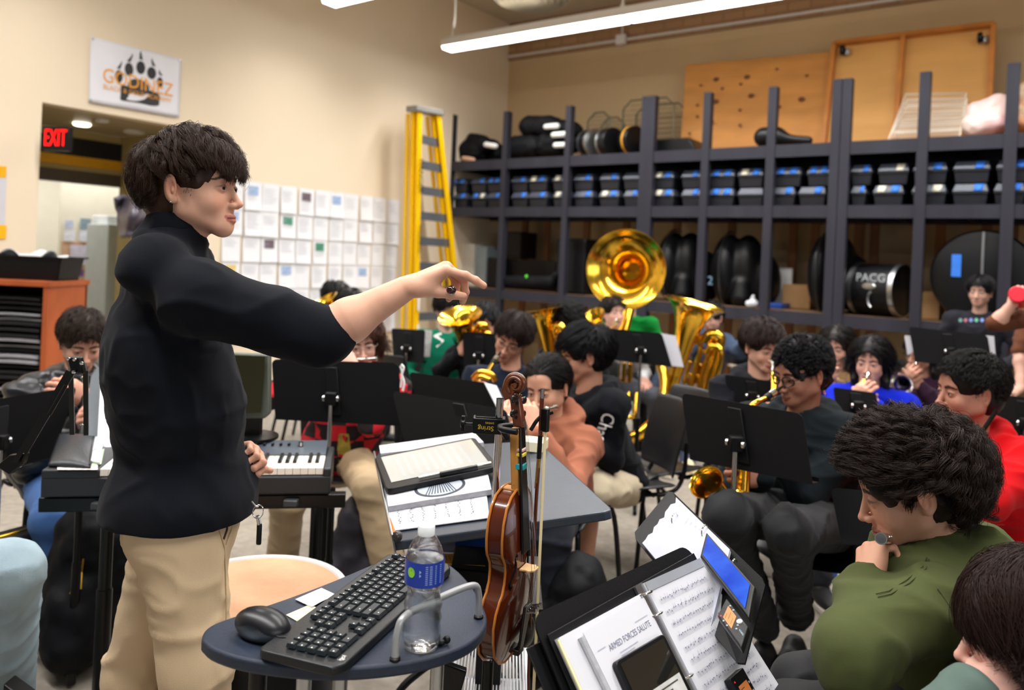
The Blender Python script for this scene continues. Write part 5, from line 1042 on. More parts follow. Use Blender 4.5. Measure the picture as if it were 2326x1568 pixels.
def sax(label, mouth, m1, n1, n2, b0_, b1_, bow, bell0, bell1, rb=.062, tube_m=None):
    """points: beak, end of mouthpiece, neck bend, neck end, body top, body bottom, bow, bell throat, bell rim centre"""
    M = tube_m or m_brass; A = [np.asarray(x, float) for x in (mouth, m1, n1, n2, b0_, b1_, bow, bell0, bell1)]; mouth, m1, n1, n2, b0_, b1_, bow, bell0, bell1 = A
    t = thing('saxophone', label, 'saxophone', tuple(bow), group='saxophones held up to play'); d = nrm(m1 - mouth)
    mb = MB(); mb.lathe([(.003, 0), (.008, .03), (.0115, .06), (.0125, .095)], mouth, d, 18); mb.build('mouthpiece', m_black, t)
    mb = MB(); mb.tube([mouth + d * .045, mouth + d * .07], .0135, 16); mb.build('ligature', m_silver, t)
    mb = MB(); mb.tube([m1 - d * .035, m1], .009, 12); mb.build('cork', mat('cork_sleeve', '#c39a6a', .8, var=.1), t)
    mb = MB(); P_ = bez([m1, n1, n2, lerp(n2, b0_, .6)], 8); mb.tube(P_, np.linspace(.0085, .0135, len(P_)), 14); mb.build('neck', M, t)
    mb = MB(); P_ = bez([b0_, lerp(b0_, b1_, .5), b1_], 6); mb.tube(P_, np.linspace(.0145, .028, len(P_)), 16); mb.build('body_tube', M, t)
    mb = MB(); P_ = bez([b1_, lerp(b1_, bow, .75) + nrm(bow - bell0) * .01, bow, lerp(bow, bell0, .4), bell0], 6); mb.tube(P_, np.linspace(.029, .037, len(P_)), 16); mb.build('bow', M, t)
    d2 = nrm(bell1 - bell0); L = np.linalg.norm(bell1 - bell0); pr = [(.037 + (rb - .037) * (i / 12) ** 2.4, L * i / 12) for i in range(13)]; mb = MB(); mb.lathe(bell_mesh(pr, .0015), bell0, d2, 36, cap=False); mb.build('bell', M, t, smooth=60)
    ax = nrm(b1_ - b0_); sd = nrm(np.cross(ax, bell1 - b1_)); fr = nrm(np.cross(sd, ax))
    for i in range(8):
        c = lerp(b0_, b1_, .1 + .11 * i); r = lerp(.0155, .03, .1 + .11 * i); w = fr if i % 2 else nrm(fr + sd); mb = MB(); mb.lathe([(.010 + .001 * i, 0), (.010 + .001 * i, .004), (.004, .007)], c + w * r, w, 14); mb.build('key', m_brass2 if M is m_brass else M, t)
    for s_ in (-1, 1): mb = MB(); mb.tube([lerp(b0_, b1_, .04) + (fr * .6 + sd * s_ * .8) * .022, lerp(b0_, b1_, .96) + (fr * .6 + sd * s_ * .8) * .036], .0022, 6); mb.build('rod', M, t)
    return t
def sousaphone(label, bc, bd, ringc, ringR, ring_n, mouth):
    """bell centre and facing, body ring around the player"""
    bc, bd, ringc, mouth = [np.asarray(x, float) for x in (bc, bd, ringc, mouth)]; bd = nrm(bd); t = thing('sousaphone', label, 'sousaphone', tuple(ringc))
    mb = MB(); rb = .315; pr = [(.055, -.42), (.062, -.34), (.08, -.25), (.105, -.17), (.15, -.1), (.21, -.05), (.265, -.02), (rb, 0)]
    mb.lathe(pr + [(rb + .006, .005), (rb + .004, -.004)] + [(r - .004, h) for r, h in pr[::-1][1:]], bc, bd, 56, cap=False); mb.build('bell', m_brass, t, smooth=60)
    th = bc - bd * .42; R = frame(ring_n); ang = np.linspace(-1.9, 3.3, 34); ring = [ringc + R @ np.array([math.cos(a) * ringR[0], math.sin(a) * ringR[1], .0]) for a in ang]
    mb = MB(); P_ = bez([bc - bd * .38, th - bd * .12, lerp(th, ring[0], .5) - bd * .1, ring[0]], 8); mb.tube(P_, np.linspace(.056, .05, len(P_)), 20); mb.build('bell_neck', m_brass, t, smooth=60)
    mb = MB(); mb.tube(ring, np.linspace(.05, .025, len(ring)), 18); mb.build('body_ring', m_brass, t, smooth=60)
    for i in range(4):
        mb = MB(); c = ringc + R @ np.array([(-.08 + .07 * i) , -ringR[1] * (.55 - .05 * i), .05]); mb.tube(bez([c + R @ np.array([-.03, .12, 0]), c + R @ np.array([-.03, -.03, .02]), c + R @ np.array([0, -.07, .02]), c + R @ np.array([.03, -.03, .02]), c + R @ np.array([.03, .12, 0])], 5), .014, 12); mb.build('branch', m_brass, t)
    for i in range(3): mb = MB(); c = ringc + R @ np.array([.02 + .045 * i, .02, .12]); mb.lathe([(.018, 0), (.018, .14), (.004, .145), (.004, .17), (.012, .171), (.012, .178)], c, UP, 14); mb.build('valve', m_brass, t)
    mb = MB(); P_ = bez([ring[-1], lerp(ring[-1], mouth, .6) + UP * .05, mouth + nrm(ring[-1] - mouth) * .08], 8); mb.tube(P_, .009, 10); mb.build('gooseneck', m_brass, t)
    mb = MB(); mb.lathe([(.018, 0), (.019, .01), (.014, .03), (.007, .05), (.006, .09)], mouth, nrm(ring[-1] - mouth), 16); mb.build('mouthpiece', m_silver, t)
    return t
# ---------------- violin, bow and their stand ----------------
m_varn = mat('violin_varnish', '#552009', .2, var=.45, vscale=7, coat=.7, stretch=(1, 1, .25)); m_neckw = mat('neck_maple', '#b07a3a', .35, var=.1, vscale=20)
m_scroll = mat('scroll_maple', '#5c2d14', .3, var=.3, vscale=30, coat=.4); m_vedge = mat('violin_edge', '#b5702c', .3, var=.15, coat=.5); m_ebony = mat('ebony', '#0b0b0c', .3, var=.1)
def violin(o, R):
    """local: z up towards the scroll, y out of the top plate, origin at the tailpiece end"""
    t = inst('violin', 'brown violin hanging by its scroll from the chrome stand', 'violin', o, R)
    half = [(0, 0), (.03, .0), (.062, .012), (.088, .036), (.100, .070), (.103, .098), (.094, .124), (.082, .138), (.079, .143), (.066, .152), (.057, .172), (.055, .195), (.059, .212), (.071, .228), (.0765, .234), (.080, .244), (.083, .268), (.080, .300), (.068, .328), (.045, .347), (.02, .354), (0, .355)]
    out = [(x, z) for x, z in half] + [(-x, z) for x, z in half[::-1][1:-1]]; n = len(out); c = np.array([0, .18])
    def plate(y0, sgn, arch, name, m):
        V = []; F = []; rings = [1.0, .985, .93, .8, .6, .35, .12]
        for k, q in enumerate(rings):
            for (x, z) in out: V.append(((x) * q, y0 + sgn * arch * (1 - q ** 2) ** .8 + (sgn * .003 if 0 < k < 3 else 0) * 0, c[1] + (z - c[1]) * q))
        V.append((0, y0 + sgn * arch, c[1])); 
        for k in range(len(rings) - 1):
            for i in range(n): F.append((k * n + i, k * n + (i + 1) % n, (k + 1) * n + (i + 1) % n, (k + 1) * n + i))
        for i in range(n): F.append(((len(rings) - 1) * n + i, (len(rings) - 1) * n + (i + 1) % n, len(V) - 1))
        mesh_obj(name, V, F, m, t, False, smooth=180)
    plate(.031, 1, .016, 'top_plate', m_varn); plate(-.003, -1, .014, 'back_plate', m_varn)
    mb = MB(); V = [(x * .965, y, .18 + (z - .18) * .98) for y in (-.002, .03) for x, z in out]; mb.add(V, [(i, (i + 1) % n, n + (i + 1) % n, n + i) for i in range(n)]); mb.build('rib', m_varn, t, False, smooth=180)
    for y in (-.0035, .0305): mb = MB(); mb.tube([(x, y, z) for x, z in out], .0028, 6, closed=True); mb.build('purfled_edge', m_vedge, t, False)
    for s in (-1, 1):
        mb = MB(); mb.tube(bez([(s * .030, .044, .228), (s * .037, .043, .222), (s * .034, .046, .205), (s * .044, .043, .185), (s * .052, .04, .17), (s * .047, .041, .163)], 5), .0019, 6); mb.ball((s * .031, .0445, .225), .0035, 8); mb.ball((s * .048, .042, .166), .0042, 8); mb.build('f_hole', m_blackm, t, False)
    mb = MB(); mb.prism([(-.0125, .035, .340), (.0125, .035, .340), (.0115, .022, .48), (-.0115, .022, .48)], (0, -.018, 0)); mb.lathe([(.013, 0), (.012, .12)], (0, .022, .36), (0, 0, 1), 14, sxy=(1, .8)); mb.box((0, .012, .345), (.026, .035, .02)); mb.build('neck', m_neckw, t, False, bevel=.003)
    mb = MB(); mb.prism([(-.021, .056, .225), (.021, .056, .225), (.012, .031, .485), (-.012, .031, .485)], (0, -.006, 0)); mb.build('fingerboard', m_ebony, t, False, bevel=.002)
    mb = MB(); mb.prism([(-.012, .036, .484), (.012, .036, .484), (.0085, .02, .555), (-.0085, .02, .555)], (0, -.024, 0)); mb.build('pegbox', m_scroll, t, False, bevel=.004)
    # scroll
    mb = MB(); cc = np.array([0, .012, .572]); V = []
    sp = [(cc[1] - math.cos(a) * (.021 - .0022 * a), cc[2] + math.sin(a) * (.021 - .0022 * a)) for a in np.linspace(-1.3, 7.4, 50)]
    mb.tube([(0, y, z) for y, z in sp], np.linspace(.0115, .0035, 50), 12, sx=1.0); mb.tube([(0, -.004, .54), (0, -.012, .556), (0, -.008, .572)], [.011, .012, .011], 12)
    mb.tube([(-.018, cc[1], cc[2]), (.018, cc[1], cc[2])], .0055, 12)
    for s in (-1, 1): mb.tube([(s * (.0095 + .0012 * a), cc[1] - math.cos(a) * (.0185 - .0021 * a), cc[2] + math.sin(a) * (.0185 - .0021 * a)) for a in np.linspace(-1.0, 7.0, 40)], np.linspace(.0045, .0022, 40), 8)
    mb.build('scroll', m_scroll, t, False, smooth=60)
    for i, (s, z) in enumerate(((-1, .505), (1, .517), (-1, .535), (1, .547))):
        mb = MB(); mb.tube([(-s * .012, .018, z), (s * .022, .018, z)], .0035, 8); mb.ball((s * .032, .018, z), (.012, .0045, .0085), 12); mb.build('peg', m_ebony, t, False)
    mb = MB(); V = [(-.0205, .048, .190), (.0205, .048, .190), (.0175, .060, .190), (.0205, .068, .190), (.010, .0785, .190), (-.010, .080, .190), (-.0205, .070, .190), (-.0175, .060, .190)]; mb.prism(V, (0, 0, .004)); br = mb.build('bridge', mat('bridge_maple', '#e2b681', .5, var=.08, vscale=60), t, False, bevel=.0008)
    mb = MB(); [mb.tube([(x, y, .1895), (x, y, .1945)], .0028, 10) for x, y in ((-.008, .064), (.008, .064), (0, .055))]; mb.build('bridge_hole', m_blackm, br, False) if 0 else None
    mb = MB(); mb.prism([(-.012, .05, .02), (.012, .05, .02), (.023, .062, .12), (-.023, .062, .12)], (0, .006, 0)); mb.build('tailpiece', m_ebony, t, False, bevel=.003)
    for i in range(4): x = -.0165 + .011 * i; mb = MB(); mb.lathe([(.0035, 0), (.0035, .014), (.005, .015), (.005, .02)], (x, .07, .108), (0, 1, .3), 8); mb.build('fine_tuner', m_chrome, t, False)
    for i in range(4):
        x = -.0165 + .011 * i; k = (i - 1.5) * .0035; mb = MB(); mb.tube([(x, .068, .12), (x, .0785 - abs(i - 1.5) * .003, .193), (k * 1.4, .038, .486), (k, .022, .52)], .0005, 5); mb.build('string', m_steel, t, False)
    mb = MB(); mb.ball((-.048, .05, .035), (.04, .010, .03), 20, rotx(.15)); mb.box((-.03, .02, .0), (.03, .05, .012)); mb.build('chinrest', m_ebony, t, False, bevel=.004)
    for z, cc_, w in ((.402, '#1e8f96', .013), (.427, '#e8d04a', .008), (.437, '#e6b3ae', .007)): mb = MB(); mb.box((0, .0235 + (.48 - z) * .1, z), (.0265 - (z - .34) * .03, .0205, w)); mb.build('finger_tape', mat('tape_' + cc_, cc_, .6, var=.05), t, False, bevel=.002)
    return t
def bow(o, R):
    t = inst('violin_bow', 'brown violin bow hanging vertically beside the violin', 'bow', o, R)      # local z down from the button
    mb = MB(); mb.tube([(0, 0, .02), (0, 0, .1)], .0046, 8); mb.tube([(0, 0, .1), (0, .006, .4), (0, .003, .62), (0, -.004, .72)], [.0043, .0038, .003, .0028], 8); mb.build('stick', mat('bow_wood', '#55220f', .3, var=.15, coat=.4), t, False)
    mb = MB(); mb.tube([(0, 0, 0), (0, 0, .02)], .0048, 12); mb.build('button', m_chrome, t, False)
    mb = MB(); mb.box((0, -.011, .065), (.011, .018, .05)); fo = mb.build('frog', m_ebony, t, False, bevel=.002)
    mb = MB(); mb.lathe([(.0035, 0), (.003, .001)], (-.0056, -.013, .06), (-1, 0, 0), 12); mb.build('eye', m_silver, fo, False)
    mb = MB(); mb.box((0, -.013, .40), (.009, .0014, .62)); mb.build('hair', mat('bow_hair', '#e9d7a8', .6, var=.05), t, False)
    mb = MB(); mb.tube([(0, 0, .1), (0, .001, .15)], .0052, 8); mb.build('grip', m_black, t, False); mb = MB(); mb.tube([(0, .001, .15), (0, .004, .215)], .0047, 8); mb.build('winding', mat('gold_winding', '#a98850', .35, .8, var=.2, vscale=200), t, False)
    mb = MB(); mb.prism([(-.004, .002, .70), (.004, .002, .70), (.004, -.024, .715), (-.004, -.024, .715)], (0, 0, .014)); mb.build('tip', m_ebony, t, False)
    return t
# ---------------- chairs and music stands ----------------
m_seat = mat('moulded_black_seat', '#121317', .36, var=.08, bump=.15, bscale=250); m_leg = mat('black_steel', '#08080a', .35, .2, var=.05)
def make_chair():
    t = thing('band_chair', 'chair', 'chair', (0, 0, 0))
    def sh(u, v): x = (u - .5) * .44 * (1 - .12 * v); y = -.21 + .42 * v; return (x, y, .45 + .012 * math.cos((u - .5) * 6.0) * -1 + .02 * (v - .35) ** 2 - .022 * max(0, .18 - v) * 6 + .02 * abs(u - .5) ** 2)
    mb = MB(); mb.grid(sh, 10, 10); mb.build('seat', m_seat, t, False, thick=.014, sub=1, smooth=180)
    def bk(u, v): w = .40 * (1 - .10 * abs(v - .45) ** 1.5 * 2.2); x = (u - .5) * w; return (x, .215 + .035 * v + .05 * v * v - .045 * (1 - (2 * u - 1) ** 2) * -1 - .03, .50 + .35 * v)
    mb = MB(); mb.grid(bk, 10, 10); mb.build('backrest', m_seat, t, False, thick=.014, sub=1, smooth=180)
    for s in (-1, 1):
        mb = MB(); mb.tube(bez([(s * .17, -.14, .43), (s * .2, -.2, .40), (s * .225, -.25, .01)], 5), .0115, 10); mb.build('leg', m_leg, t, False)
        mb = MB(); mb.tube(bez([(s * .17, .12, .43), (s * .205, .19, .40), (s * .225, .27, .01)], 5), .0115, 10); mb.build('leg', m_leg, t, False)
        mb = MB(); mb.tube(bez([(s * .16, .05, .425), (s * .165, .2, .44), (s * .16, .255, .52), (s * .14, .275, .66)], 5), .0105, 10); mb.build('back_support', m_leg, t, False)
    mb = MB(); mb.tube([(-.17, -.1, .425), (.17, -.1, .425)], .01, 8); mb.tube([(-.17, .1, .425), (.17, .1, .425)], .01, 8); mb.build('seat_frame', m_leg, t, False)
    return t
CH0 = make_chair(); CHN = [0]
def chair(pos, yaw, label):
    o = CH0 if CHN[0] == 0 else copy_tree(CH0); CHN[0] += 1; return place(o, (pos[0], pos[1], 0), math.radians(yaw), label, 'band chairs')
m_desk = mat('stand_black', '#060608', .5, spec=.25, var=.08, vscale=20, bump=.1, bscale=300); m_tubec = mat('stand_chrome', '#c9cacc', .25, 1.0, var=.05)
def stand(label, TL, TR, BR, BL, lip=1, pole=.5, chrome=True, base=True, yaw=None):
    """music stand: the four desk corners as seen from the camera; lip = +1 when the ledge is on the far side"""
    q = [np.asarray(P(*c) if len(c) == 3 and c[0] > 20 or c[0] < -20 else c, float) for c in (TL, TR, BR, BL)]; TL, TR, BR, BL = q
    n = nrm(np.cross(TR - TL, BL - TL)); cam_ = np.array([0, 0, CAMH]); n = n if n.dot(cam_ - TL) > 0 else -n       # towards the camera
    c = (TL + TR + BR + BL) / 4; foot = c - n * .0; t = thing('music_stand', label, 'music stand', (foot[0], foot[1], 0), group='black music stands')
    e1 = nrm(TR - TL); dn = nrm(BL - TL); W_, H_ = np.linalg.norm(TR - TL), np.linalg.norm(BL - TL)
    def Q(u, v): return (TL * (1 - u) + TR * u) * (1 - v) + (BL * (1 - u) + BR * u) * v
    r = .09; out = []
    for (u, v, a0) in ((0, 0, math.pi), (1, 0, 1.5 * math.pi)):
        for a in np.linspace(a0, a0 + math.pi / 2, 5): out.append(Q(u + (1 if u == 0 else -1) * r * .55 + r * .55 * math.cos(a), v + r + r * math.sin(a)))
    out += [Q(1, 1), Q(0, 1)]; mb = MB(); mb.prism(out, -n * .004 * lip); mb.build('desk', m_desk, t, smooth=20)
    mb = MB(); mb.prism([BL, BR, BR - n * lip * .055, BL - n * lip * .055], dn * .004); mb.prism([BL - n * lip * .055, BR - n * lip * .055, BR - n * lip * .055 - dn * .014, BL - n * lip * .055 - dn * .014], -n * lip * .003); mb.build('ledge', m_desk, t, smooth=0)
    k = Q(pole, .62) + n * lip * .02; mb = MB(); mb.box(Q(pole, .5) + n * .006 * lip, (.05, H_ * .8, .010), np.stack([e1, dn, np.cross(e1, dn)], 1)); mb.build('back_rib', m_desk, t, bevel=.003)
    mb = MB(); mb.box(k + n * lip * .01, (.045, .035, .05)); mb.build('tilt_block', m_desk, t, bevel=.005)
    for s in (-1, 1): mb = MB(); mb.lathe([(.012, 0), (.012, .008), (.006, .012)], k + e1 * s * .024 + n * lip * .012, e1 * s, 14); mb.build('tilt_knob', m_tubec, t)
    p0 = k + n * lip * .012; zc = p0[2] * .52; mb = MB(); mb.tube([(p0[0], p0[1], p0[2]), (p0[0], p0[1], zc)], .0085, 12); mb.build('inner_tube', m_tubec if chrome else m_desk, t)
    mb = MB(); mb.tube([(p0[0], p0[1], zc + .02), (p0[0], p0[1], .12)], .0145, 12); mb.tube([(p0[0], p0[1], zc + .035), (p0[0], p0[1], zc)], .018, 12); mb.build('outer_tube', m_desk, t)
    if base:
        for i in range(3):
            a = i * 2.094 + c[0] * 3; d = np.array([math.cos(a), math.sin(a), 0]); b = np.array([p0[0], p0[1], 0]); mb = MB(); mb.tube(bez([b + UP * .15, b + d * .08 + UP * .13, b + d * .2 + UP * .07, b + d * .25 + UP * .018, b + d * .27 + UP * .014], 5), .0125, 8); mb.build('leg', m_desk, t)
    return t, Q, n
def sheetq(pts, name, label, cat, m=None, th=.002, group=None, parent=None, n=None):
    pts = np.array(pts, float); nn = nrm(np.cross(pts[1] - pts[0], pts[3] - pts[0])) if n is None else n; mb = MB(); mb.prism(pts, nn * th); o = mb.build(name, m or m_paper, parent, smooth=0)
    return tag(o, label, cat, group) if parent is None else o
# black music stands through the band
stand('music stand with a white cord on its edge before the plaid shirt player', (617, 816, 3.08), (906, 825, 3.02), (911, 966, 2.98), (625, 951, 3.04), 1, .48)
stand('music stand with grey paper, behind the front stand in the middle', (930, 845, 3.45), (1113, 871, 3.2), (1150, 990, 3.1), (962, 975, 3.35), -1, .5)
stand('tilted music stand in front of the peach hoodie flute player', (892, 888, 2.88), (1150, 930, 2.62), (1180, 1052, 2.5), (926, 1030, 2.78), -1, .6)
stand('large music stand in front of the saxophone player with glasses', (1548, 893, 2.72), (1822, 940, 2.42), (1845, 1098, 2.36), (1567, 1042, 2.66), 1, .47)
sg = stand('music stand with white paper below the sousaphone bell', (1370, 745, 5.0), (1503, 757, 4.9), (1526, 833, 4.86), (1393, 817, 4.96), 1, .55)
stand('music stand half hidden behind the glasses player, beside the tuba', (1646, 851, 3.9), (1765, 868, 3.8), (1775, 935, 3.78), (1656, 915, 3.88), 1)
si = stand('music stand with papers at both ends in front of the standing man', (2064, 742, 4.6), (2243, 762, 4.4), (2256, 840, 4.36), (2078, 820, 4.56), 1, .5)
stand('black music stand behind the curly haired flute player', (1886, 1108, 2.5), (2216, 1135, 2.25), (2230, 1232, 2.2), (1912, 1236, 2.44), 1, .5)
sk = stand('small music stand with a booklet in front of the green sweatshirt', (889, 746, 5.1), (966, 750, 5.05), (962, 824, 5.0), (893, 818, 5.06), 1, .5)
stand('music stand below the dark haired euphonium player', (1050, 754, 4.9), (1126, 758, 4.86), (1130, 842, 4.84), (1054, 838, 4.88), 1, .5)
stand('music stand at the right edge behind the red hoodie', (2232, 893, 3.6), (2420, 912, 3.4), (2432, 1010, 3.36), (2246, 990, 3.56), 1, .5)
stand('small stand edge between the two trumpet players', (1893, 880, 3.75), (1990, 893, 3.7), (2000, 955, 3.68), (1900, 940, 3.72), 1, .5)
stand('music stand at the far left edge under the folding arm', (-110, 925, 2.55), (176, 877, 2.85), (120, 1040, 2.8), (-120, 1090, 2.5), 1, .4)
m_pg = mat('grey_page', '#c4c4cb', .6, var=.04)
sheetq([P(1500, 757, 4.95), P(1535, 763, 4.94), P(1553, 834, 4.9), P(1524, 831, 4.9)], 'sheet_music', 'white sheets sticking out of the stand beside the tuba', 'sheet music', m_pg, .01)
sheetq([P(2240, 762, 4.42), P(2258, 764, 4.42), P(2264, 840, 4.38), P(2252, 840, 4.38)], 'sheet_music', 'grey paper edge at the right end of the papered stand', 'sheet music', m_pg, .01); sheetq([P(2056, 763, 4.62), P(2067, 762, 4.62), P(2076, 798, 4.6), P(2063, 806, 4.6)], 'sheet_music', 'white paper edge at the left end of the papered stand', 'sheet music', m_paper, .01)
sheetq([P(962, 749, 5.12), P(982, 751, 5.12), P(976, 811, 5.1), P(956, 812, 5.1)], 'sheet_music', 'booklet with a yellow stripe beside the green sweatshirt', 'sheet music', mat('booklet', '#cfcfce', .6, col2='#8d8f8a', vscale=14), .008)
sheetq([P(1100, 869, 3.2), P(1128, 876, 3.2), P(1155, 935, 3.12), P(1140, 948, 3.1)], 'sheet_music', 'grey paper curling over the second middle stand', 'sheet music', m_pg, .006)
mb = MB(); mb.tube(bez([P(911, 828, 3.0), P(917, 836, 3.0), P(913, 852, 3.0), P(918, 870, 3.0), P(915, 888, 3.0)], 6), .005, 6); mb.tube(bez([P(909, 832, 3.0), P(913, 848, 3.0), P(910, 880, 3.0)], 6), .004, 6); tag(mb.build('earphone_cord', m_white), 'white cord hanging on the right edge of the wide stand', 'cord')
# spare chairs
chair(P(1478, 1110, 4.05), -62, 'empty black chair beside the logo hoodie'); chair(P(946, 760, 5.3), 140, 'empty black chair in front of the ladder')
# ---------------- conductor's table ----------------
def plane_fn(A, B, Cc):
    n = nrm(np.cross(B - A, Cc - A)); n = n if n[2] > 0 else -n
    def f(x, y, off=0.0):
        d = P(x, y, 1.0) - np.array([0, 0, CAMH]); o = np.array([0, 0, CAMH]); t_ = ((A + n * off) - o).dot(n) / d.dot(n); return o + d * t_
    return f, n
bq_, bn = plane_fn(P(893, 1232, 1.74), P(1390, 1158, 1.73), P(1225, 1003, 2.34))
t = thing('conductor_table', 'slate grey conductor table top behind the violin', 'table', tuple(PF(1150, 1120, 0) * 0 + np.array([P(1150, 1120, 1.98)[0], 1.98, 0])))
m_slate = mat('slate_laminate', '#363c46', .28, var=.1, vscale=14, bump=.04, bscale=60)
crn = [bq_(893, 1232), bq_(1372, 1163), bq_(1388, 1158), bq_(1386, 1151), bq_(1228, 1006), bq_(1215, 1001), bq_(862, 1022), bq_(852, 1042)]
mb = MB(); mb.prism(crn, -bn * .022); mb.build('top', m_slate, t, bevel=.004, smooth=0)
mb = MB(); a, b = bq_(852, 1040), bq_(894, 1236); mb.bar(a, b, .006, .045, bn); mb.build('stop_edge', m_steel, t, bevel=.002)
cx = np.mean(crn, 0); mb = MB(); mb.box((cx[0], cx[1] + .05, .45), (.07, .05, .8)); mb.build('column', m_leg, t, bevel=.004)
mb = MB(); mb.box((cx[0] - .02, cx[1] - .02, .64), (.30, .34, .02)); mb.build('lower_shelf', m_leg, t, bevel=.003)
mb = MB(); mb.box((cx[0], cx[1], .03), (.5, .45, .03)); mb.build('base', m_leg, t, bevel=.01)
# on the table
sheetq([bq_(889, 1208, .003), bq_(1112, 1178, .003), bq_(1100, 1080, .003), bq_(872, 1110, .003)], 'sheet_music', 'white score sheet lying at the front of the conductor table', 'sheet music', th=.002, n=bn)
def staff(fn, name, parent, x0=.06, x1=.94, y0=.1, y1=.95, rows_=8, m=None, seed=1, notes=True, lw=.0012):
    mb = MB(); rg = random.Random(seed); m = m or m_ink
    for r in range(rows_):
        yy = y0 + (y1 - y0) * r / rows_
        for k in range(5): v = yy + k * (y1 - y0) / rows_ * .09; mb.poly([fn(x0, v), fn(x1, v), fn(x1, v + lw), fn(x0, v + lw)])
        x = x0 + .04
        while notes and x < x1 - .03:
            v = yy + rg.uniform(-.1, .35) * (y1 - y0) / rows_ * .5; w = .008; h = (y1 - y0) / rows_ * .065
            mb.poly([fn(x - w, v), fn(x, v - h), fn(x + w, v), fn(x, v + h)]); st = (y1 - y0) / rows_ * .3 * (1 if rg.random() < .5 else -1); mb.poly([fn(x + w * .7, v), fn(x + w * .7 + .0022, v), fn(x + w * .7 + .0022, v + st), fn(x + w * .7, v + st)])
            x += rg.uniform(.018, .05)
    return mb.build(name, m, parent, smooth=0)
so = COL.objects[-1] if False else [o for o in COL.objects if o.name.startswith('sheet_music')][-1]
def qfn(a, b, c, d, off): 
    a, b, c, d = [np.asarray(x) for x in (a, b, c, d)]; return lambda u, v: (a * (1 - u) + b * u) * (1 - v) + (d * (1 - u) + c * u) * v + off
def qquad(fn, pts): return [fn(*p) for p in pts]
staff(qfn(bq_(889, 1208), bq_(872, 1110), bq_(1100, 1080), bq_(1112, 1178), bn * .0056), 'notation', so, rows_=7, seed=3)
t = thing('score_book', 'thick white score book with a dark round emblem under the tablet', 'book', tuple(bq_(1000, 1130)))
cb = [bq_(884, 1163, .006), bq_(1118, 1124, .006), bq_(1100, 1045, .006), bq_(872, 1080, .006)]
mb = MB(); mb.prism(cb, bn * .012); mb.build('page_block', mat('page_edges', '#a7a8ad', .7, var=.12, vscale=90), t, smooth=0)
cb2 = [p + bn * .0125 for p in cb]; mb = MB(); mb.prism(cb2, bn * .0015); mb.build('cover', m_paper, t, smooth=0)
fn = qfn(cb2[0], cb2[1], cb2[2], cb2[3], bn * .0025); mb = MB()
mb.poly([fn(.52 + .25 * math.cos(a), .27 + .24 * math.sin(a)) for a in np.linspace(0, 6.283, 40, endpoint=False)]); mb.build('emblem', mat('emblem_navy', '#2c3442', .5, var=.1), t, smooth=0)
mb = MB(); mb.poly([p + bn * .0004 for p in (fn(.52 + .22 * math.cos(a), .27 + .21 * math.sin(a)) for a in np.linspace(0, 6.283, 40, endpoint=False))]); mb.build('emblem_disc', mat('emblem_grey', '#aab2bd', .5, var=.1), t, smooth=0)
mb = MB(); [mb.poly([fn(.52 + .03 * i - .006, .1) + bn * .0008, fn(.52 + .03 * i + .006, .1) + bn * .0008, fn(.52 + .012 * i + .004, .44) + bn * .0008, fn(.52 + .012 * i - .004, .44) + bn * .0008]) for i in range(-5, 6)]; mb.build('emblem_ray', mat('emblem_navy', '#2c3442'), t, smooth=0)
mb = MB(); text_mesh('SOUND', .012, fn(.1, .42) + bn * .0003, nrm(fn(.1, .1) - fn(.1, .6)) * -1, nrm(fn(0, .4) - fn(.3, .4)), mb); mb.build('lettering', mat('faint_print', '#c3c6cf'), t, smooth=0)
sheetq([bq_(866, 1040, .005), bq_(1100, 1015, .005), bq_(1079, 993, .005), bq_(863, 1022, .005)], 'folder', 'white folder edge sticking out behind the tablet', 'folder', m_paper, .014, n=bn)
t = thing('tablet', 'tablet in a thick black case lying on the score book', 'tablet', tuple(bq_(1000, 1060)))
tb = [bq_(879, 1126, .022), bq_(1134, 1072, .022), bq_(1080, 1004, .022), bq_(852, 1050, .022)]
mb = MB(); c4 = [];
for i in range(4):
    p, a, b = tb[i], tb[i - 1], tb[(i + 1) % 4]; c4 += [p + (a - p) * .06, p + ((a - p) + (b - p)) * .015, p + (b - p) * .06]
mb.prism(c4, bn * .016); mb.build('case', m_black, t, bevel=.003)
fn = qfn(tb[0], tb[1], tb[2], tb[3], bn * .0165); mb = MB(); mb.prism(qquad(fn, [(.065, .14), (.945, .14), (.95, .93), (.06, .93)]), bn * .0008); sc_ = mb.build('screen', mat('tablet_screen', '#a4a6a4', .1, var=.02, coat=.3), t, smooth=0)
staff(qfn(fn(.1, .2), fn(.1, .85), fn(.9, .85), fn(.9, .2), bn * .0012), 'notation', sc_, rows_=9, m=mat('faint_print', '#c3c6cf'), seed=8, notes=False)
mb = MB(); mb.tube([fn(.3, .06) + bn * .006, fn(.95, .05) + bn * .006], .0042, 10); mb.build('stylus', m_silver, t); mb = MB(); mb.tube([fn(.48, .03) + bn * .006, fn(.82, .02) + bn * .006], .007, 8); mb.build('stylus_loop', m_black, t)
p0, p1 = bq_(884, 1180, .008), bq_(896, 1212, .008); mb = MB(); mb.tube([p0, p1], .0042, 8); tag(mb.build('pencil', mat('pencil_orange', '#e8701c', .4, var=.1)), 'short orange pencil against the metal stop edge', 'pencil')
mb = MB(); mb.ball(bq_(902, 1219, .013), .0125, 16); tag(mb.build('marble_ball', mat('dark_marble', '#3a3836', .25, var=.3, vscale=60)), 'dark grey round ball at the front left corner of the table', 'ball')
c = bq_(1212, 1020, .001); R_ = rotz(-.2)
t = thing('sticky_note_pad', 'cream sticky note block on the far edge of the table', 'note pad', tuple(c)); mb = MB(); mb.box(c + UP * .014, (.075, .075, .028), R_); mb.build('block', mat('cream_paper', '#ece3c4', .7, var=.05), t, smooth=0)
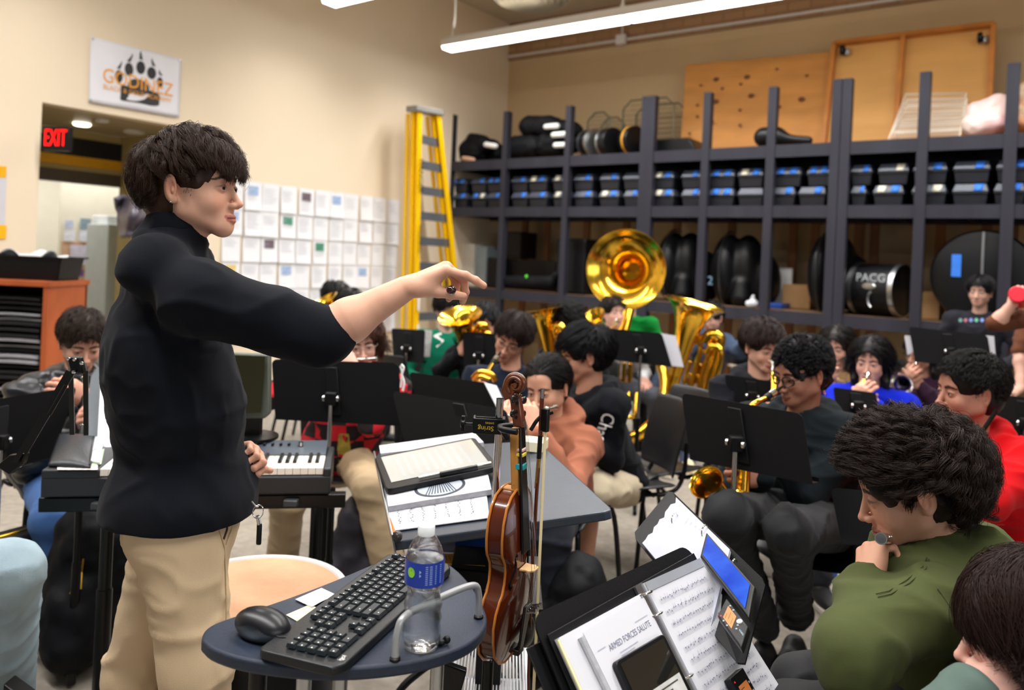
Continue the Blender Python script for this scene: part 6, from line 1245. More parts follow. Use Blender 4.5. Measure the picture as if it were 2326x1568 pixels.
mb = MB(); mb.grid(lambda u, v: bq_(1172, 1012, .012) + np.array([.05 * u, .04 * v, .018 * math.sin(u * 3)]), 6, 3); tag(mb.build('crumpled_note', m_paper, thick=.001), 'small crumpled paper scrap by the note block', 'paper')
# under the table
sheetq([P(1008, 1283, 1.93), P(1102, 1289, 1.93), P(1086, 1258, 2.08), P(1000, 1262, 2.05)], 'flyer', 'bright yellow flyer on the lower shelf of the table', 'flyer', mat('flyer_yellow', '#f2a90a', .6, var=.06), .003); fl = COL.objects.get('flyer')
mb = MB(); fn = qfn(P(1008, 1283, 1.93), P(1102, 1289, 1.93), P(1086, 1258, 2.08), P(1000, 1262, 2.05), UP * .0045); [mb.poly(qquad(fn, [(.1 + .09 * i, .25 + .1 * (i % 2)), (.115 + .09 * i, .25 + .1 * (i % 2)), (.115 + .09 * i, .75), (.1 + .09 * i, .75)])) for i in range(9)]; mb.build('print', m_ink, fl, smooth=0)
sheetq([P(1031, 1216, 2.1), P(1112, 1206, 2.1), P(1112, 1262, 2.05), P(1036, 1256, 2.05)], 'blue_folder', 'dark blue folder standing under the table', 'folder', mat('navy_folder', '#123f86', .45, var=.1), .02)
mb = MB(); q = [P(1022, 1292, 1.9), P(1130, 1300, 1.9), P(1130, 1345, 1.88), P(1040, 1340, 1.88)]; mb.prism(q, (0, .16, 0)); tag(mb.build('wire_tray', m_black, bevel=.004), 'black tray under the yellow flyer', 'tray')
# ---------------- oval desk ----------------
TZ = float(P(955, 1470, 1.3)[2])
t = thing('laptop_desk', 'small dark blue oval rolling desk in the foreground', 'desk', (P(790, 1430, 1.38)[0], 1.4, 0))
oc = [PF(x, y, TZ) for x, y in ((458, 1452), (463, 1434), (490, 1415), (560, 1390), (660, 1356), (760, 1318), (840, 1284), (900, 1263), (940, 1258), (985, 1265), (1030, 1288), (1065, 1322), (1092, 1362), (1106, 1402), (1098, 1430), (1070, 1457), (1020, 1480), (950, 1499), (870, 1511), (780, 1517), (690, 1515), (600, 1505), (530, 1491), (480, 1472))]
oc = bez(oc + [oc[0]], 3)[:-1]; mb = MB(); mb.prism(oc, -UP * .023); mb.build('top', mat('navy_textured_laminate', '#20293a', .42, var=.15, vscale=120, bump=.3, bscale=700), t, bevel=.005, smooth=30)
for x, y, D in ((585, 1560, 1.36), (690, 1560, 1.25), (772, 1560, 1.27), (992, 1545, 1.4)):
    p = P(x, y, D); mb = MB(); mb.tube([(p[0], p[1], TZ - .024), (p[0], p[1], .1)], .0125 if x != 585 else .016, 14); mb.build('leg', m_steel if x != 585 else m_leg, t)
mb = MB(); c = P(790, 1430, 1.36); mb.box((c[0], 1.34, .07), (.55, .06, .05)); mb.box((c[0], 1.34, .05), (.06, .5, .04)); mb.build('base', m_leg, t, bevel=.008)
a, b = PF(897, 1500, TZ), PF(1087, 1404, TZ); rr_ = .07; dd = nrm(b - a); mb = MB(); mb.tube(bez([a, a + UP * .045 + dd * .003, a + UP * .066 + dd * .022, lerp(a, b, .5) + UP * .07, b + UP * .066 - dd * .022, b + UP * .045 - dd * .003, b], 8), .0062, 14); mb.build('side_rail', mat('silver_paint', '#a4a6a8', .32, .35, var=.04), t)
for p in (a, b): mb = MB(); mb.lathe([(.009, 0), (.009, .004), (.007, .006)], p, n=16); mb.build('rail_foot', m_leg, t)
# computer keyboard
KA = PF(583, 1484, TZ + .012); kL = nrm(PF(880, 1266, TZ + .012) - KA); kW = np.cross(kL, UP); 
kW = kW if kW.dot(PF(739, 1511, TZ) - KA) > 0 else -kW; KL, KW = .45, .15
t = thing('computer_keyboard', 'black wireless computer keyboard lying on the oval desk', 'keyboard', tuple(KA))
kf = lambda u, v, z=0.0: KA + kL * u + kW * v + UP * (z - .012 + .002)
mb = MB(); mb.prism([kf(0, .01), kf(.008, 0), kf(KL - .008, 0), kf(KL, .01), kf(KL, KW - .012), kf(KL - .02, KW), kf(.02, KW), kf(0, KW - .012)], UP * .016); mb.build('body', mat('keyboard_shell', '#17191c', .35, var=.06, bump=.1, bscale=300), t, bevel=.003)
m_key = mat('key_cap', '#1d2226', .4, var=.06); U_ = .0185
def key(u, v, w=1.0, h=1.0, chars=None):
    a0, b0_ = u, v; g_ = .0011; P0 = kf(a0 + g_, b0_ + g_, .018); e1, e2 = kL * (w * U_ - 2 * g_), kW * (h * U_ - 2 * g_); mb = MB(); i_ = .0022
    V = [P0, P0 + e1, P0 + e1 + e2, P0 + e2]; T_ = [P0 + nrm(e1) * i_ + nrm(e2) * .0012, P0 + e1 - nrm(e1) * i_ + nrm(e2) * .0012, P0 + e1 + e2 - nrm(e1) * i_ - nrm(e2) * .003, P0 + e2 + nrm(e1) * i_ - nrm(e2) * .003]; T_ = [p + UP * .006 for p in T_]
    mb.add(V + T_, [(4, 5, 6, 7), (0, 1, 5, 4), (1, 2, 6, 5), (2, 3, 7, 6), (3, 0, 4, 7)]); ko = mb.build('key', m_key, t, smooth=0)
    mb = MB(); c = np.mean(T_, 0) + UP * .0004 - kL * w * U_ * .1; s_ = .0028; mb.poly([c, c - kL * s_, c - kL * s_ + kW * s_ * .8, c + kW * s_ * .8]); mb.build('key_print', m_white, ko, smooth=0)
u0 = .012                    # numpad end is nearest the camera; the rows run along kL
NKEY = 0
# local layout: u from the numpad end, v from the far side (function row) to the space bar side
def row(v, lay, h=1.0):
    u = KL - .012
    for w in lay:
        if w < 0: u += w * U_ ; continue
        u -= w * U_; key(u, v, w, h)
V0 = KW - .012 - 5 * U_
Vr = [.02 + U_ * i for i in range(6)]
lay = [[1, -.6, 1, 1, 1, 1, -.3, 1, 1, 1, 1, -.3, 1, 1, 1, 1, -.3, .9, .9, .9], [1] * 13 + [2, -.3, 1, 1, 1, -.3, 1, 1, 1, 1], [1.5] + [1] * 12 + [1.5, -.3, 1, 1, 1, -.3, 1, 1, 1, 1], [1.75] + [1] * 11 + [2.25, -.3, -3, -.3, 1, 1, 1, 1], [2.25] + [1] * 10 + [2.75, -1.3, 1, -1, -.3, 1, 1, 1, 1], [1.25, 1.25, 1.25, 5.5, 1.25, 1.25, 1.25, 1.5 + .25, -.3, 1, 1, 1, -.3, 2, 1, 1]]
for i, L_ in enumerate(lay): row(.014 + U_ * (i + .15) + .003 * (i > 0), L_)
mb = MB(); text_mesh('logi', .012, kf(.03, KW - .012, .0172), -kL * 1.0, -kW, mb); mb.build('lettering', m_white, t, smooth=0)
mb = MB(); mb.ball(kf(.05, .008, .0168), (.012, .004, .0012), 14, frame(UP, kL)); mb.build('power_switch', m_black, t)
# mouse
mc_ = PF(595, 1425, TZ + .015); md = nrm(np.array([.93, -.36, 0])); ms = np.cross(md, UP); R_ = np.stack([md, ms, UP], 1)
t = thing('computer_mouse', 'black and grey wireless mouse on the oval desk', 'mouse', (mc_[0], mc_[1], TZ))
f = F3((-.06, -.04, -.02), (.06, .04, .045), .0018); f.ell((-.004, 0, .006), (.048, .030, .026), k=.01); f.ell((.012, 0, .002), (.04, .029, .020), k=.02)
for s in (-1, 1): f.ell((0, s * .042, .008), (.03, .014, .012), k=.006, sub=True)
V, Q = f.mesh(); V[:, 2] = np.maximum(V[:, 2], -.0125); isg = V[:, 2] < .008 + .006 * np.cos(V[:, 0] * 60); o_ = np.array([mc_[0], mc_[1], TZ + .014]); C = np.where(isg[:, None], np.array(srgb('#3a4148')), np.array(srgb('#15161b'))); C[V[:, 2] < -.006] = srgb('#08080a')
mesh_obj('shell', V @ R_.T + o_, Q, mat('mouse_plastic', '#222', .33, vcol=True, var=.03), t, colors=C, smooth=180)
mb = MB(); mb.tube([o_ + R_ @ np.array([.028, -.0025, .0205]), o_ + R_ @ np.array([.028, .0025, .0205])], .0055, 14); mb.build('scroll_wheel', m_black, t)
mb = MB(); text_mesh('logi', .011, o_ + R_ @ np.array([-.03, 0, .0265]), nrm(ms * .9 + UP * .0) * -1, md, mb); mb.build('lettering', m_silver, t, smooth=0)
mb = MB(); mb.grid(lambda u, v: PF(670 + 60 * u + 38 * v * 1.0 * 1.0, 1362 - 26 * u + 18 * v * (1) , TZ + .003) + UP * .003 * math.sin(u * 3) * v, 8, 6); tag(mb.build('note_sheet', m_paper, thick=.0006), 'white note sheet beside the keyboard on the oval desk', 'paper')
sheetq([PF(650, 1397, TZ + .002), PF(705, 1373, TZ + .002), PF(726, 1385, TZ + .002), PF(678, 1413, TZ + .002)], 'sticky_note', 'pale yellow sticky note beside the mouse', 'note', mat('pale_yellow', '#e9dfae', .7, var=.03), .0008)
mb = MB(); c = PF(1000, 1468, TZ); mb.ball(c + UP * .006, (.009, .006, .006), 10); mb.ball(c + UP * .008 + np.array([.01, .006, 0]), (.007, .006, .007), 10); tag(mb.build('rubber_bit', m_black), 'small black rubber piece beside the water bottle', 'bit')
# bottle
bc_ = P(957, 1462, 1.3); bc_[2] = TZ
t = thing('water_bottle', 'half full clear plastic water bottle with a blue label', 'bottle', tuple(bc_)); hB = .205
pr = [(.0, .004), (.02, .0), (.028, .003), (.0315, .012), (.0325, .03), (.030, .042), (.0325, .052), (.030, .062), (.0325, .073), (.0285, .088), (.027, .1), (.031, .108), (.0325, .118), (.0325, .150), (.0315, .158), (.027, .170), (.019, .184), (.0135, .190), (.0125, .192), (.0125, .197)]
pr = [(r, h * hB / .205) for r, h in pr]
m_pet = mat('clear_pet', '#ffffff', .03, trans=1.0, ior=1.35, var=.001, alpha=.55)
mb = MB(); mb.lathe(pr, bc_, n=40, cap=False); mb.build('bottle', m_pet, t, thick=.0004, smooth=60)
wl = [(max(0, r - .0012), h + .0012) for r, h in pr if h < .155]; mb = MB(); mb.lathe(wl + [(0, wl[-1][1])], bc_, n=40); mb.build('water', mat('water', '#f4faff', .0, trans=1.0, ior=1.33, var=.001), t, smooth=60)
mb = MB(); mb.lathe([(.0331, .112), (.0333, .116), (.0333, .150), (.0331, .153)], bc_, n=40, cap=False); lo_ = mb.build('label', mat('label_blue', '#1c3a9c', .35, var=.08, vscale=30), t)
def lbl(a, z, r=.0337): return bc_ + np.array([r * math.sin(a), -r * math.cos(a), z])
mb = MB(); mb.poly([lbl(-.62 + .22 * math.cos(x), .136 + .0085 * math.sin(x)) for x in np.linspace(0, 6.283, 20, endpoint=False)]); mb.build('green_disc', mat('label_green', '#8fd035', .4, var=.05), lo_, smooth=0)
mb = MB(); [mb.poly([lbl(a, z), lbl(a + w, z), lbl(a + w, z + .0012), lbl(a, z + .0012)]) for a, w in ((.15, .35), (.65, .4)) for z in np.linspace(.118, .147, 10)]; [mb.poly([lbl(-.12 + .07 * math.cos(x), .133 + .0035 * math.sin(x) + d) for x in np.linspace(0, 6.283, 3, endpoint=False)]) for d in (0, .006)]; mb.build('label_print', mat('label_print', '#9db2e6', .5, var=.05), lo_, smooth=0)
mb = MB(); mb.lathe([(.0142, .190), (.0145, .192), (.0145, .205), (.0135, .2068), (0, .2068)], bc_, n=36); mb.build('cap', mat('cap_white', '#eef2f4', .35, var=.02), t, bevel=.0004)
# ---------------- drum top behind the desk ----------------
c = P(600, 1370, 2.03); rD = .235; c[2] = .60; c[0] = P(785, 1330, 2.03)[0] - rD
t = thing('drum_table', 'round drum with a tan cork top and pale rim beside the khaki trousers', 'drum', (c[0], c[1], 0))
mb = MB(); mb.lathe([(rD * .9, .12), (rD * .96, .5), (rD * .97, .58)], (c[0], c[1], 0), n=48); mb.build('shell', m_black, t)
mb = MB(); mb.lathe([(rD - .02, .585), (rD, .585), (rD + .004, .595), (rD, .604), (rD - .015, .604), (rD - .02, .598)], (c[0], c[1], 0), n=56, cap=False); mb.build('rim', mat('pale_rim', '#cfd0cf', .4, var=.05), t)
mb = MB(); mb.lathe([(rD - .018, .57), (rD - .018, .6), (0, .601)], (c[0], c[1], 0), n=48); mb.build('top', mat('cork_top', '#c79a78', .8, var=.12, vscale=9, bump=.2, bscale=80), t)
for i in range(3): a = i * 2.1 + .4; mb = MB(); mb.tube([(c[0] + rD * .85 * math.cos(a), c[1] + rD * .85 * math.sin(a), .2), (c[0] + rD * 1.0 * math.cos(a), c[1] + rD * 1.0 * math.sin(a), .0)], .012, 8); mb.build('leg', m_steel, t)
# ---------------- electric piano on its stand ----------------
kz = .80; A_, B_ = PF(93, 1068, kz), PF(752, 1064, kz); pL = np.linalg.norm(B_ - A_); px_ = (B_ - A_) / pL; py_ = np.cross(UP, px_)
pf = lambda u, v, z=0.0: A_ + px_ * u + py_ * v + UP * z
t = thing('electric_piano', 'black electric piano keyboard behind the conductor', 'piano', tuple(pf(pL / 2, .13, -.1)))
m_pn = mat('piano_plastic', '#222427', .45, var=.06, bump=.1, bscale=400)
kx0 = .19 * pL / 1.0; k0 = float(np.dot(PF(222, 1070, kz) - A_, px_)); k1 = float(np.dot(PF(733, 1070, kz) - A_, px_))
mb = MB(); mb.prism([pf(0, 0, -.085), pf(pL, 0, -.085), pf(pL, .29, -.085), pf(0, .29, -.085)], UP * .06); mb.prism([pf(0, 0, -.03), pf(k0, 0, -.03), pf(k0, .29, -.03), pf(0, .29, -.03)], UP * .03); mb.prism([pf(k1, 0, -.03), pf(pL, 0, -.03), pf(pL, .29, -.03), pf(k1, .29, -.03)], UP * .03); mb.build('body', m_pn, t, bevel=.006)
mb = MB(); mb.prism([pf(k0, .16, .004), pf(k1, .16, .004), pf(k1, .29, .022), pf(k0, .29, .022)], -UP * .04); mb.build('control_panel', mat('panel_slate', '#3b434d', .4, var=.05), t, bevel=.002, smooth=0)
nw = int(round((k1 - k0) / .0235)); kw = (k1 - k0) / nw; m_ivory = mat('key_white', '#efe7da', .3, var=.02)
bi = 0
for i in range(nw):
    mb = MB(); u = k0 + i * kw; mb.prism([pf(u + .0006, .006, -.022), pf(u + kw - .0006, .006, -.022), pf(u + kw - .0006, .158, -.022), pf(u + .0006, .158, -.022)], UP * .022); mb.build('white_key', m_ivory, t, bevel=.001, smooth=0)
    if (nw - i) % 7 in (0, 6, 5, 3, 2):
        mb = MB(); u2 = u + kw; mb.add([pf(u2 + x * .0065 * (1 if z < .01 else .7), y, z) for z, y0_ in ((0, .062), (.011, .068)) for x, y in ((-1, y0_), (1, y0_), (1, .158), (-1, .158))], [(4, 5, 6, 7), (0, 1, 5, 4), (1, 2, 6, 5), (2, 3, 7, 6), (3, 0, 4, 7)]); mb.build('black_key', m_black, t, bevel=.001, smooth=0) if u2 < k1 - .01 else None
for i, u in enumerate(np.linspace(k1 - .24, k1 - .13, 5)): mb = MB(); mb.box(pf(u, .24, .02), (.008, .016, .008)); mb.build('slider', m_black, t, bevel=.002)
mb = MB(); mb.box(pf(k1 - .27, .235, .0145), (.03, .03, .002)); mb.build('red_print', mat('panel_red', '#c0432f', .5, var=.3, vscale=200), t, smooth=0)
mb = MB(); mb.lathe([(.011, 0), (.009, .012), (0, .013)], pf(k1 - .09, .235, .016), n=18); mb.build('knob', m_silver, t)
mb = MB(); mb.tube(bez([pf(k1 - .40, .12, .03), pf(k1 - .36, .2, .07), pf(k1 - .32, .15, .06), pf(k1 - .33, .09, .02), pf(k1 - .37, .05, .006)], 6), .0017, 6); mb.tube([pf(k1 - .37, .05, .006), pf(k1 - .385, .04, .005)], .003, 8); tag(mb.build('audio_cable', m_black), 'thin black audio cable lying on the piano keys', 'cable')
t = thing('piano_stand', 'black steel stand carrying the electric piano', 'stand', tuple(pf(pL / 2, .14, -kz)))
mb = MB(); mb.prism([pf(-.01, .015, -.135), pf(pL + .05, .015, -.135), pf(pL + .05, .055, -.135), pf(-.01, .055, -.135)], UP * .045); mb.build('front_rail', m_leg, t, bevel=.004); mb = MB(); mb.prism([pf(0, .23, -.12), pf(pL, .23, -.12), pf(pL, .26, -.12), pf(0, .26, -.12)], UP * .03); mb.build('back_rail', m_leg, t, bevel=.004)
for u, v, r in ((.185, .03, .019), (.03, .25, .012), (pL - .04, .03, .02), (pL - .0, .22, .012)):
    p = pf(u, v, -.13); mb = MB(); mb.tube([p, (p[0], p[1], .25)], r, 14); mb.tube([(p[0], p[1], .42), (p[0], p[1], .012)], r * 1.22, 14); mb.build('leg', m_leg, t)
for u in (.185, pL - .04): p = pf(u, .03, -kz); mb = MB(); mb.bar(p + UP * .02 - py_ * .2, p + UP * .02 + py_ * .3, .03, .03); mb.build('foot', m_leg, t, bevel=.004)
for u in (.17, pL - .12): mb = MB(); mb.box(pf(u, .0, -.11), (.045, .03, .022)); mb.build('clamp', mat('clamp_grey', '#3a3c40', .4, var=.05), t, bevel=.004)
# things on the piano
def pbox(x0, y0, x1, y1, x2, y2, x3, y3, th, name, label, cat, m, z=.002, bevel=.002): q = [PF(x, y, kz + z) for x, y in ((x0, y0), (x1, y1), (x2, y2), (x3, y3))]; mb = MB(); mb.prism(q, UP * th); return tag(mb.build(name, m, bevel=bevel, smooth=0), label, cat)
f0 = lambda u, v: PF(lerp(lerp(110, 136, v), lerp(206, 216, v), u), lerp(1058, 987, v) + 4 * u, kz + .006) + UP * (.022 * math.sin(math.pi * u) ** .5 * math.sin(math.pi * v) ** .5)
t = thing('zip_pouch', 'black leather zip pouch on the left end of the electric piano', 'pouch', tuple(f0(.5, .5))); mb = MB(); mb.grid(f0, 16, 12); mb.build('pouch', mat('black_leather', '#23262b', .38, var=.06, bump=.3, bscale=160), t, thick=.006, smooth=180); mb = MB(); mb.tube([f0(.965, v) + UP * .004 for v in np.linspace(.02, .98, 8)], .0022, 6); mb.build('zip', m_leg, t)
bk_ = pbox(205, 1052, 227, 1056, 236, 998, 216, 996, .008, 'booklet', 'white booklet with a boxed print beside the zip pouch', 'booklet', m_paper, .004)
mb = MB(); text_mesh('DXB', .02, PF(217, 1022, kz + .0135), nrm(PF(222, 1000, kz) - PF(217, 1040, kz)), -nrm(PF(230, 1025, kz) - PF(210, 1023, kz)), mb); mb.build('print', m_ink, bk_, smooth=0)
pbox(200, 1060, 230, 1056, 237, 1020, 210, 1040, .003, 'green_leaflet', 'pale green leaflet under the white booklet', 'leaflet', mat('leaflet_green', '#b9dcae', .7, var=.05), .001); pbox(130, 1068, 222, 1068, 222, 1056, 130, 1058, .001, 'printed_strip', 'printed paper strip along the front of the piano', 'paper', mat('strip_print', '#e9e3df', .6, col2='#b99a93', vscale=60), .001)
# white lid panels leaning behind the conductor and the grey case end
mb = MB(); mb.prism([P(216, 1046, 2.62), P(252, 1050, 2.62), P(262, 858, 2.9), P(228, 856, 2.9)], (0, .02, 0)); tag(mb.build('white_panel', mat('white_plastic', '#dedde3', .35, var=.03), bevel=.004), 'long white plastic panel standing behind the conductor', 'panel')
mb = MB(); mb.prism([P(192, 1000, 2.7), P(222, 1004, 2.7), P(250, 840, 3.0), P(215, 836, 3.0), P(204, 856, 2.98), P(196, 930, 2.85)], (0, .03, 0)); tag(mb.build('case_lid', mat('slate_plastic', '#434b52', .45, var=.05), bevel=.008), 'slate grey plastic case lid left of the conductor', 'case')
t = thing('monitor', 'computer monitor with a dark olive screen behind the conductor', 'monitor', tuple(P(560, 960, 2.72))); q = [P(470, 800, 2.75), P(612, 806, 2.72), P(612, 940, 2.7), P(600, 952, 2.7), P(470, 952, 2.73)]
mb = MB(); mb.prism(q, (0, .03, 0)); mb.build('bezel', mat('monitor_bezel', '#4d5149', .4, var=.05), t, bevel=.006); mb = MB(); mb.prism([P(474, 805, 2.735), P(602, 810, 2.705), P(592, 938, 2.69), P(474, 940, 2.72)], (0, .004, 0)); mb.build('screen', mat('olive_screen', '#23230f', .25, var=.05), t, smooth=0)
c = P(575, 955, 2.76); mb = MB(); mb.box((c[0], c[1], (c[2] + kz) / 2), (.06, .03, c[2] - kz + .04)); mb.lathe([(.09, 0), (.09, .01), (.02, .014)], (c[0], c[1], kz + .022), n=24); mb.build('foot', m_leg, t)
# folding microphone arm at the left
t = thing('microphone_arm', 'black folding desk microphone arm with chrome rivets at the left', 'arm', tuple(P(40, 1050, 1.95)))
J0, J1, J2 = P(45, 1040, 1.92), P(168, 832, 1.96), P(180, 985, 2.12)
for off in (-.012, .012):
    mb = MB(); mb.bar(J0 + np.array([off, 0, off]), J1 + np.array([off, 0, off]), .009, .012); mb.build('lower_bar', m_leg, t); mb = MB(); mb.bar(J1 + np.array([off * 1.6, .02, -.01]), J2 + np.array([off * 1.6, 0, 0]), .012, .012); mb.build('upper_bar', m_leg, t)
mb = MB(); mb.prism([P(152, 812, 1.95), P(180, 812, 1.95), P(188, 850, 1.95), P(160, 845, 1.95)], (0, .02, 0)); mb.build('elbow_plate', m_leg, t, bevel=.003)
mb = MB(); mb.prism([P(-10, 1060, 1.93), P(20, 1035, 1.93), P(58, 1030, 1.93), P(50, 1055, 1.93), P(20, 1080, 1.93)], (0, .02, 0)); mb.build('base_plate', m_leg, t, bevel=.003)
for x, y in ((156, 815), (170, 817), (186, 825), (168, 845), (53, 1035), (46, 1058), (25, 1045)): mb = MB(); mb.lathe([(.0045, 0), (.004, .004), (0, .005)], P(x, y, 1.945), (0, -1, 0), 12); mb.build('rivet', m_chrome, t)
mb = MB(); mb.tube([P(112, 942, 1.93), P(150, 875, 1.94)], .005, 10); mb.build('spring', m_leg, t)
# ---------------- violin, bow, chrome stand ----------------
a_ = math.radians(68); yv = np.array([math.sin(a_), -math.cos(a_), 0]); zv = nrm(UP + np.array([.012, 0, 0])); yv = nrm(yv - zv * yv.dot(zv)); xv = np.cross(yv, zv); RV = np.stack([xv, yv, zv], 1)
violin(P(1128, 1482, 1.64), RV)
bow(P(1232, 884, 1.66), np.stack([np.array([.0, -1, 0]), np.array([-1.0, 0, 0]), -UP], 1) @ rotz(.7))
t = thing('violin_stand', 'chrome pole stand with a black clamp holding the violin', 'stand', (P(1120, 1400, 1.64)[0], 1.67, 0))
pt_ = P(1130, 905, 1.70); pb = P(1112, 1568, 1.70); X0 = (pt_[0] + pb[0]) / 2; mb = MB(); mb.tube([(X0, 1.70, pt_[2]), (X0, 1.70, .55)], .0082, 20, caps=False); mb.build('pole', m_chrome, t); mb = MB(); mb.tube([(X0, 1.70, P(1115, 1500, 1.7)[2]), (X0, 1.70, .05)], .0125, 16); mb.build('lower_tube', m_leg, t)
for i in range(3): a = i * 2.094 + .5; mb = MB(); mb.tube([(X0, 1.7, .12), (X0 + .3 * math.cos(a), 1.7 + .3 * math.sin(a), .012)], .008, 8); mb.build('leg', m_leg, t)
c = P(1107, 967, 1.69); zc_ = c[2]; mb = MB(); mb.box((X0 - .022, 1.682, zc_), (.066, .004, .034)); mb.box((X0 - .022, 1.712, zc_ + .012), (.07, .004, .006)); mb.box((X0 + .01, 1.7, zc_), (.008, .034, .034)); mb.box((X0 - .054, 1.7, zc_), (.006, .034, .034)); cl_ = mb.build('clamp', m_leg, t, bevel=.002)
mb = MB(); text_mesh('String', .015, (X0 - .028, 1.6795, zc_ - .004), (-1, 0, 0), (0, 0, -1), mb); text_mesh('SWING', .006, (X0 - .02, 1.6795, zc_ + .008), (-1, 0, 0), (0, 0, -1), mb); mb.build('lettering', mat('gold_lettering', '#caa93c', .4, var=.1), cl_, smooth=0)
kx = X0 - .075; mb = MB(); mb.tube([(X0 - .055, 1.7, zc_), (kx, 1.7, zc_)], .003, 8); mb.lathe([(.010, 0), (.010, .008), (.006, .01)], (kx, 1.7, zc_), (-1, 0, 0), 12); mb.box((kx - .004, 1.7, zc_), (.008, .010, .034)); mb.build('clamp_knob', m_leg, t, bevel=.002)
v0 = P(1183, 985, 1.64); mb = MB(); mb.tube([(X0 + .012, 1.695, zc_ - .012), (v0[0] - .03, 1.67, zc_ - .02)], .0065, 12); mb.build('arm', m_leg, t)
mb = MB(); hn = RV @ np.array([0, .02, .478]) + P(1128, 1482, 1.64); L_ = xv; c0_ = hn + yv * -.012
mb.tube(bez([c0_ - yv * .03, c0_ - xv * .022 - yv * .015, c0_ - xv * .026 + yv * .02], 6), .0065, 10); mb.tube(bez([c0_ - yv * .03, c0_ + xv * .022 - yv * .015, c0_ + xv * .026 + yv * .02], 6), .0065, 10); mb.tube([(v0[0] - .03, 1.67, zc_ - .02), tuple(c0_ - yv * .03)], .006, 8); mb.build('cradle', m_black, t)
mb = MB(); h0 = P(1205, 978, 1.655); mb.tube(bez([h0, P(1225, 950, 1.66), P(1256, 936, 1.66)], 6), .0045, 8); mb.build('bow_hook', m_leg, t)
# ---------------- the conductor ----------------
HC = P(440, 428, 1.80)
def conductor():
    w = P(928, 652, 1.70); e = P(735, 762, 1.66); hx = np.array([.83, .02, .46])
    lw = P(512, 1040, 1.90); le = P(420, 960, 2.06)
    p = person('person standing in a black turtleneck and khaki trousers, conducting with one arm outstretched', HC, 63, pitch=-2, roll=0, byaw=80, pose='stand', skin='#cd9270', lip='#a9584e', brow='#231610',
        hair=dict(style='wave', col='#2e1b10', n=420, kids=44, L=.112, curl=.0085, freq=1.3, lift=.018, rad=.00042, front=1.1, thick=.009, sp=.0052, K=16, res=.004, zmin=-.085, sidek=.3, fmin=.046, fsl=-.8, partw=.35, tip=.7, earz=.03, smin=-.03),
        top=dict(kind='turtle', col='#0d0f16', g=.026, sleeve=-.04, ra=.058, fold=.010, fsc=6, name='navy_black_knit', hem=.10, hemz=.035, belly=1.12, chl=.66), legs=dict(col='#cfb592', r=1.07, name='khaki_twill', fold=.008, cuff=.085, res=.009),
        nose=.9, res=(.0022, .0075), pel=P(418, 1120, 1.80), neckoff=P(385, 560, 1.80) - HC, sh=.19, look=(.25, -.05), earring=1, mouth=.001, lids=.5,
        hands={'R': dict(w=w, hx=hx, hz=(-.4, -.25, .9), curl=[(.72, .2, .12), (1.15, .75, .4), (1.3, .95, .5), (1.1, .8, .5)], thumb=(.12, .1, -.75), res=.0022, re=.047, rw=.027, scale=1.0),
               'L': dict(w=lw, hx=(.85, -.1, .15), hz=(-.1, .9, .3), curl=[(.9, 1.2, .6), (1.0, 1.2, .6), (1.1, 1.2, .6), (1.1, 1.2, .6)], thumb=(.45, -.1, .25), scale=.9, res=.0025)},
        elbows={'R': e, 'L': le}, shoulders={'R': P(452, 676, 1.64), 'L': P(428, 672, 1.93)},
        knees={'R': P(445, 1500, 1.70), 'L': P(310, 1530, 1.92)}, ankles={'R': P(430, 1960, 1.75), 'L': P(290, 1900, 2.0)}, seed=4)
    return p
CON = conductor()
# ---------------- the band ----------------
from mathutils.bvhtree import BVHTree
_bv = {}
def surf(o, x, y, off=.002):
    """point of object o seen at a pixel, lifted off its surface"""
    if o.name not in _bv:
        me = o.data; l = np.array(wloc(o)); _bv[o.name] = BVHTree.FromPolygons([tuple(np.array(v.co) + l) for v in me.vertices], [tuple(p.vertices) for p in me.polygons])
    d = P(x, y, 1.0) - np.array([0, 0, CAMH]); d = d / np.linalg.norm(d); h = _bv[o.name].ray_cast(Vector((0, 0, CAMH)), Vector(d))
    if h[0] is None: return None
    return np.array(h[0]) + np.array(h[1]) * off * (1 if np.dot(h[1], d) < 0 else -1)
def decal(o, name, m, px, off=.003):
    pts = [surf(o, x, y, off) for x, y in px]
    if any(p is None for p in pts): return None
    mb = MB(); mb.poly(pts); return mb.build(name, m, o, smooth=0)
def seam(o, name, m, px, r=.0015, off=.001):
    pts = [p for p in (surf(o, x, y, off) for x, y in px) if p is not None]
    if len(pts) > 2: mb = MB(); mb.tube(pts, r, 5); return mb.build(name, m, o)
def HR(px, py, D, hx, hz, curl='keys', **k): return dict(w=P(px, py, D), hx=hx, hz=hz, curl=curl, **k)
def seatup(p, label): chair(p['PC'] - p['bf'] * .02, math.degrees(math.atan2(p['bf'][0], -p['bf'][1])), label)
FAR = (.005, .014)
# boy in the puffer jacket with a clarinet
p = person('boy in a black puffer jacket playing clarinet, looking down, far left', P(186, 776, 3.3), 12, pitch=24, byaw=18, skin='#c98d70', hair=dict(style='short', col='#2a1c14', n=500, kids=8, L=.06, rad=.0006, thick=.012, front=.6), top=dict(kind='puffer', col='#17181d', g=.035, mat='puffer', belly=1.1), legs=dict(col='#3f66a0', mat='denim', name='blue_jeans'), lids=.15, res=(.0035, .011),
    hands={'R': HR(190, 960, 3.08, (.2, -.5, .3), (-.6, -.6, .3)), 'L': HR(197, 905, 3.1, (-.2, -.4, .3), (.6, -.6, .3))}, knees={'L': P(232, 1172, 2.9), 'R': P(120, 1180, 2.85)}, ankles={'L': P(262, 1440, 2.95), 'R': P(150, 1420, 2.9)})
clarinet('black clarinet played by the puffer jacket boy', P(193, 826, 3.19), P(190, 1010, 2.92)); seatup(p, 'band chair under the puffer jacket boy')
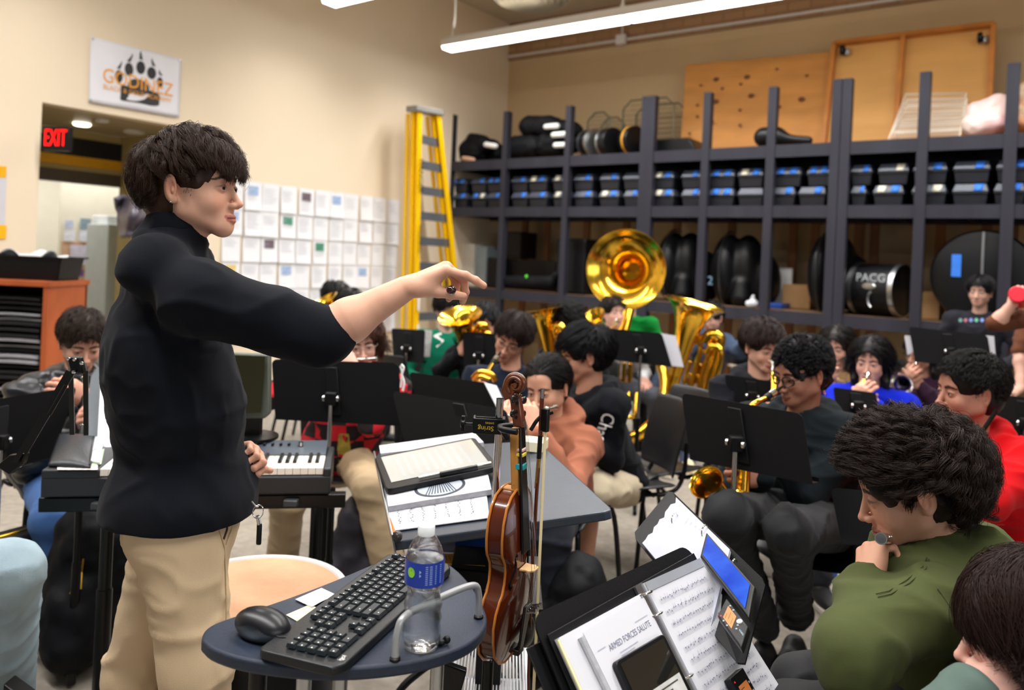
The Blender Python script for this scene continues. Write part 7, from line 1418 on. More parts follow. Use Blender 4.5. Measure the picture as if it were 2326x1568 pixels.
# plaid shirt flute player
p = person('girl in a red plaid shirt and khaki trousers playing flute behind the wide stand', P(818, 779, 3.68), 8, pitch=10, roll=6, byaw=0, skin='#d39a84', hair=dict(style='long', col='#4a3024', n=700, kids=7, L=.2, curl=.014, freq=2.2, rad=.0008, thick=.02, K=16, lift=.02, sp=.008, len=.03, res=.006), top=dict(kind='polo', col='#b01826', mat='plaid', name='red_plaid_flannel', g=.022), legs=dict(col='#b29a78', name='khaki_trousers', cuff=.07), glasses='#c9b8a8', res=(.0035, .011), splay=.2, pel=P(765, 1045, 3.78),
    hands={'R': HR(715, 835, 3.55, (.3, .3, .6), (-.3, -.8, .2)), 'L': HR(805, 845, 3.5, (-.5, .2, .6), (.2, -.9, .2))}, knees={'R': P(652, 1140, 3.3), 'L': P(842, 1112, 3.25)}, ankles={'R': P(640, 1300, 3.5), 'L': P(885, 1290, 3.25)})
flute('silver flute held sideways behind the wide music stand', P(856, 815, 3.57), P(668, 826, 3.62)); seatup(p, 'band chair under the plaid shirt player')
decal(p['top'], 'shirt_print', mat('gold_print2', '#9a8838', .7, var=.3, vscale=40), [(770, 985), (792, 985), (796, 1020), (790, 1060), (772, 1062), (766, 1020)])
# back row, left
p = person('person with dark hair half hidden behind the outstretched arm, farther of two', P(764, 680, 5.95), 70, pitch=20, skin='brown', hair=dict(style='short', col='#120f0e', n=150, kids=5, rad=.0014), top=dict(kind='sweater', col='#1d2026'), res=(.006, .016), detail=False)
seatup(p, 'band chair of the farther dark haired player'); p = person('person with short black hair holding the leftmost gold horn, nearer of two', P(795, 700, 5.5), 55, pitch=20, skin='brown', hair=dict(style='curly', col='#14100f', n=200, kids=5, rad=.0014), top=dict(kind='sweater', col='#15161b'), res=(.006, .016), detail=False)
seatup(p, 'band chair of the nearer dark haired player')
R_ = rotz(.5) @ roty(-.6); tuba('gold euphonium whose bell shows above the conductor sleeve', P(728, 688, 5.3) - R_ @ np.array([-.11, 0, .866]) * .55, R_, .55, 'euphonium', 'gold euphoniums')
# green sweatshirt and euphonium boy
p = person('person in a green sweatshirt with glasses and curly black hair in the back row', P(1016, 704, 5.7), 15, pitch=12, skin='#c89a8a', hair=dict(style='curly', col='#141012', n=350, kids=5, rad=.0014, thick=.02, curl=.008, freq=2), top=dict(kind='sweater', col='#0b6a50', name='green_sweatshirt'), glasses='#3a3a3c', res=FAR, hands={'L': HR(1040, 770, 5.3, (.5, -.3, .3), (0, -1, .3))})
decal(p['top'], 'white_stripe', m_white, [(985, 762), (1002, 756), (1008, 775), (992, 790)]); seatup(p, 'band chair of the green sweatshirt player')
p = person('boy with dark hair peering over a stand while holding a gold euphonium', P(1101, 734, 5.25), -6, pitch=14, skin='#b98066', hair=dict(style='short', col='#17171a', n=350, kids=6, rad=.0012, thick=.016, front=.9), top=dict(kind='sweater', col='#101117'), res=FAR, elbows={'R': P(1000, 845, 5.2)}, hands={'R': HR(1045, 800, 4.95, (.4, -.3, .5), (-.5, -.8, 0), 'grip', res=.005)})
seatup(p, 'band chair of the euphonium boy'); R_ = rotz(.25) @ roty(-.30) @ rotx(.32); tuba('gold euphonium held upright by the boy behind the stand', P(1045, 718, 5.0) - R_ @ np.array([-.11, 0, .866]) * .6, R_, .6, 'euphonium', 'gold euphoniums')
# alto saxophone player in navy
p = person('boy in a navy sweatshirt and glasses playing saxophone with his head tilted', P(1163, 768, 3.98), -18, pitch=20, roll=-22, byaw=-5, skin='#c68a6a', hair=dict(style='short', col='#241815', n=700, kids=8, L=.085, rad=.0007, thick=.014, front=.9, part=.01, lift=.016), top=dict(kind='sweater', col='#141c2b', name='navy_sweatshirt'), glasses='#7a6a5c', res=(.0035, .011), lids=.2,
    hands={'R': HR(1112, 1010, 3.7, (-.4, -.5, .2), (-.7, -.3, .3)), 'L': HR(1125, 900, 3.65, (-.6, -.4, .3), (-.2, -.8, .4))})
seatup(p, 'band chair of the navy sweatshirt player')
sax('gold saxophone of the boy with the tilted head', P(1139, 798, 3.86), P(1120, 824, 3.8), P(1100, 856, 3.72), P(1085, 868, 3.66), P(1088, 885, 3.64), P(1080, 1010, 3.55), P(1090, 1040, 3.42), P(1108, 1000, 3.34), P(1112, 870 + 60, 3.28), rb=.06)
mb = MB(); mb.tube(bez([P(1075, 858, 3.66), P(1090, 846, 3.62), P(1115, 850, 3.62), P(1125, 866, 3.62)], 6), .014, 10); mb.tube(bez([P(1078, 868, 3.6), P(1092, 856, 3.58), P(1112, 862, 3.58)], 6), .010, 10); s_ = [o for o in COL.objects if o.name.startswith('saxophone')][-1]; mb.build('palm_key', m_brass, s_)
# peach hoodie flute player
p = person('girl in a peach hoodie playing flute behind the violin scroll', P(1243, 879, 3.2), -28, pitch=14, roll=4, byaw=-25, skin='#c48a68', brow='#1c1110', hair=dict(style='bun', col='#120e0f', n=900, kids=7, L=.10, rad=.0006, thick=.006, lift=.004, curl=.002, front=-1.2, partw=.3, fmin=.05, fz=.074, bun=(.0, -.12, .0), cap=.004, sidek=.8), top=dict(kind='hoodie', col='#945c46', hood=1.6, name='peach_hoodie', g=.022, fold=.014), legs=dict(col='#141826', name='navy_trousers'), res=(.003, .0085), lids=.5, look=(-.3, .1), earring=-1, sh=.165, build=.95,
    hands={'R': HR(1150, 985, 2.95, (-.1, .4, .6), (-.5, -.8, .2)), 'L': HR(1215, 980, 2.92, (-.3, .3, .7), (.2, -.9, .2))})
flute('silver flute held by the peach hoodie girl', P(1263, 925, 3.1), P(1085, 968, 2.86)); seatup(p, 'band chair of the peach hoodie girl')
# logo hoodie
p = person('person seen from behind in a black hoodie with white sleeve lettering and cream shorts', P(1328, 808, 3.56), -82, pitch=14, byaw=-70, skin='#b97c5c', hair=dict(style='short', col='#0d0d11', n=900, kids=8, L=.09, rad=.0007, thick=.018, front=.8, lift=.022, sp=.005, zmin=-.06), top=dict(kind='hoodie', col='#0b0d13', name='black_hoodie', g=.024, hood=1.0), legs=dict(col='#dccdb0', name='cream_shorts', len=.5, r=1.15, res=.012), shoes='#101012', res=(.003, .009), pel=P(1400, 1085, 3.75), lids=.2,
    hands={'L': HR(1290, 985, 3.25, (-.8, .3, .3), (.2, -.9, .3)), 'R': HR(1270, 1010, 3.6, (-.8, 0, .3), (0, .9, .3))}, shoulders={'L': P(1392, 925, 3.42), 'R': P(1345, 905, 3.78)}, elbows={'L': P(1385, 1040, 3.42)}, knees={'L': P(1345, 1115, 3.35), 'R': P(1330, 1080, 3.7)}, ankles={'L': P(1330, 1280, 3.4), 'R': P(1335, 1250, 3.7)})
clarinet('black clarinet at the lips of the logo hoodie player', P(1282, 851, 3.52), P(1225, 990, 3.3)); seatup(p, 'band chair of the logo hoodie player')
def letters(o, s, x0, y0, x1, y1, size, m, name='lettering', up=None, bold=0.0, xs=1.0):
    """lettering laid on a garment between two pixels"""
    mb = MB(); text_mesh(s, 1.0, (0, 0, 0), (1, 0, 0), (0, 1, 0), mb, bold=bold); V = np.concatenate(mb.v); w = V[:, 0].max() - V[:, 0].min(); d = np.array([x1 - x0, y1 - y0]) / w; n = np.array([d[1], -d[0]]); n = n / np.linalg.norm(n) * size; c = np.array([(x0 + x1) / 2, (y0 + y1) / 2]); out = []
    for v in V:
        q = c + d * v[0] + n * v[1]; h = surf(o, q[0], q[1], .009)
        if h is None: return
        out.append(h)
    mesh_obj(name, np.array(out), mb.f, m, o, smooth=0)
letters(p['top'], 'Champ', 1383, 938, 1352, 1030, 40, m_white, bold=.012)
# back row centre: tuba, sousaphone
p = person('person with curly black hair bent over a gold tuba mouthpiece', P(1291, 738, 5.0), -30, pitch=30, skin='#b57f66', hair=dict(style='curly', col='#121012', n=500, kids=6, rad=.0012, thick=.02, curl=.01, freq=2, L=.07), top=dict(kind='sweater', col='#121318'), res=FAR, lids=.1); seatup(p, 'band chair of the curly tuba player')
R_ = rotz(1.2) @ rotx(.05) @ roty(.0); c = P(1231, 706, 4.9); ax_ = nrm(P(1262, 880, 4.85) - c) * -1; yq = nrm(np.array([.7, .6, 0])); yq = nrm(yq - ax_ * yq.dot(ax_)); R_ = np.stack([np.cross(yq, ax_), yq, ax_], 1); tuba('gold baritone horn leaning left beside the curly haired player', c - R_ @ np.array([-.11, 0, .866]) * .6, R_, .6, 'baritone_horn')
p = person('boy with closed eyes playing the sousaphone below its bell', P(1393, 711, 6.1), 28, pitch=-4, skin='#d39b88', hair=dict(style='short', col='#1d1513', n=250, kids=5, rad=.0014), top=dict(kind='tee', col='#b5b8bd', name='grey_shirt'), legs=dict(col='#3a3f4a'), lids=.05, res=FAR); seatup(p, 'band chair of the sousaphone player')
sousaphone('gold sousaphone with its wide bell raised before the shelf', P(1421, 612, 6.15), (-.32, -.93, .02), P(1402, 880, 5.85), (.36, .40), (-.3, -.9, .35), P(1402, 727, 5.97))
c = P(1345, 722, 5.7); mb = MB(); d_ = nrm(np.array([-.45, -.3, .55])); mb.lathe(bell_mesh([(.025, -.2), (.035, -.12), (.055, -.06), (.085, -.015), (.1, 0)], .002), c, d_, 32, cap=False); t = thing('trombone', 'gold horn bell tilted left beside the sousaphone player', 'trombone', tuple(c)); mb.build('bell', m_brass, t, smooth=60); mb = MB(); mb.tube([c - d_ * .19, c - d_ * .32, P(1382, 790, 5.8)], [.02, .012, .009], 10); mb.build('slide', m_silver, t)
p = person('person in a bright green polo shirt behind the sousaphone bell', P(1431, 676, 6.6), -12, skin='#d09a86', hair=dict(style='short', col='#1a1412', n=120, kids=4, rad=.0015), top=dict(kind='polo', col='#0a7a30', name='green_polo', sleeve=.3), res=(.006, .016), pelz=.62, detail=False); seatup(p, 'band chair of the green polo player')
# tuba in front of the blue grey hoodie
p = person('person in a blue grey hoodie turned sideways behind the large tuba', P(1618, 722, 6.75), -30, pitch=10, byaw=40, skin='#c08d7a', hair=dict(style='short', col='#131214', n=200, kids=5, rad=.0014), top=dict(kind='hoodie', col='#3b485e', name='blue_grey_hoodie', g=.035), legs=dict(col='#3a425c', name='blue_trousers'), shoes='#e4d3a6', pelz=.6, res=FAR, elbows={'L': P(1680, 800, 6.6)}, hands={'L': HR(1712, 765, 6.4, (.2, -.2, .9), (.3, -.9, .2))}, ankles={'L': P(1562, 1070, 5.6), 'R': P(1490, 1068, 5.6)}, knees={'L': P(1560, 930, 5.95), 'R': P(1500, 925, 5.95)}); seatup(p, 'band chair behind the large tuba')
c = P(1578, 690, 5.95); ax_ = nrm(P(1578, 690, 5.95) - P(1562, 900, 5.9)); ax_ = nrm(ax_ + np.array([.16, -.16, 0])); yq = nrm(np.array([.2, .95, 0])); yq = nrm(yq - ax_ * yq.dot(ax_)); R_ = np.stack([np.cross(yq, ax_), yq, ax_], 1)
R_ = np.stack([R_[:, 0], R_[:, 1], R_[:, 2]], 1); tuba('large gold tuba upright in the back row', c - R_ @ np.array([-.11, 0, .866]) * 1.02, R_, 1.02, 'tuba')
# boy with the horn beside the glasses player
p = person('boy in a charcoal hoodie blowing a brass mouthpiece beside the glasses player', P(1732, 788, 3.92), 34, pitch=14, byaw=15, skin='#cf9478', hair=dict(style='short', col='#2b1d19', n=700, kids=8, L=.07, rad=.0007, thick=.016, front=.7, lift=.018), top=dict(kind='hoodie', col='#17181e', name='charcoal_hoodie'), res=(.0035, .011), lids=.2, hands={'R': HR(1735, 960, 3.6, (.3, -.5, .3), (-.5, -.6, .4)), 'L': HR(1775, 950, 3.6, (-.3, -.5, .3), (.5, -.6, .4))}); seatup(p, 'band chair of the charcoal hoodie boy')
trumpet('gold trumpet of the charcoal hoodie boy, mostly hidden', P(1755, 818, 3.80), P(1752, 1060, 3.5) - P(1755, 818, 3.80))
# glasses saxophone player
m0 = P(1778, 878, 2.80)
p = person('boy with curly black hair, glasses and a dark hoodie playing saxophone', P(1820, 846, 2.9), -48, pitch=16, byaw=-14, skin='#9c6448', lip='#7c4438', brow='#120c0b', wide=1.05, jaw=1.12, beard=.15, hair=dict(style='curly', col='#0c0b0f', n=900, kids=9, L=.045, curl=.009, freq=2.2, rad=.0006, thick=.012, lift=.008, K=14, sp=.004, sidek=.3, front=.1, fz=.072, fmin=.062, zmin=-.06), glasses='#0d0d0f', lids=.3, top=dict(kind='hoodie', col='#10171b', name='dark_teal_hoodie', g=.034, fold=.009), legs=dict(col='#0f1116', name='black_trousers', r=1.0, fold=.012), res=(.003, .009), look=(-.2, -.2), pel=P(1865, 1180, 2.98), sh=.2,
    hands={'R': HR(1735, 1085, 2.72, (-.9, -.1, .1), (0, -.9, .4), 'grip', res=.003), 'L': HR(1745, 985, 2.78, (-.8, -.1, .2), (0, -.8, .5))}, knees={'R': P(1648, 1172, 2.5), 'L': P(1790, 1205, 2.45)}, ankles={'R': P(1738, 1432, 2.9), 'L': P(1808, 1400, 2.95)})
seatup(p, 'band chair of the glasses saxophone player')
sax('gold saxophone whose bell shows below the large stand', m0, P(1742, 903, 2.76), P(1716, 916, 2.72), P(1702, 930, 2.72), P(1698, 945, 2.72), P(1685, 1120, 2.68), P(1662, 1150, 2.64), P(1640, 1135, 2.6), P(1604, 1096, 2.55), rb=.056)
# three trumpet girls
def tgirl(label, x, y, D, yaw, top, hcol, tm, mo, tip, tl, gl=None, skin='#cf957a', **k):
    q = person(label, P(x, y, D), yaw, pitch=8, byaw=yaw * .5, skin=skin, hair=dict(style='long', col=hcol, n=600, kids=6, L=.22, rad=.0009, thick=.016, K=14, lift=.01, len=.05, part=0.0, curl=.003, front=-.5), top=top, glasses=gl, res=(.0045, .012), lids=.35, hands={'R': dict(w=lerp(P(*mo), P(*tip), .40) + np.array([-.045, 0, -.05]), hx=(.35, -.2, .5), hz=(-.6, -.7, 0), curl='keys', res=.0045), 'L': dict(w=lerp(P(*mo), P(*tip), .35) + np.array([.06, -.02, -.07]), hx=(-.5, 0, .5), hz=(.4, -.8, 0), curl='grip', res=.0045)}, **k)
    trumpet(tl, P(*mo), P(*tip) - P(*mo), m=tm); seatup(q, 'band chair of the ' + label.split(' in ')[0][:40]); return q
tgirl('trumpet girl with closed eyes in a tan top, leftmost of three', 1900, 790, 4.9, -14, dict(kind='sweater', col='#8a6c4c', name='tan_top'), '#1d1614', m_brass, (1893, 812, 4.78), (1835, 905, 4.35), 'gold trumpet of the tan top girl')
tgirl('trumpet girl in a bright blue sweater with dark hair', 1977, 821, 4.3, -10, dict(kind='hoodie', col='#0a20b0', name='bright_blue_sweater', hood=.3), '#141012', m_brass, (1973, 848, 4.18), (1926, 965, 3.72), 'gold trumpet of the bright blue sweater girl', legs=dict(col='#2c62ae', mat='denim', name='bright_jeans'), shoes='#d8d4cc', knees={'R': P(1880, 1140, 3.75), 'L': P(1925, 1140, 3.8)}, ankles={'R': P(1872, 1325, 3.66), 'L': P(1905, 1310, 3.75)})
tgirl('trumpet girl with glasses in a dark purple top and long black hair', 2096, 803, 4.9, -42, dict(kind='sweater', col='#3a2438', name='purple_top'), '#111016', m_silver, (2081, 826, 4.78), (2030, 890, 4.3), 'silver trumpet of the purple top girl', gl='#4a3c38', skin='#b87f64')
# man with tape-blue case behind
p = person('man with parted black hair in a dark sweatshirt with a row of small circles', P(2226, 664, 6.2), -14, pitch=2, byaw=-5, pose='sit', pelz=.78, skin='#b98b76', jaw=.95, beard=.2, hair=dict(style='wave', col='#121114', n=500, kids=6, L=.10, rad=.0012, thick=.012, part=0.0), top=dict(kind='sweater', col='#24242b', name='circle_print_sweatshirt'), res=(.0045, .012), lids=.5); chair(p['PC'], 0, 'band chair of the circle sweatshirt man')
for i, (x, cc) in enumerate(((2182, '#5d8a84'), (2194, '#a05c6c'), (2206, '#6d7fb8'), (2218, '#5aa08a'), (2231, '#6f86c0'), (2243, '#8d6474'))): decal(p['top'], 'printed_circle', mat('circle' + str(i), cc, .7, var=.1), [(x + 4.2 * math.cos(a), 728 + 4.5 * math.sin(a)) for a in np.linspace(0, 6.28, 12, endpoint=False)], .006)
# brown shirt at the right edge
p = person('person in a brown t-shirt at the right edge lifting a red bottle', P(2405, 560, 5.0), -70, pose='stand', skin='#c79078', hair=dict(style='short', col='#1d1614', n=100, kids=4, rad=.0014), top=dict(kind='tee', col='#5e3826', name='brown_shirt', sleeve=-.45), legs=dict(col='#23242a'), res=(.005, .014), elbows={'L': P(2262, 735, 4.8), 'R': P(2318, 800, 5.05)}, shoulders={'L': P(2345, 722, 4.9), 'R': P(2340, 705, 5.2)}, hands={'L': HR(2300, 690, 4.75, (.3, 0, .8), (-.8, -.4, .2), 'grip'), 'R': HR(2318, 880, 4.9, (-.7, -.2, -.3), (-.3, -.2, .9))}, pel=P(2400, 880, 5.05))
t = thing('water_flask', 'bright red flask lifted by the person in brown', 'bottle', tuple(P(2312, 668, 4.7))); c = P(2312, 668, 4.66); d_ = nrm((.55, .75, -.2)); mb = MB(); mb.lathe([(.045, 0), (.05, .006), (.05, .2), (.03, .23)], c, d_, 28); mb.build('body', mat('red_enamel', '#e01030', .3, var=.04), t); mb = MB(); mb.tube([c + d_ * .23, c + d_ * .27], .02, 14); mb.build('cap', m_white, t)
# red hoodie saxophone player
p = person('boy in a bright red hoodie playing saxophone at the right', P(2200, 889, 2.72), -58, pitch=4, byaw=-20, skin='#a86c50', lip='#8c5044', brow='#100c0b', wide=1.06, jaw=1.25, beard=.18, hair=dict(style='tight', col='#14110f', n=1500, kids=8, L=.035, rad=.0006, thick=.015, lift=.010, front=.3, sp=.005, sidek=.2, fz=.07, fmin=.066, zmin=-.06), top=dict(kind='hoodie', col='#bf0a12', name='red_hoodie', g=.04, fold=.018, fsc=5, hood=1.15), legs=dict(col='#101116', name='black_trousers2'), lids=.3, res=(.0028, .009), pel=P(2300, 1270, 2.95), sh=.205, build=1.06,
    hands={'L': HR(2120, 1180, 2.3, (-.8, .2, .3), (.3, -.8, .5)), 'R': HR(2080, 1100, 2.6, (-.8, .3, .3), (.2, .6, .5))}, knees={'L': P(2130, 1290, 2.4), 'R': P(1990, 1240, 2.75)}, ankles={'R': P(1930, 1470, 2.95), 'L': P(2050, 1600, 2.5)})
seatup(p, 'band chair of the red hoodie player'); RED = p
sax('gold saxophone neck and black mouthpiece of the red hoodie player', P(2146, 927, 2.60), P(2108, 940, 2.55), P(2078, 936, 2.5), P(2056, 950, 2.46), P(2054, 965, 2.45), P(2070, 1180, 2.42), P(2055, 1215, 2.38), P(2035, 1190, 2.34), P(2050, 1120, 2.32), rb=.05)
mb = MB(); mb.tube(bez([P(2058, 938, 2.46), P(2050, 948, 2.45), P(2058, 962, 2.44)], 5), .010, 10); mb.build('octave_key', m_silver, [o for o in COL.objects if o.name.startswith('saxophone')][-1])
pts = [P(2175, 1000, 2.56), P(2200, 985, 2.6), P(2222, 945, 2.68), P(2232, 935, 2.72)]
mb = MB(); mb.tube(bez([P(2262, 935, 2.62), P(2235, 975, 2.54), P(2205, 1010, 2.50), P(2165, 1035, 2.47), P(2120, 1020, 2.47)], 6), .011, 8, sx=.5); tag(mb.build('neck_strap', m_blackm), 'black neck strap over the red hoodie', 'strap')
# curly haired flute player in olive
HK = P(2066, 1106, 1.62)
p = person('curly haired boy in an olive green hoodie playing flute in the foreground', HK, -78, pitch=22, byaw=-72, skin='#c68a68', lip='#9c5a50', brow='#1a1210', hair=dict(style='curly', col='#261913', n=900, kids=30, L=.105, curl=.017, freq=2.0, rad=.00042, thick=.026, lift=.022, fmin=.062, smin=.02, fsl=.55, K=20, sp=.0055, sidek=.6, front=.75, fz=.055, res=.005, zmin=-.07), top=dict(kind='hoodie', col='#474d2c', name='olive_hoodie', g=.040, fold=.018, fsc=5.5, ra=.048, hood=1.3), legs=dict(col='#101114', name='black_jeans'), res=(.0022, .0075), lids=.12, nose=1.0, mouth=.001, pel=P(2120, 1600, 1.62), sh=.19, neckoff=np.array([.075, .03, -.185]),
    shoulders={'L': P(2118, 1385, 1.46), 'R': P(2125, 1350, 1.78)}, elbows={'L': P(1935, 1492, 1.38), 'R': P(2060, 1470, 1.86)}, knees={'L': P(1800, 1640, 1.5), 'R': P(1820, 1560, 1.85)}, ankles={'L': P(1780, 2400, 1.5), 'R': P(1800, 2200, 1.8)},
    hands={'L': dict(w=P(1972, 1325, 1.54), hx=(.34, .66, .50), hz=(-.82, -.1, .5), scale=.92, curl=[(.7, 1.0, .6), (.8, 1.1, .6), (.85, 1.1, .6), (.9, 1.15, .6)], thumb=(.7, .3, -.6), res=.0024), 'R': dict(w=P(2070, 1310, 1.84), hx=(-.1, -.7, .4), hz=(-.6, .6, .4), curl='keys', res=.003)})
KID = p
# grey lining inside the hood
c = P(2205, 1235, 1.68)
t = [o for o in COL.objects if o.parent == KID['t'] and o.name.startswith('hoodie')][0]
f = F3(c - .12, c + .12, .006); f.ell(c, (.062, .085, .05), rotz(.3), k=.01); f.ell(c + np.array([-.03, -.01, .045]), (.065, .08, .04), rotz(.3), k=.01, sub=True); V, Q = f.mesh(); V = folds(V, vnormals(V, Q), .006, 4, 12); mesh_obj('hood_lining', V, Q, cloth('grey_lining', '#a9aab0'), t, smooth=180)
flute('silver flute of the curly haired boy, its end cap towards the camera', P(2001, 1224, 1.50), P(2085, 1236, 2.12)); chair(KID['PC'] + np.array([.03, .02, 0]), -72, 'band chair of the curly haired flute player')
for pts in ([(2105, 1268), (2095, 1290), (2060, 1320), (2020, 1345), (1990, 1352)], [(2110, 1272), (2103, 1294), (2066, 1327), (2024, 1352), (1994, 1359)], [(2105, 1275), (2130, 1340), (2170, 1400), (2205, 1455)]): seam(t, 'seam', cloth('olive_seam', '#3a3f24'), pts, .001, .0018)
# black shoe on the floor behind the curly haired boy belongs to the red hoodie player (ankle placed above)
# profile at the lower right corner
HG = P(2345, 1442, 1.25)
p = person('person with long dark brown hair in profile at the lower right corner', HG, -74, pitch=10, byaw=-70, skin='#d59a88', lip='#a9605a', brow='#2a1c17', hair=dict(style='long', col='#2b1a15', n=2200, kids=8, L=.15, curl=.002, freq=.6, rad=.00045, thick=.011, lift=.008, K=16, sp=.004, len=.0, front=.15, fz=.05, fall=.8, fmin=-.01, smin=-.3), top=dict(kind='sweater', col='#55655e', name='grey_green_jacket', g=.03, fold=.008), legs=dict(col='#20232a'), res=(.0025, .009), lids=.4, pel=P(2480, 2050, 1.35), pelz=.5, elbows={'L': P(2090, 1700, 1.18)}, hands={'L': dict(w=P(2205, 1580, 1.2), hx=(.9, .2, .3), hz=(-.2, -.6, .6), curl='grip', scale=.85), 'R': dict(w=P(2300, 1740, 1.4), hx=(-.3, .3, .5), hz=(-.5, .6, .4), curl='grip')})
chair(p['PC'], -70, 'band chair of the long haired person, lower right')
# far left: light jeans
p = person('person in pale blue jeans at the far left edge, only one leg in view', P(-420, 800, 2.15), 60, byaw=70, skin='tan', hair=dict(style='short', col='#181210', n=100, kids=4), top=dict(kind='sweater', col='#32343a'), legs=dict(col='#8fa3ad', mat='denim', name='pale_jeans', cuff=.075, r=1.15, fold=.008, res=.010), shoes='#d9dbe2', res=(.005, .012), hands={'R': dict(w=P(-200, 1100, 2.1), hx=(.5, -.5, 0), hz=(0, 0, 1)), 'L': dict(w=P(-200, 1100, 2.4), hx=(.5, -.5, 0), hz=(0, 0, 1))}, pel=P(-330, 1330, 2.0), knees={'R': P(18, 1300, 2.02), 'L': P(-60, 1290, 2.3)}, ankles={'R': P(0, 1590, 2.30), 'L': P(-100, 1560, 2.5)})
chair(p['PC'], 70, 'band chair at the far left edge, mostly out of view')
# ---------------- foreground binder stand ----------------
ATL, ATR = P(1206, 1400, 1.27), P(1562, 1237, 1.62); ea = nrm(ATR - ATL); eh = nrm(np.array([ea[1], -ea[0], 0])); an = math.radians(38); ed = -UP * math.cos(an) + eh * math.sin(an); en = nrm(np.cross(ea, ed)); en = en if en[2] > 0 else -en
AW = np.linalg.norm(ATR - ATL)
def AQ(u, v, o=0.0): return ATL + ea * u + ed * v + en * o      # metres along the top edge, down the desk, off the desk
t = thing('music_stand', 'big music stand holding the open binder in the foreground', 'music stand', (AQ(.25, .2)[0], AQ(.25, .2)[1], 0), group='black music stands')
r = .03; out = [AQ(r * (1 - math.cos(a)), r * (1 - math.sin(a))) for a in np.linspace(0, math.pi / 2, 6)] + [AQ(AW - r + r * math.sin(a), r - r * math.cos(a)) for a in np.linspace(0, math.pi / 2, 6)] + [AQ(AW, .33), AQ(0, .33)]
mb = MB(); mb.prism(out, -en * .004); mb.build('desk', m_desk, t, smooth=20); mb = MB(); mb.prism([AQ(0, .33), AQ(AW, .33), AQ(AW, .33, .055), AQ(0, .33, .055)], ed * .004); mb.build('ledge', m_desk, t, smooth=0)
pc = AQ(AW / 2, .17, -.02); mb = MB(); mb.tube([(pc[0], pc[1], pc[2]), (pc[0], pc[1], .1)], .0145, 14); mb.build('outer_tube', m_desk, t); mb = MB(); mb.box(pc, (.05, .04, .06)); mb.build('tilt_block', m_desk, t, bevel=.004)
for i in range(3): a = i * 2.094 + .2; mb = MB(); b = np.array([pc[0], pc[1], 0]); d = np.array([math.cos(a), math.sin(a), 0]); mb.tube(bez([b + UP * .16, b + d * .08 + UP * .14, b + d * .22 + UP * .07, b + d * .28 + UP * .02], 5), .0125, 8); mb.build('leg', m_desk, t)
t = thing('music_stand', 'left plate of a second stand under the binder corner', 'music stand', (P(1200, 1500, 1.2)[0], 1.2, 0), group='black music stands')
mb = MB(); mb.prism([AQ(-.025, .04, -.012), AQ(.1, .04, -.012), AQ(.1, .33, -.012), AQ(-.02, .33, -.012)], -en * .003); mb.build('desk', m_desk, t, bevel=.002); q_ = AQ(.03, .2, -.03); mb = MB(); mb.tube([q_, (q_[0], q_[1], .1)], .012, 10); mb.build('pole', m_desk, t); mb = MB(); mb.lathe([(.16, 0), (.15, .02), (.02, .04), (.012, .12)], (q_[0], q_[1], 0), n=24); mb.build('base', m_desk, t)
# binder with music
u_m = .268                     # spine position
t = thing('ring_binder', 'open black ring binder with sheet music on the foreground stand', 'binder', tuple(AQ(u_m, .18, .006)))
mb = MB(); mb.prism([AQ(.012, .036, .003), AQ(AW - .004, .020, .003), AQ(AW - .002, .327, .003), AQ(.016, .327, .003)], en * .004); mb.build('cover', m_black, t, bevel=.001, smooth=0)
lp = [AQ(.02, .048, .02), AQ(u_m - .012, .044, .02), AQ(u_m - .008, .32, .02), AQ(.03, .32, .02)]; mb = MB(); mb.prism(lp, -en * .012); lpo = mb.build('left_page_stack', m_paper, t, smooth=0)
mb = MB(); mb.prism([AQ(.016, .050, .016), AQ(.05, .049, .0165), AQ(.06, .32, .0165), AQ(.024, .32, .016)], en * .0035); mb.build('yellowed_page', mat('yellowed', '#eadfae', .7, var=.05), t, smooth=0)
mb = MB(); mb.tube([AQ(.062, .062, .024), AQ(.078, .32, .024)], .006, 8); mb.build('rolled_page', mat('page_edges', '#a7a8ad'), t)
top_ = [AQ(.072, .058, .0225), AQ(u_m - .014, .052, .0225), AQ(u_m - .008, .32, .0225), AQ(.088, .32, .0225)]; mb = MB(); mb.prism(top_, en * .0012); tp = mb.build('title_page', m_paper, t, smooth=0); fn = qfn(*top_, en * .0018)
mb = MB(); fxd = nrm(fn(.9, .1) - fn(.1, .1)); fyd = nrm(fn(.1, .1) - fn(.1, .5)); fyd = nrm(fyd - fxd * fyd.dot(fxd)); text_mesh('ARMED FORCES SALUTE', .0145, fn(.56, .155), fxd, fyd, mb, xs=.8); text_mesh('Arranged for Concert Band', .006, fn(.56, .085), fxd, fyd, mb) if 0 else None; mb.build('title', mat('print_blue_grey', '#6a6f86', .8, var=.1), tp, smooth=0)
mb = MB(); [mb.poly([fn(x, y), fn(x + w, y), fn(x + w, y + .006), fn(x, y + .006)]) for x, y, w in ((.06, .13, .12), (.32, .205, .3), (.32, .225, .22), (.7, .10, .22), (.5, .245, .26))]; mb.build('print', mat('faint_print2', '#a9adbd', .8, var=.1), tp, smooth=0)
rp = [AQ(u_m + .012, .030, .018), AQ(AW - .012, .034, .018), AQ(AW + .03, .318, .018), AQ(u_m + .016, .318, .018)]; mb = MB(); mb.prism(rp, -en * .010); rpo = mb.build('right_page_stack', m_paper, t, smooth=0)
fn = qfn(*rp, en * .0012); staff(fn, 'notation', rpo, x0=.07, x1=.93, y0=.13, y1=.98, rows_=11, seed=12, m=mat('print_blue_grey', '#6a6f86'), lw=.0009)
mb = MB(); mb.prism([fn(0, 0), fn(1, 0), fn(1, .06), fn(0, .06)], en * .0006); mb.build('plastic_sleeve', mat('sleeve_film', '#8f9298', .2, var=.08), rpo, smooth=0)
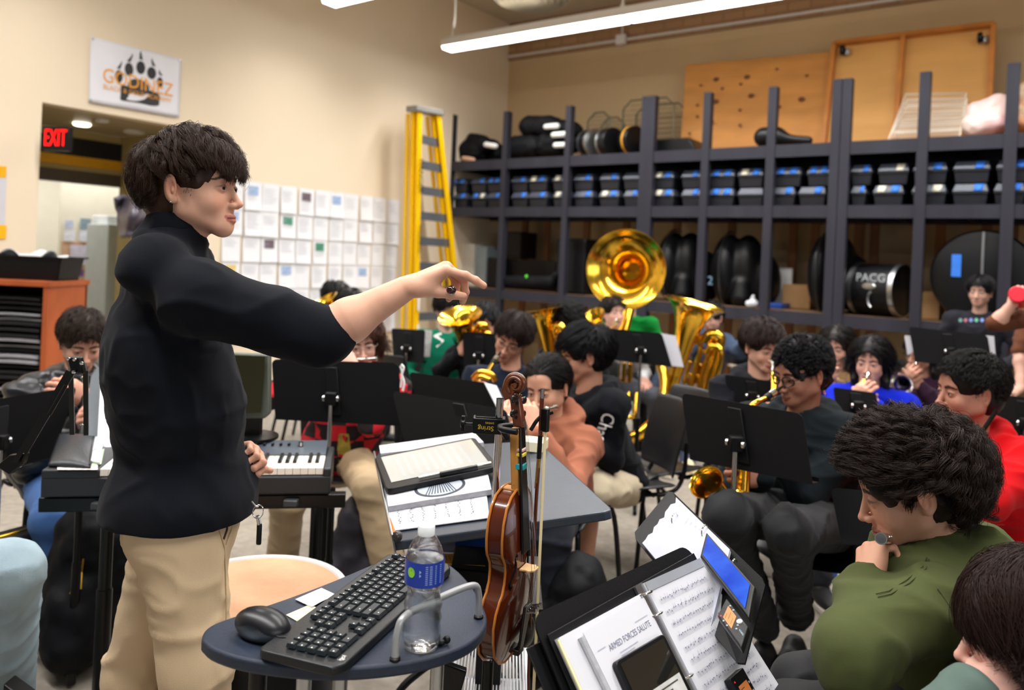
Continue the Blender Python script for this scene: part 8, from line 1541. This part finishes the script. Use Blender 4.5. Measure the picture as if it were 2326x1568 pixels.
mb = MB(); mb.prism([AQ(u_m - .012, .03, .008), AQ(u_m + .012, .028, .008), AQ(u_m + .012, .322, .008), AQ(u_m - .012, .322, .008)], en * .006); mb.build('spine_plate', m_steel, t, smooth=0)
for v in (.046, .085, .195, .3): mb = MB(); mb.tube([AQ(u_m - .018 * math.cos(a), v + .003 * math.sin(a), .012 + .02 * math.sin(a)) for a in np.linspace(0, math.pi, 12)], .0018 if v > .05 else .0024, 8); mb.build('ring', m_chrome, t)
# phone-like tablet and tuner on the binder
def slabA(name, label, cat, u0, v0, u1, v1, o0, th, m, rot=0.0, bevel=.003):
    c = AQ((u0 + u1) / 2, (v0 + v1) / 2, o0); du, dv = (u1 - u0) / 2, (v1 - v0) / 2; e1 = ea * math.cos(rot) + ed * math.sin(rot); e2 = -ea * math.sin(rot) + ed * math.cos(rot)
    t_ = thing(name, label, cat, tuple(c)); fn_ = lambda x, y, z=0.0: c + e1 * du * x + e2 * dv * y + en * z
    r_ = .12; o_ = [];
    for sx_, sy_, a0 in ((-1, -1, math.pi), (1, -1, 1.5 * math.pi), (1, 1, 0), (-1, 1, .5 * math.pi)):
        for a in np.linspace(a0, a0 + math.pi / 2, 4): rr__ = min(du, dv) * r_; o_.append(fn_(0, 0) + e1 * (sx_ * (du - rr__) + rr__ * math.cos(a)) + e2 * (sy_ * (dv - rr__) + rr__ * math.sin(a)))
    mb_ = MB(); mb_.prism(o_, en * th); mb_.build('case', m, t_, bevel=.0012); return t_, fn_
t, fn_ = slabA('tablet', 'tablet in a dark case lying on the title page of the binder', 'tablet', .10, .118, .245, .34, .0245, .012, m_black)
mb = MB(); mb.prism([fn_(-.88, -.94, .0122), fn_(.88, -.94, .0122), fn_(.88, .98, .0122), fn_(-.88, .98, .0122)], en * .0006); sc_ = mb.build('screen', mat('dark_screen', '#1c1b18', .06, var=.05, coat=.5), t, smooth=0)
mb = MB(); mb.poly([fn_(-.86, -.42, .0131), fn_(.86, -.42, .0131), fn_(.86, .96, .0131), fn_(-.86, .96, .0131)]); mb.build('page_view', mat('screen_page', '#9b9b97', .12, col2='#c9cac6', vscale=18), sc_, smooth=0)
mb = MB(); [mb.poly([fn_(x, y, .0134), fn_(x + w, y, .0134), fn_(x + w, y + .02, .0134), fn_(x, y + .02, .0134)]) for x, y, w in ((-.6, -.36, 1.3), (-.6, -.29, 1.0), (-.75, .12, 1.55))]; mb.build('print', mat('brown_print', '#3a342d', .6, var=.1), sc_, smooth=0)
def tuner(u0, v0, label, rot=.0, fq=None):
    t, g = (slabA('tuner', label, 'tuner', u0, v0, u0 + .052, v0 + .1, .021, .016, m_black, rot)) if fq is None else fq
    mb = MB(); mb.prism([g(-.6, -.62, .0162), g(.6, -.62, .0162), g(.6, .12, .0162), g(-.6, .12, .0162)], en * .0005); sc_ = mb.build('screen', mat('amber_screen', '#c9793f', .3, var=.15, vscale=80), t, smooth=0)
    mb = MB(); [mb.poly([g(x, y, .0168), g(x + w, y, .0168), g(x + w, y + .03, .0168), g(x, y + .03, .0168)]) for x, y, w in ((-.5, -.5, .5), (-.3, -.3, .7), (-.4, -.05, .6))]; mb.build('display_print', mat('brown_print', '#3a342d'), sc_, smooth=0)
    for x, y in ((-.78, -.5), (-.78, -.2), (.78, -.5), (.78, -.2), (-.2, .4), (.15, .4)): mb = MB(); c_ = g(x, y, .016); mb.lathe([(.0022, 0), (.0018, .0012), (0, .0015)], c_, en, 8); mb.build('button', mat('grey_button', '#9a9ea4', .4, var=.05), t)
    mb = MB(); mb.lathe([(.0055, 0), (.005, .002), (0, .0025)], g(.55, .42, .016), en, 16); mb.build('power_button', m_white, t); mb = MB(); mb.lathe([(.0015, 0), (0, .001)], g(-.7, -.8, .016), en, 8); mb.build('indicator', mat('red_led', '#ff2020', .4, emit=1.0), t)
    mb = MB(); text_mesh('KORG', .006, g(.0, .75, .0166), nrm(g(0, 1) - g(0, 0)), nrm(g(1, 0) - g(0, 0)), mb); mb.build('lettering', mat('pale_teal', '#a9d5d8', .5, var=.05), t, smooth=0)
tuner(.36, .235, 'black tuner with an amber screen at the bottom of the right page', rot=-.05)
# ---------------- second stand behind: folder, sheets, blue tablet ----------------
B0, B1, B2, B3 = P(1522, 1112, 2.0), P(1740, 1322, 1.50), P(1688, 1522, 1.38), P(1436, 1216, 1.86)
n2 = nrm(np.cross(B1 - B0, B3 - B0)); n2 = n2 if n2[2] > 0 else -n2
def BQ(u, v, o=0.0): return (B0 * (1 - u) + B1 * u) * (1 - v) + (B3 * (1 - u) + B2 * u) * v + n2 * o
t = thing('music_stand', 'music stand seen from its side behind the open binder', 'music stand', (BQ(.5, .5)[0], BQ(.5, .5)[1], 0), group='black music stands')
mb = MB(); mb.prism([BQ(.04, 0), BQ(.97, 0), BQ(1, .04), BQ(1, .93), BQ(.96, 1), BQ(.04, 1), BQ(0, .94), BQ(0, .05)], -n2 * .004); mb.build('desk', m_desk, t, smooth=0); q_ = BQ(.55, .5, -.02); mb = MB(); mb.tube([q_, (q_[0], q_[1], .12)], .0145, 12); mb.build('outer_tube', m_desk, t)
for i, a in enumerate((-.35, 1.7, 3.8)): mb = MB(); b = np.array([q_[0], q_[1], 0]); d = np.array([math.cos(a), math.sin(a), 0]); mb.tube(bez([b + UP * .17, b + d * .1 + UP * .14, b + d * .22 + UP * .06, b + d * .3 + UP * .02], 5), .0135, 8); mb.build('leg', m_desk, t)
rg = random.Random(2); tor = [BQ(.13 + .0 * i + (.03 if i % 2 else 0) * rg.random(), .06 + .92 * i / 12, .012) for i in range(13)]
mb = MB(); mb.prism([BQ(.72, .06, .012), *tor, BQ(.78, .98, .012)], -n2 * .008); sh_ = tag(mb.build('sheet_music', mat('cool_paper', '#b0b2c0', .7, var=.03, vscale=30), smooth=0), 'stack of white sheets with torn edges on the stand behind the binder', 'sheet music')
staff(qfn(BQ(.28, .1), BQ(.28, .9), BQ(.74, .9), BQ(.72, .1), n2 * .0145), 'notation', sh_, rows_=9, seed=21, m=mat('faint_print2', '#a9adbd'), lw=.002)
for u, v in ((.24, .34), (.50, .14), (.80, .2)): mb = MB(); c_ = BQ(u, v, .012); e_ = nrm(BQ(u, v + .1) - BQ(u, v)); mb.tube([c_ + e_ * .016 * math.cos(a) + n2 * .014 * math.sin(a) for a in np.linspace(-.2, math.pi, 10)], .0017, 6); mb.build('ring', m_chrome, sh_)
t = thing('tablet', 'tablet with a deep blue screen leaning on the rear stand', 'tablet', tuple(P(1640, 1300, 1.7)))
bt, nB_ = plane_fn(B0, B1, B3); TQ = [bt(1604, 1208, .03), bt(1714, 1332, .03), bt(1700, 1404, .026), bt(1590, 1264, .026)]; nT = n2
mb = MB(); mb.prism(TQ, -nT * .014); mb.build('case', m_black, t, bevel=.003); fT = qfn(*TQ, nT * .001); mb = MB(); mb.prism([fT(.05, .08), fT(.93, .1), fT(.93, .88), fT(.05, .86)], nT * .0006); mb.build('screen', mat('blue_screen', '#0f3398', .08, col2='#2f5cc0', vscale=9, emit=.2), t, smooth=0)
tA, tB, tC, tD = [bt(x, y, .014) for x, y in ((1636, 1416), (1656, 1374), (1706, 1440), (1690, 1490))]; fq = thing('tuner', 'black tuner with an amber screen on the rear stand', 'tuner', tuple(tA)); g = lambda x, y, z=0.0: (lerp(tA, tB, (x + 1) / 2) * (1 - (y + 1) / 2) + lerp(tD, tC, (x + 1) / 2) * (y + 1) / 2) + n2 * z
mb = MB(); mb.prism([g(-1, -1), g(1, -1), g(1, 1), g(-1, 1)], n2 * .016); mb.build('case', m_black, fq, bevel=.003); en_, en = en, n2; tuner(0, 0, '', fq=(fq, g)); en = en_
# ---------------- bags, cases and other floor things ----------------
def FP(x, y): p = PF(x, y, 0.0); return p
c = PF(195, 1500, 0.0); c = P(190, 1440, 2.75); c[2] = 0
blob('backpack', 'black backpack with gold zips on the floor behind the piano stand', 'backpack', [(c + (0, 0, .17), c + (.02, .05, .42), .155), (c + (.03, -.12, .12), c + (.03, -.10, .25), .09)], m_cloth, .014, .06, .012); bp = [o for o in COL.objects if o.name.startswith('backpack')][-1]
for px in ([(178, 1215), (170, 1260), (180, 1300), (160, 1350)], [(190, 1270), (186, 1300), (184, 1340)]): seam(bp, 'zip', mat('zip_gold', '#b08a3a', .4, .8, var=.1), px, .004)
mb = MB(); mb.tube(bez([c + (-.12, -.1, .45), c + (-.24, -.12, .3), c + (-.22, -.14, .1), c + (-.1, -.16, .06)], 6), .014, 8, sx=.4); mb.build('strap', m_cloth, bp)
c = P(800, 1275, 3.35); c[2] = 0; blob('backpack', 'grey purple backpack with a black top on the floor by the plaid shirt player', 'backpack', [(c + (-.05, 0, .13), c + (.1, .03, .13), .125), (c + (0, 0, .25), c + (.02, 0, .34), .09)], mat('purple_grey_nylon', '#2c2731', .7, var=.2, vscale=8, col2='#101014'), .014, .06, .014)
c = P(1290, 1310, 2.75); c[2] = 0; blob('backpack', 'slumped black backpack under the peach hoodie chair', 'backpack', [(c + (-.08, 0, .13), c + (.1, .05, .15), .13), (c + (0, 0, .25), c + (.04, 0, .36), .1)], m_cloth, .014, .06, .016)
c = P(48, 1290, 2.9); c[2] = 0; t = thing('instrument_case', 'black case with gold latches standing at the far left', 'case', tuple(c)); mb = MB(); mb.box(c + UP * .2, (.16, .3, .4), rotz(-.5)); mb.build('shell', m_black, t, bevel=.03)
mb = MB(); mb.box(c + UP * .2, (.018, .31, .41), rotz(-.5)); mb.build('edge_band', mat('gold_plate', '#c99a2a', .25, 1.0, var=.1), t, bevel=.004)
for z in (.3, .12): mb = MB(); mb.box(c + UP * z + rotz(-.5) @ np.array([0, -.155, 0]), (.035, .012, .04)); mb.build('latch', mat('gold_plate', '#c99a2a'), t, bevel=.003)
c = P(60, 1540, 2.0); mb = MB(); c[2] = 0; mb.prism([c + (-.06, -.02, 0), c + (.03, -.02, 0), c + (.0, 0, .30), c + (-.06, 0, .34)], (0, .05, 0)); tag(mb.build('floor_case', m_leg, bevel=.004), 'dark narrow case edge on the floor beside the pale jeans', 'case')
c = P(225, 1380, 2.85); mb = MB(); mb.lathe([(.05, 0), (.055, .02), (.055, .16), (.03, .19)], (c[0] + .12, c[1], .01), n=24); tag(mb.build('green_flask', mat('teal_plastic', '#2fae8c', .4, var=.05)), 'teal green flask in the gap beside the blue jeans', 'flask')
# small drum kit behind the tuba
c = P(1700, 800, 7.2); c[2] = 0; t = thing('drum_kit', 'black drum with chrome fittings in front of the shelf, right of the tuba', 'drum', tuple(c)); mb = MB(); mb.lathe([(.19, .62), (.19, .84)], c, n=32); mb.build('shell', m_black, t)
for z in (.62, .84): mb = MB(); mb.lathe([(.195, z - .012), (.2, z), (.195, z + .012)], c, n=32, cap=False); mb.build('hoop', m_chrome, t)
for i in range(8): a = i * .785; mb = MB(); mb.box(c + (.2 * math.cos(a), .2 * math.sin(a), .73), (.02, .02, .05)); mb.build('lug', m_chrome, t, bevel=.003)
for i in range(3): a = i * 2.1; mb = MB(); mb.tube([c + (.03 * math.cos(a), .03 * math.sin(a), .62), c + (.25 * math.cos(a), .25 * math.sin(a), .01)], .01, 8); mb.build('leg', m_chrome, t)
c = P(2280, 930, 5.2); mb = MB(); mb.box((c[0], c[1], .35), (.5, .35, .7)); tag(mb.build('blue_crate', mat('blue_crate', '#143a86', .45, var=.08), bevel=.02), 'dark blue crate behind the stand at the right edge', 'crate')
# white wire shelf rack low behind the violin
t = thing('wire_trolley', 'white wire trolley low behind the violin', 'trolley', (P(1110, 1530, 2.1)[0], 2.15, 0)); cx0, cx1 = P(1030, 1500, 2.1)[0], P(1200, 1500, 2.1)[0]; mw = mat('white_coated_wire', '#dfe0e4', .4, var=.03)
for z in (.34, .22, .1):
    mb = MB(); q = [(cx0, 1.95, z), (cx1, 1.95, z), (cx1, 2.35, z), (cx0, 2.35, z)]; mb.tube(q, .006, 6, closed=True)
    for i in range(1, 22): x = cx0 + (cx1 - cx0) * i / 22; mb.tube([(x, 1.95, z), (x, 2.35, z)], .0022, 4, caps=False)
    mb.build('wire_shelf', mw, t)
for x in (cx0, cx1):
    for y in (1.95, 2.35): mb = MB(); mb.tube([(x, y, .38), (x, y, .03)], .008, 8); mb.build('post', mw, t)
q = [P(1000, 1506, 1.62), P(1060, 1527, 1.58), P(1040, 1600, 1.58), P(990, 1585, 1.62)]; mb = MB(); mb.prism(q, (0, .02, 0)); tag(mb.build('black_folder', m_black, bevel=.003), 'black folder standing under the oval desk', 'folder')
# conductor's baton bulb, keys, pocket
h = P(1025, 659, 1.665); mb = MB(); mb.ball(h, (.011, .010, .010), 18); dv = nrm(h - (0, 0, CAMH)); mb.tube([h + dv * .005, h + dv * .05, h + dv * .36], [.007, .0022, .0012], 8); tag(mb.build('baton', mat('dark_cherry_wood', '#2a0e10', .15, coat=.6, var=.1)), 'dark wooden baton bulb gripped in the outstretched hand', 'baton')
t = thing('keyring', 'keyring with a black fob hanging from the khaki trousers', 'keys', tuple(P(588, 1180, 1.74))); c = P(586, 1163, 1.74); mb = MB(); mb.tube([c + (.012 * math.cos(a), .004 * math.sin(a), .014 * math.sin(a)) for a in np.linspace(0, 6.28, 24, endpoint=False)], .0011, 6, closed=True); mb.build('ring', m_chrome, t)
mb = MB(); a, b = P(585, 1172, 1.74), P(589, 1192, 1.74); mb.tube([a, b], .0045, 10); mb.build('metal_tip', m_chrome, t); mb = MB(); mb.box((P(587, 1190, 1.74) + P(590, 1237, 1.74)) / 2, (.012, .008, .05)); mb.build('fob', m_black, t, bevel=.004); mb = MB(); mb.tube([P(572, 1140, 1.74), P(580, 1150, 1.735), P(586, 1152, 1.74)], .002, 6); mb.build('clip', m_chrome, t)
tr = [o for o in COL.objects if o.parent == CON['t'] and o.name.startswith('trousers')][0]
dk = mat('pocket_shadow', '#3a3024', .9, var=.1); sm = mat('khaki_seam', '#a98e66', .9, var=.05)
seam(tr, 'pocket_opening', dk, [(513, 1160), (517, 1185), (515, 1205), (508, 1225)], .004, -.001)
seam(tr, 'seam', sm, [(490, 1165), (495, 1200), (503, 1225), (508, 1240), (511, 1300), (513, 1360), (513, 1420), (505, 1480)], .0012); seam(tr, 'seam', sm, [(522, 1158), (527, 1180), (524, 1205), (512, 1238)], .0012); seam(tr, 'seam', sm, [(281, 1165), (282, 1240)], .001)

# white shoes of the unseen legs near the floor at the right of the glasses player
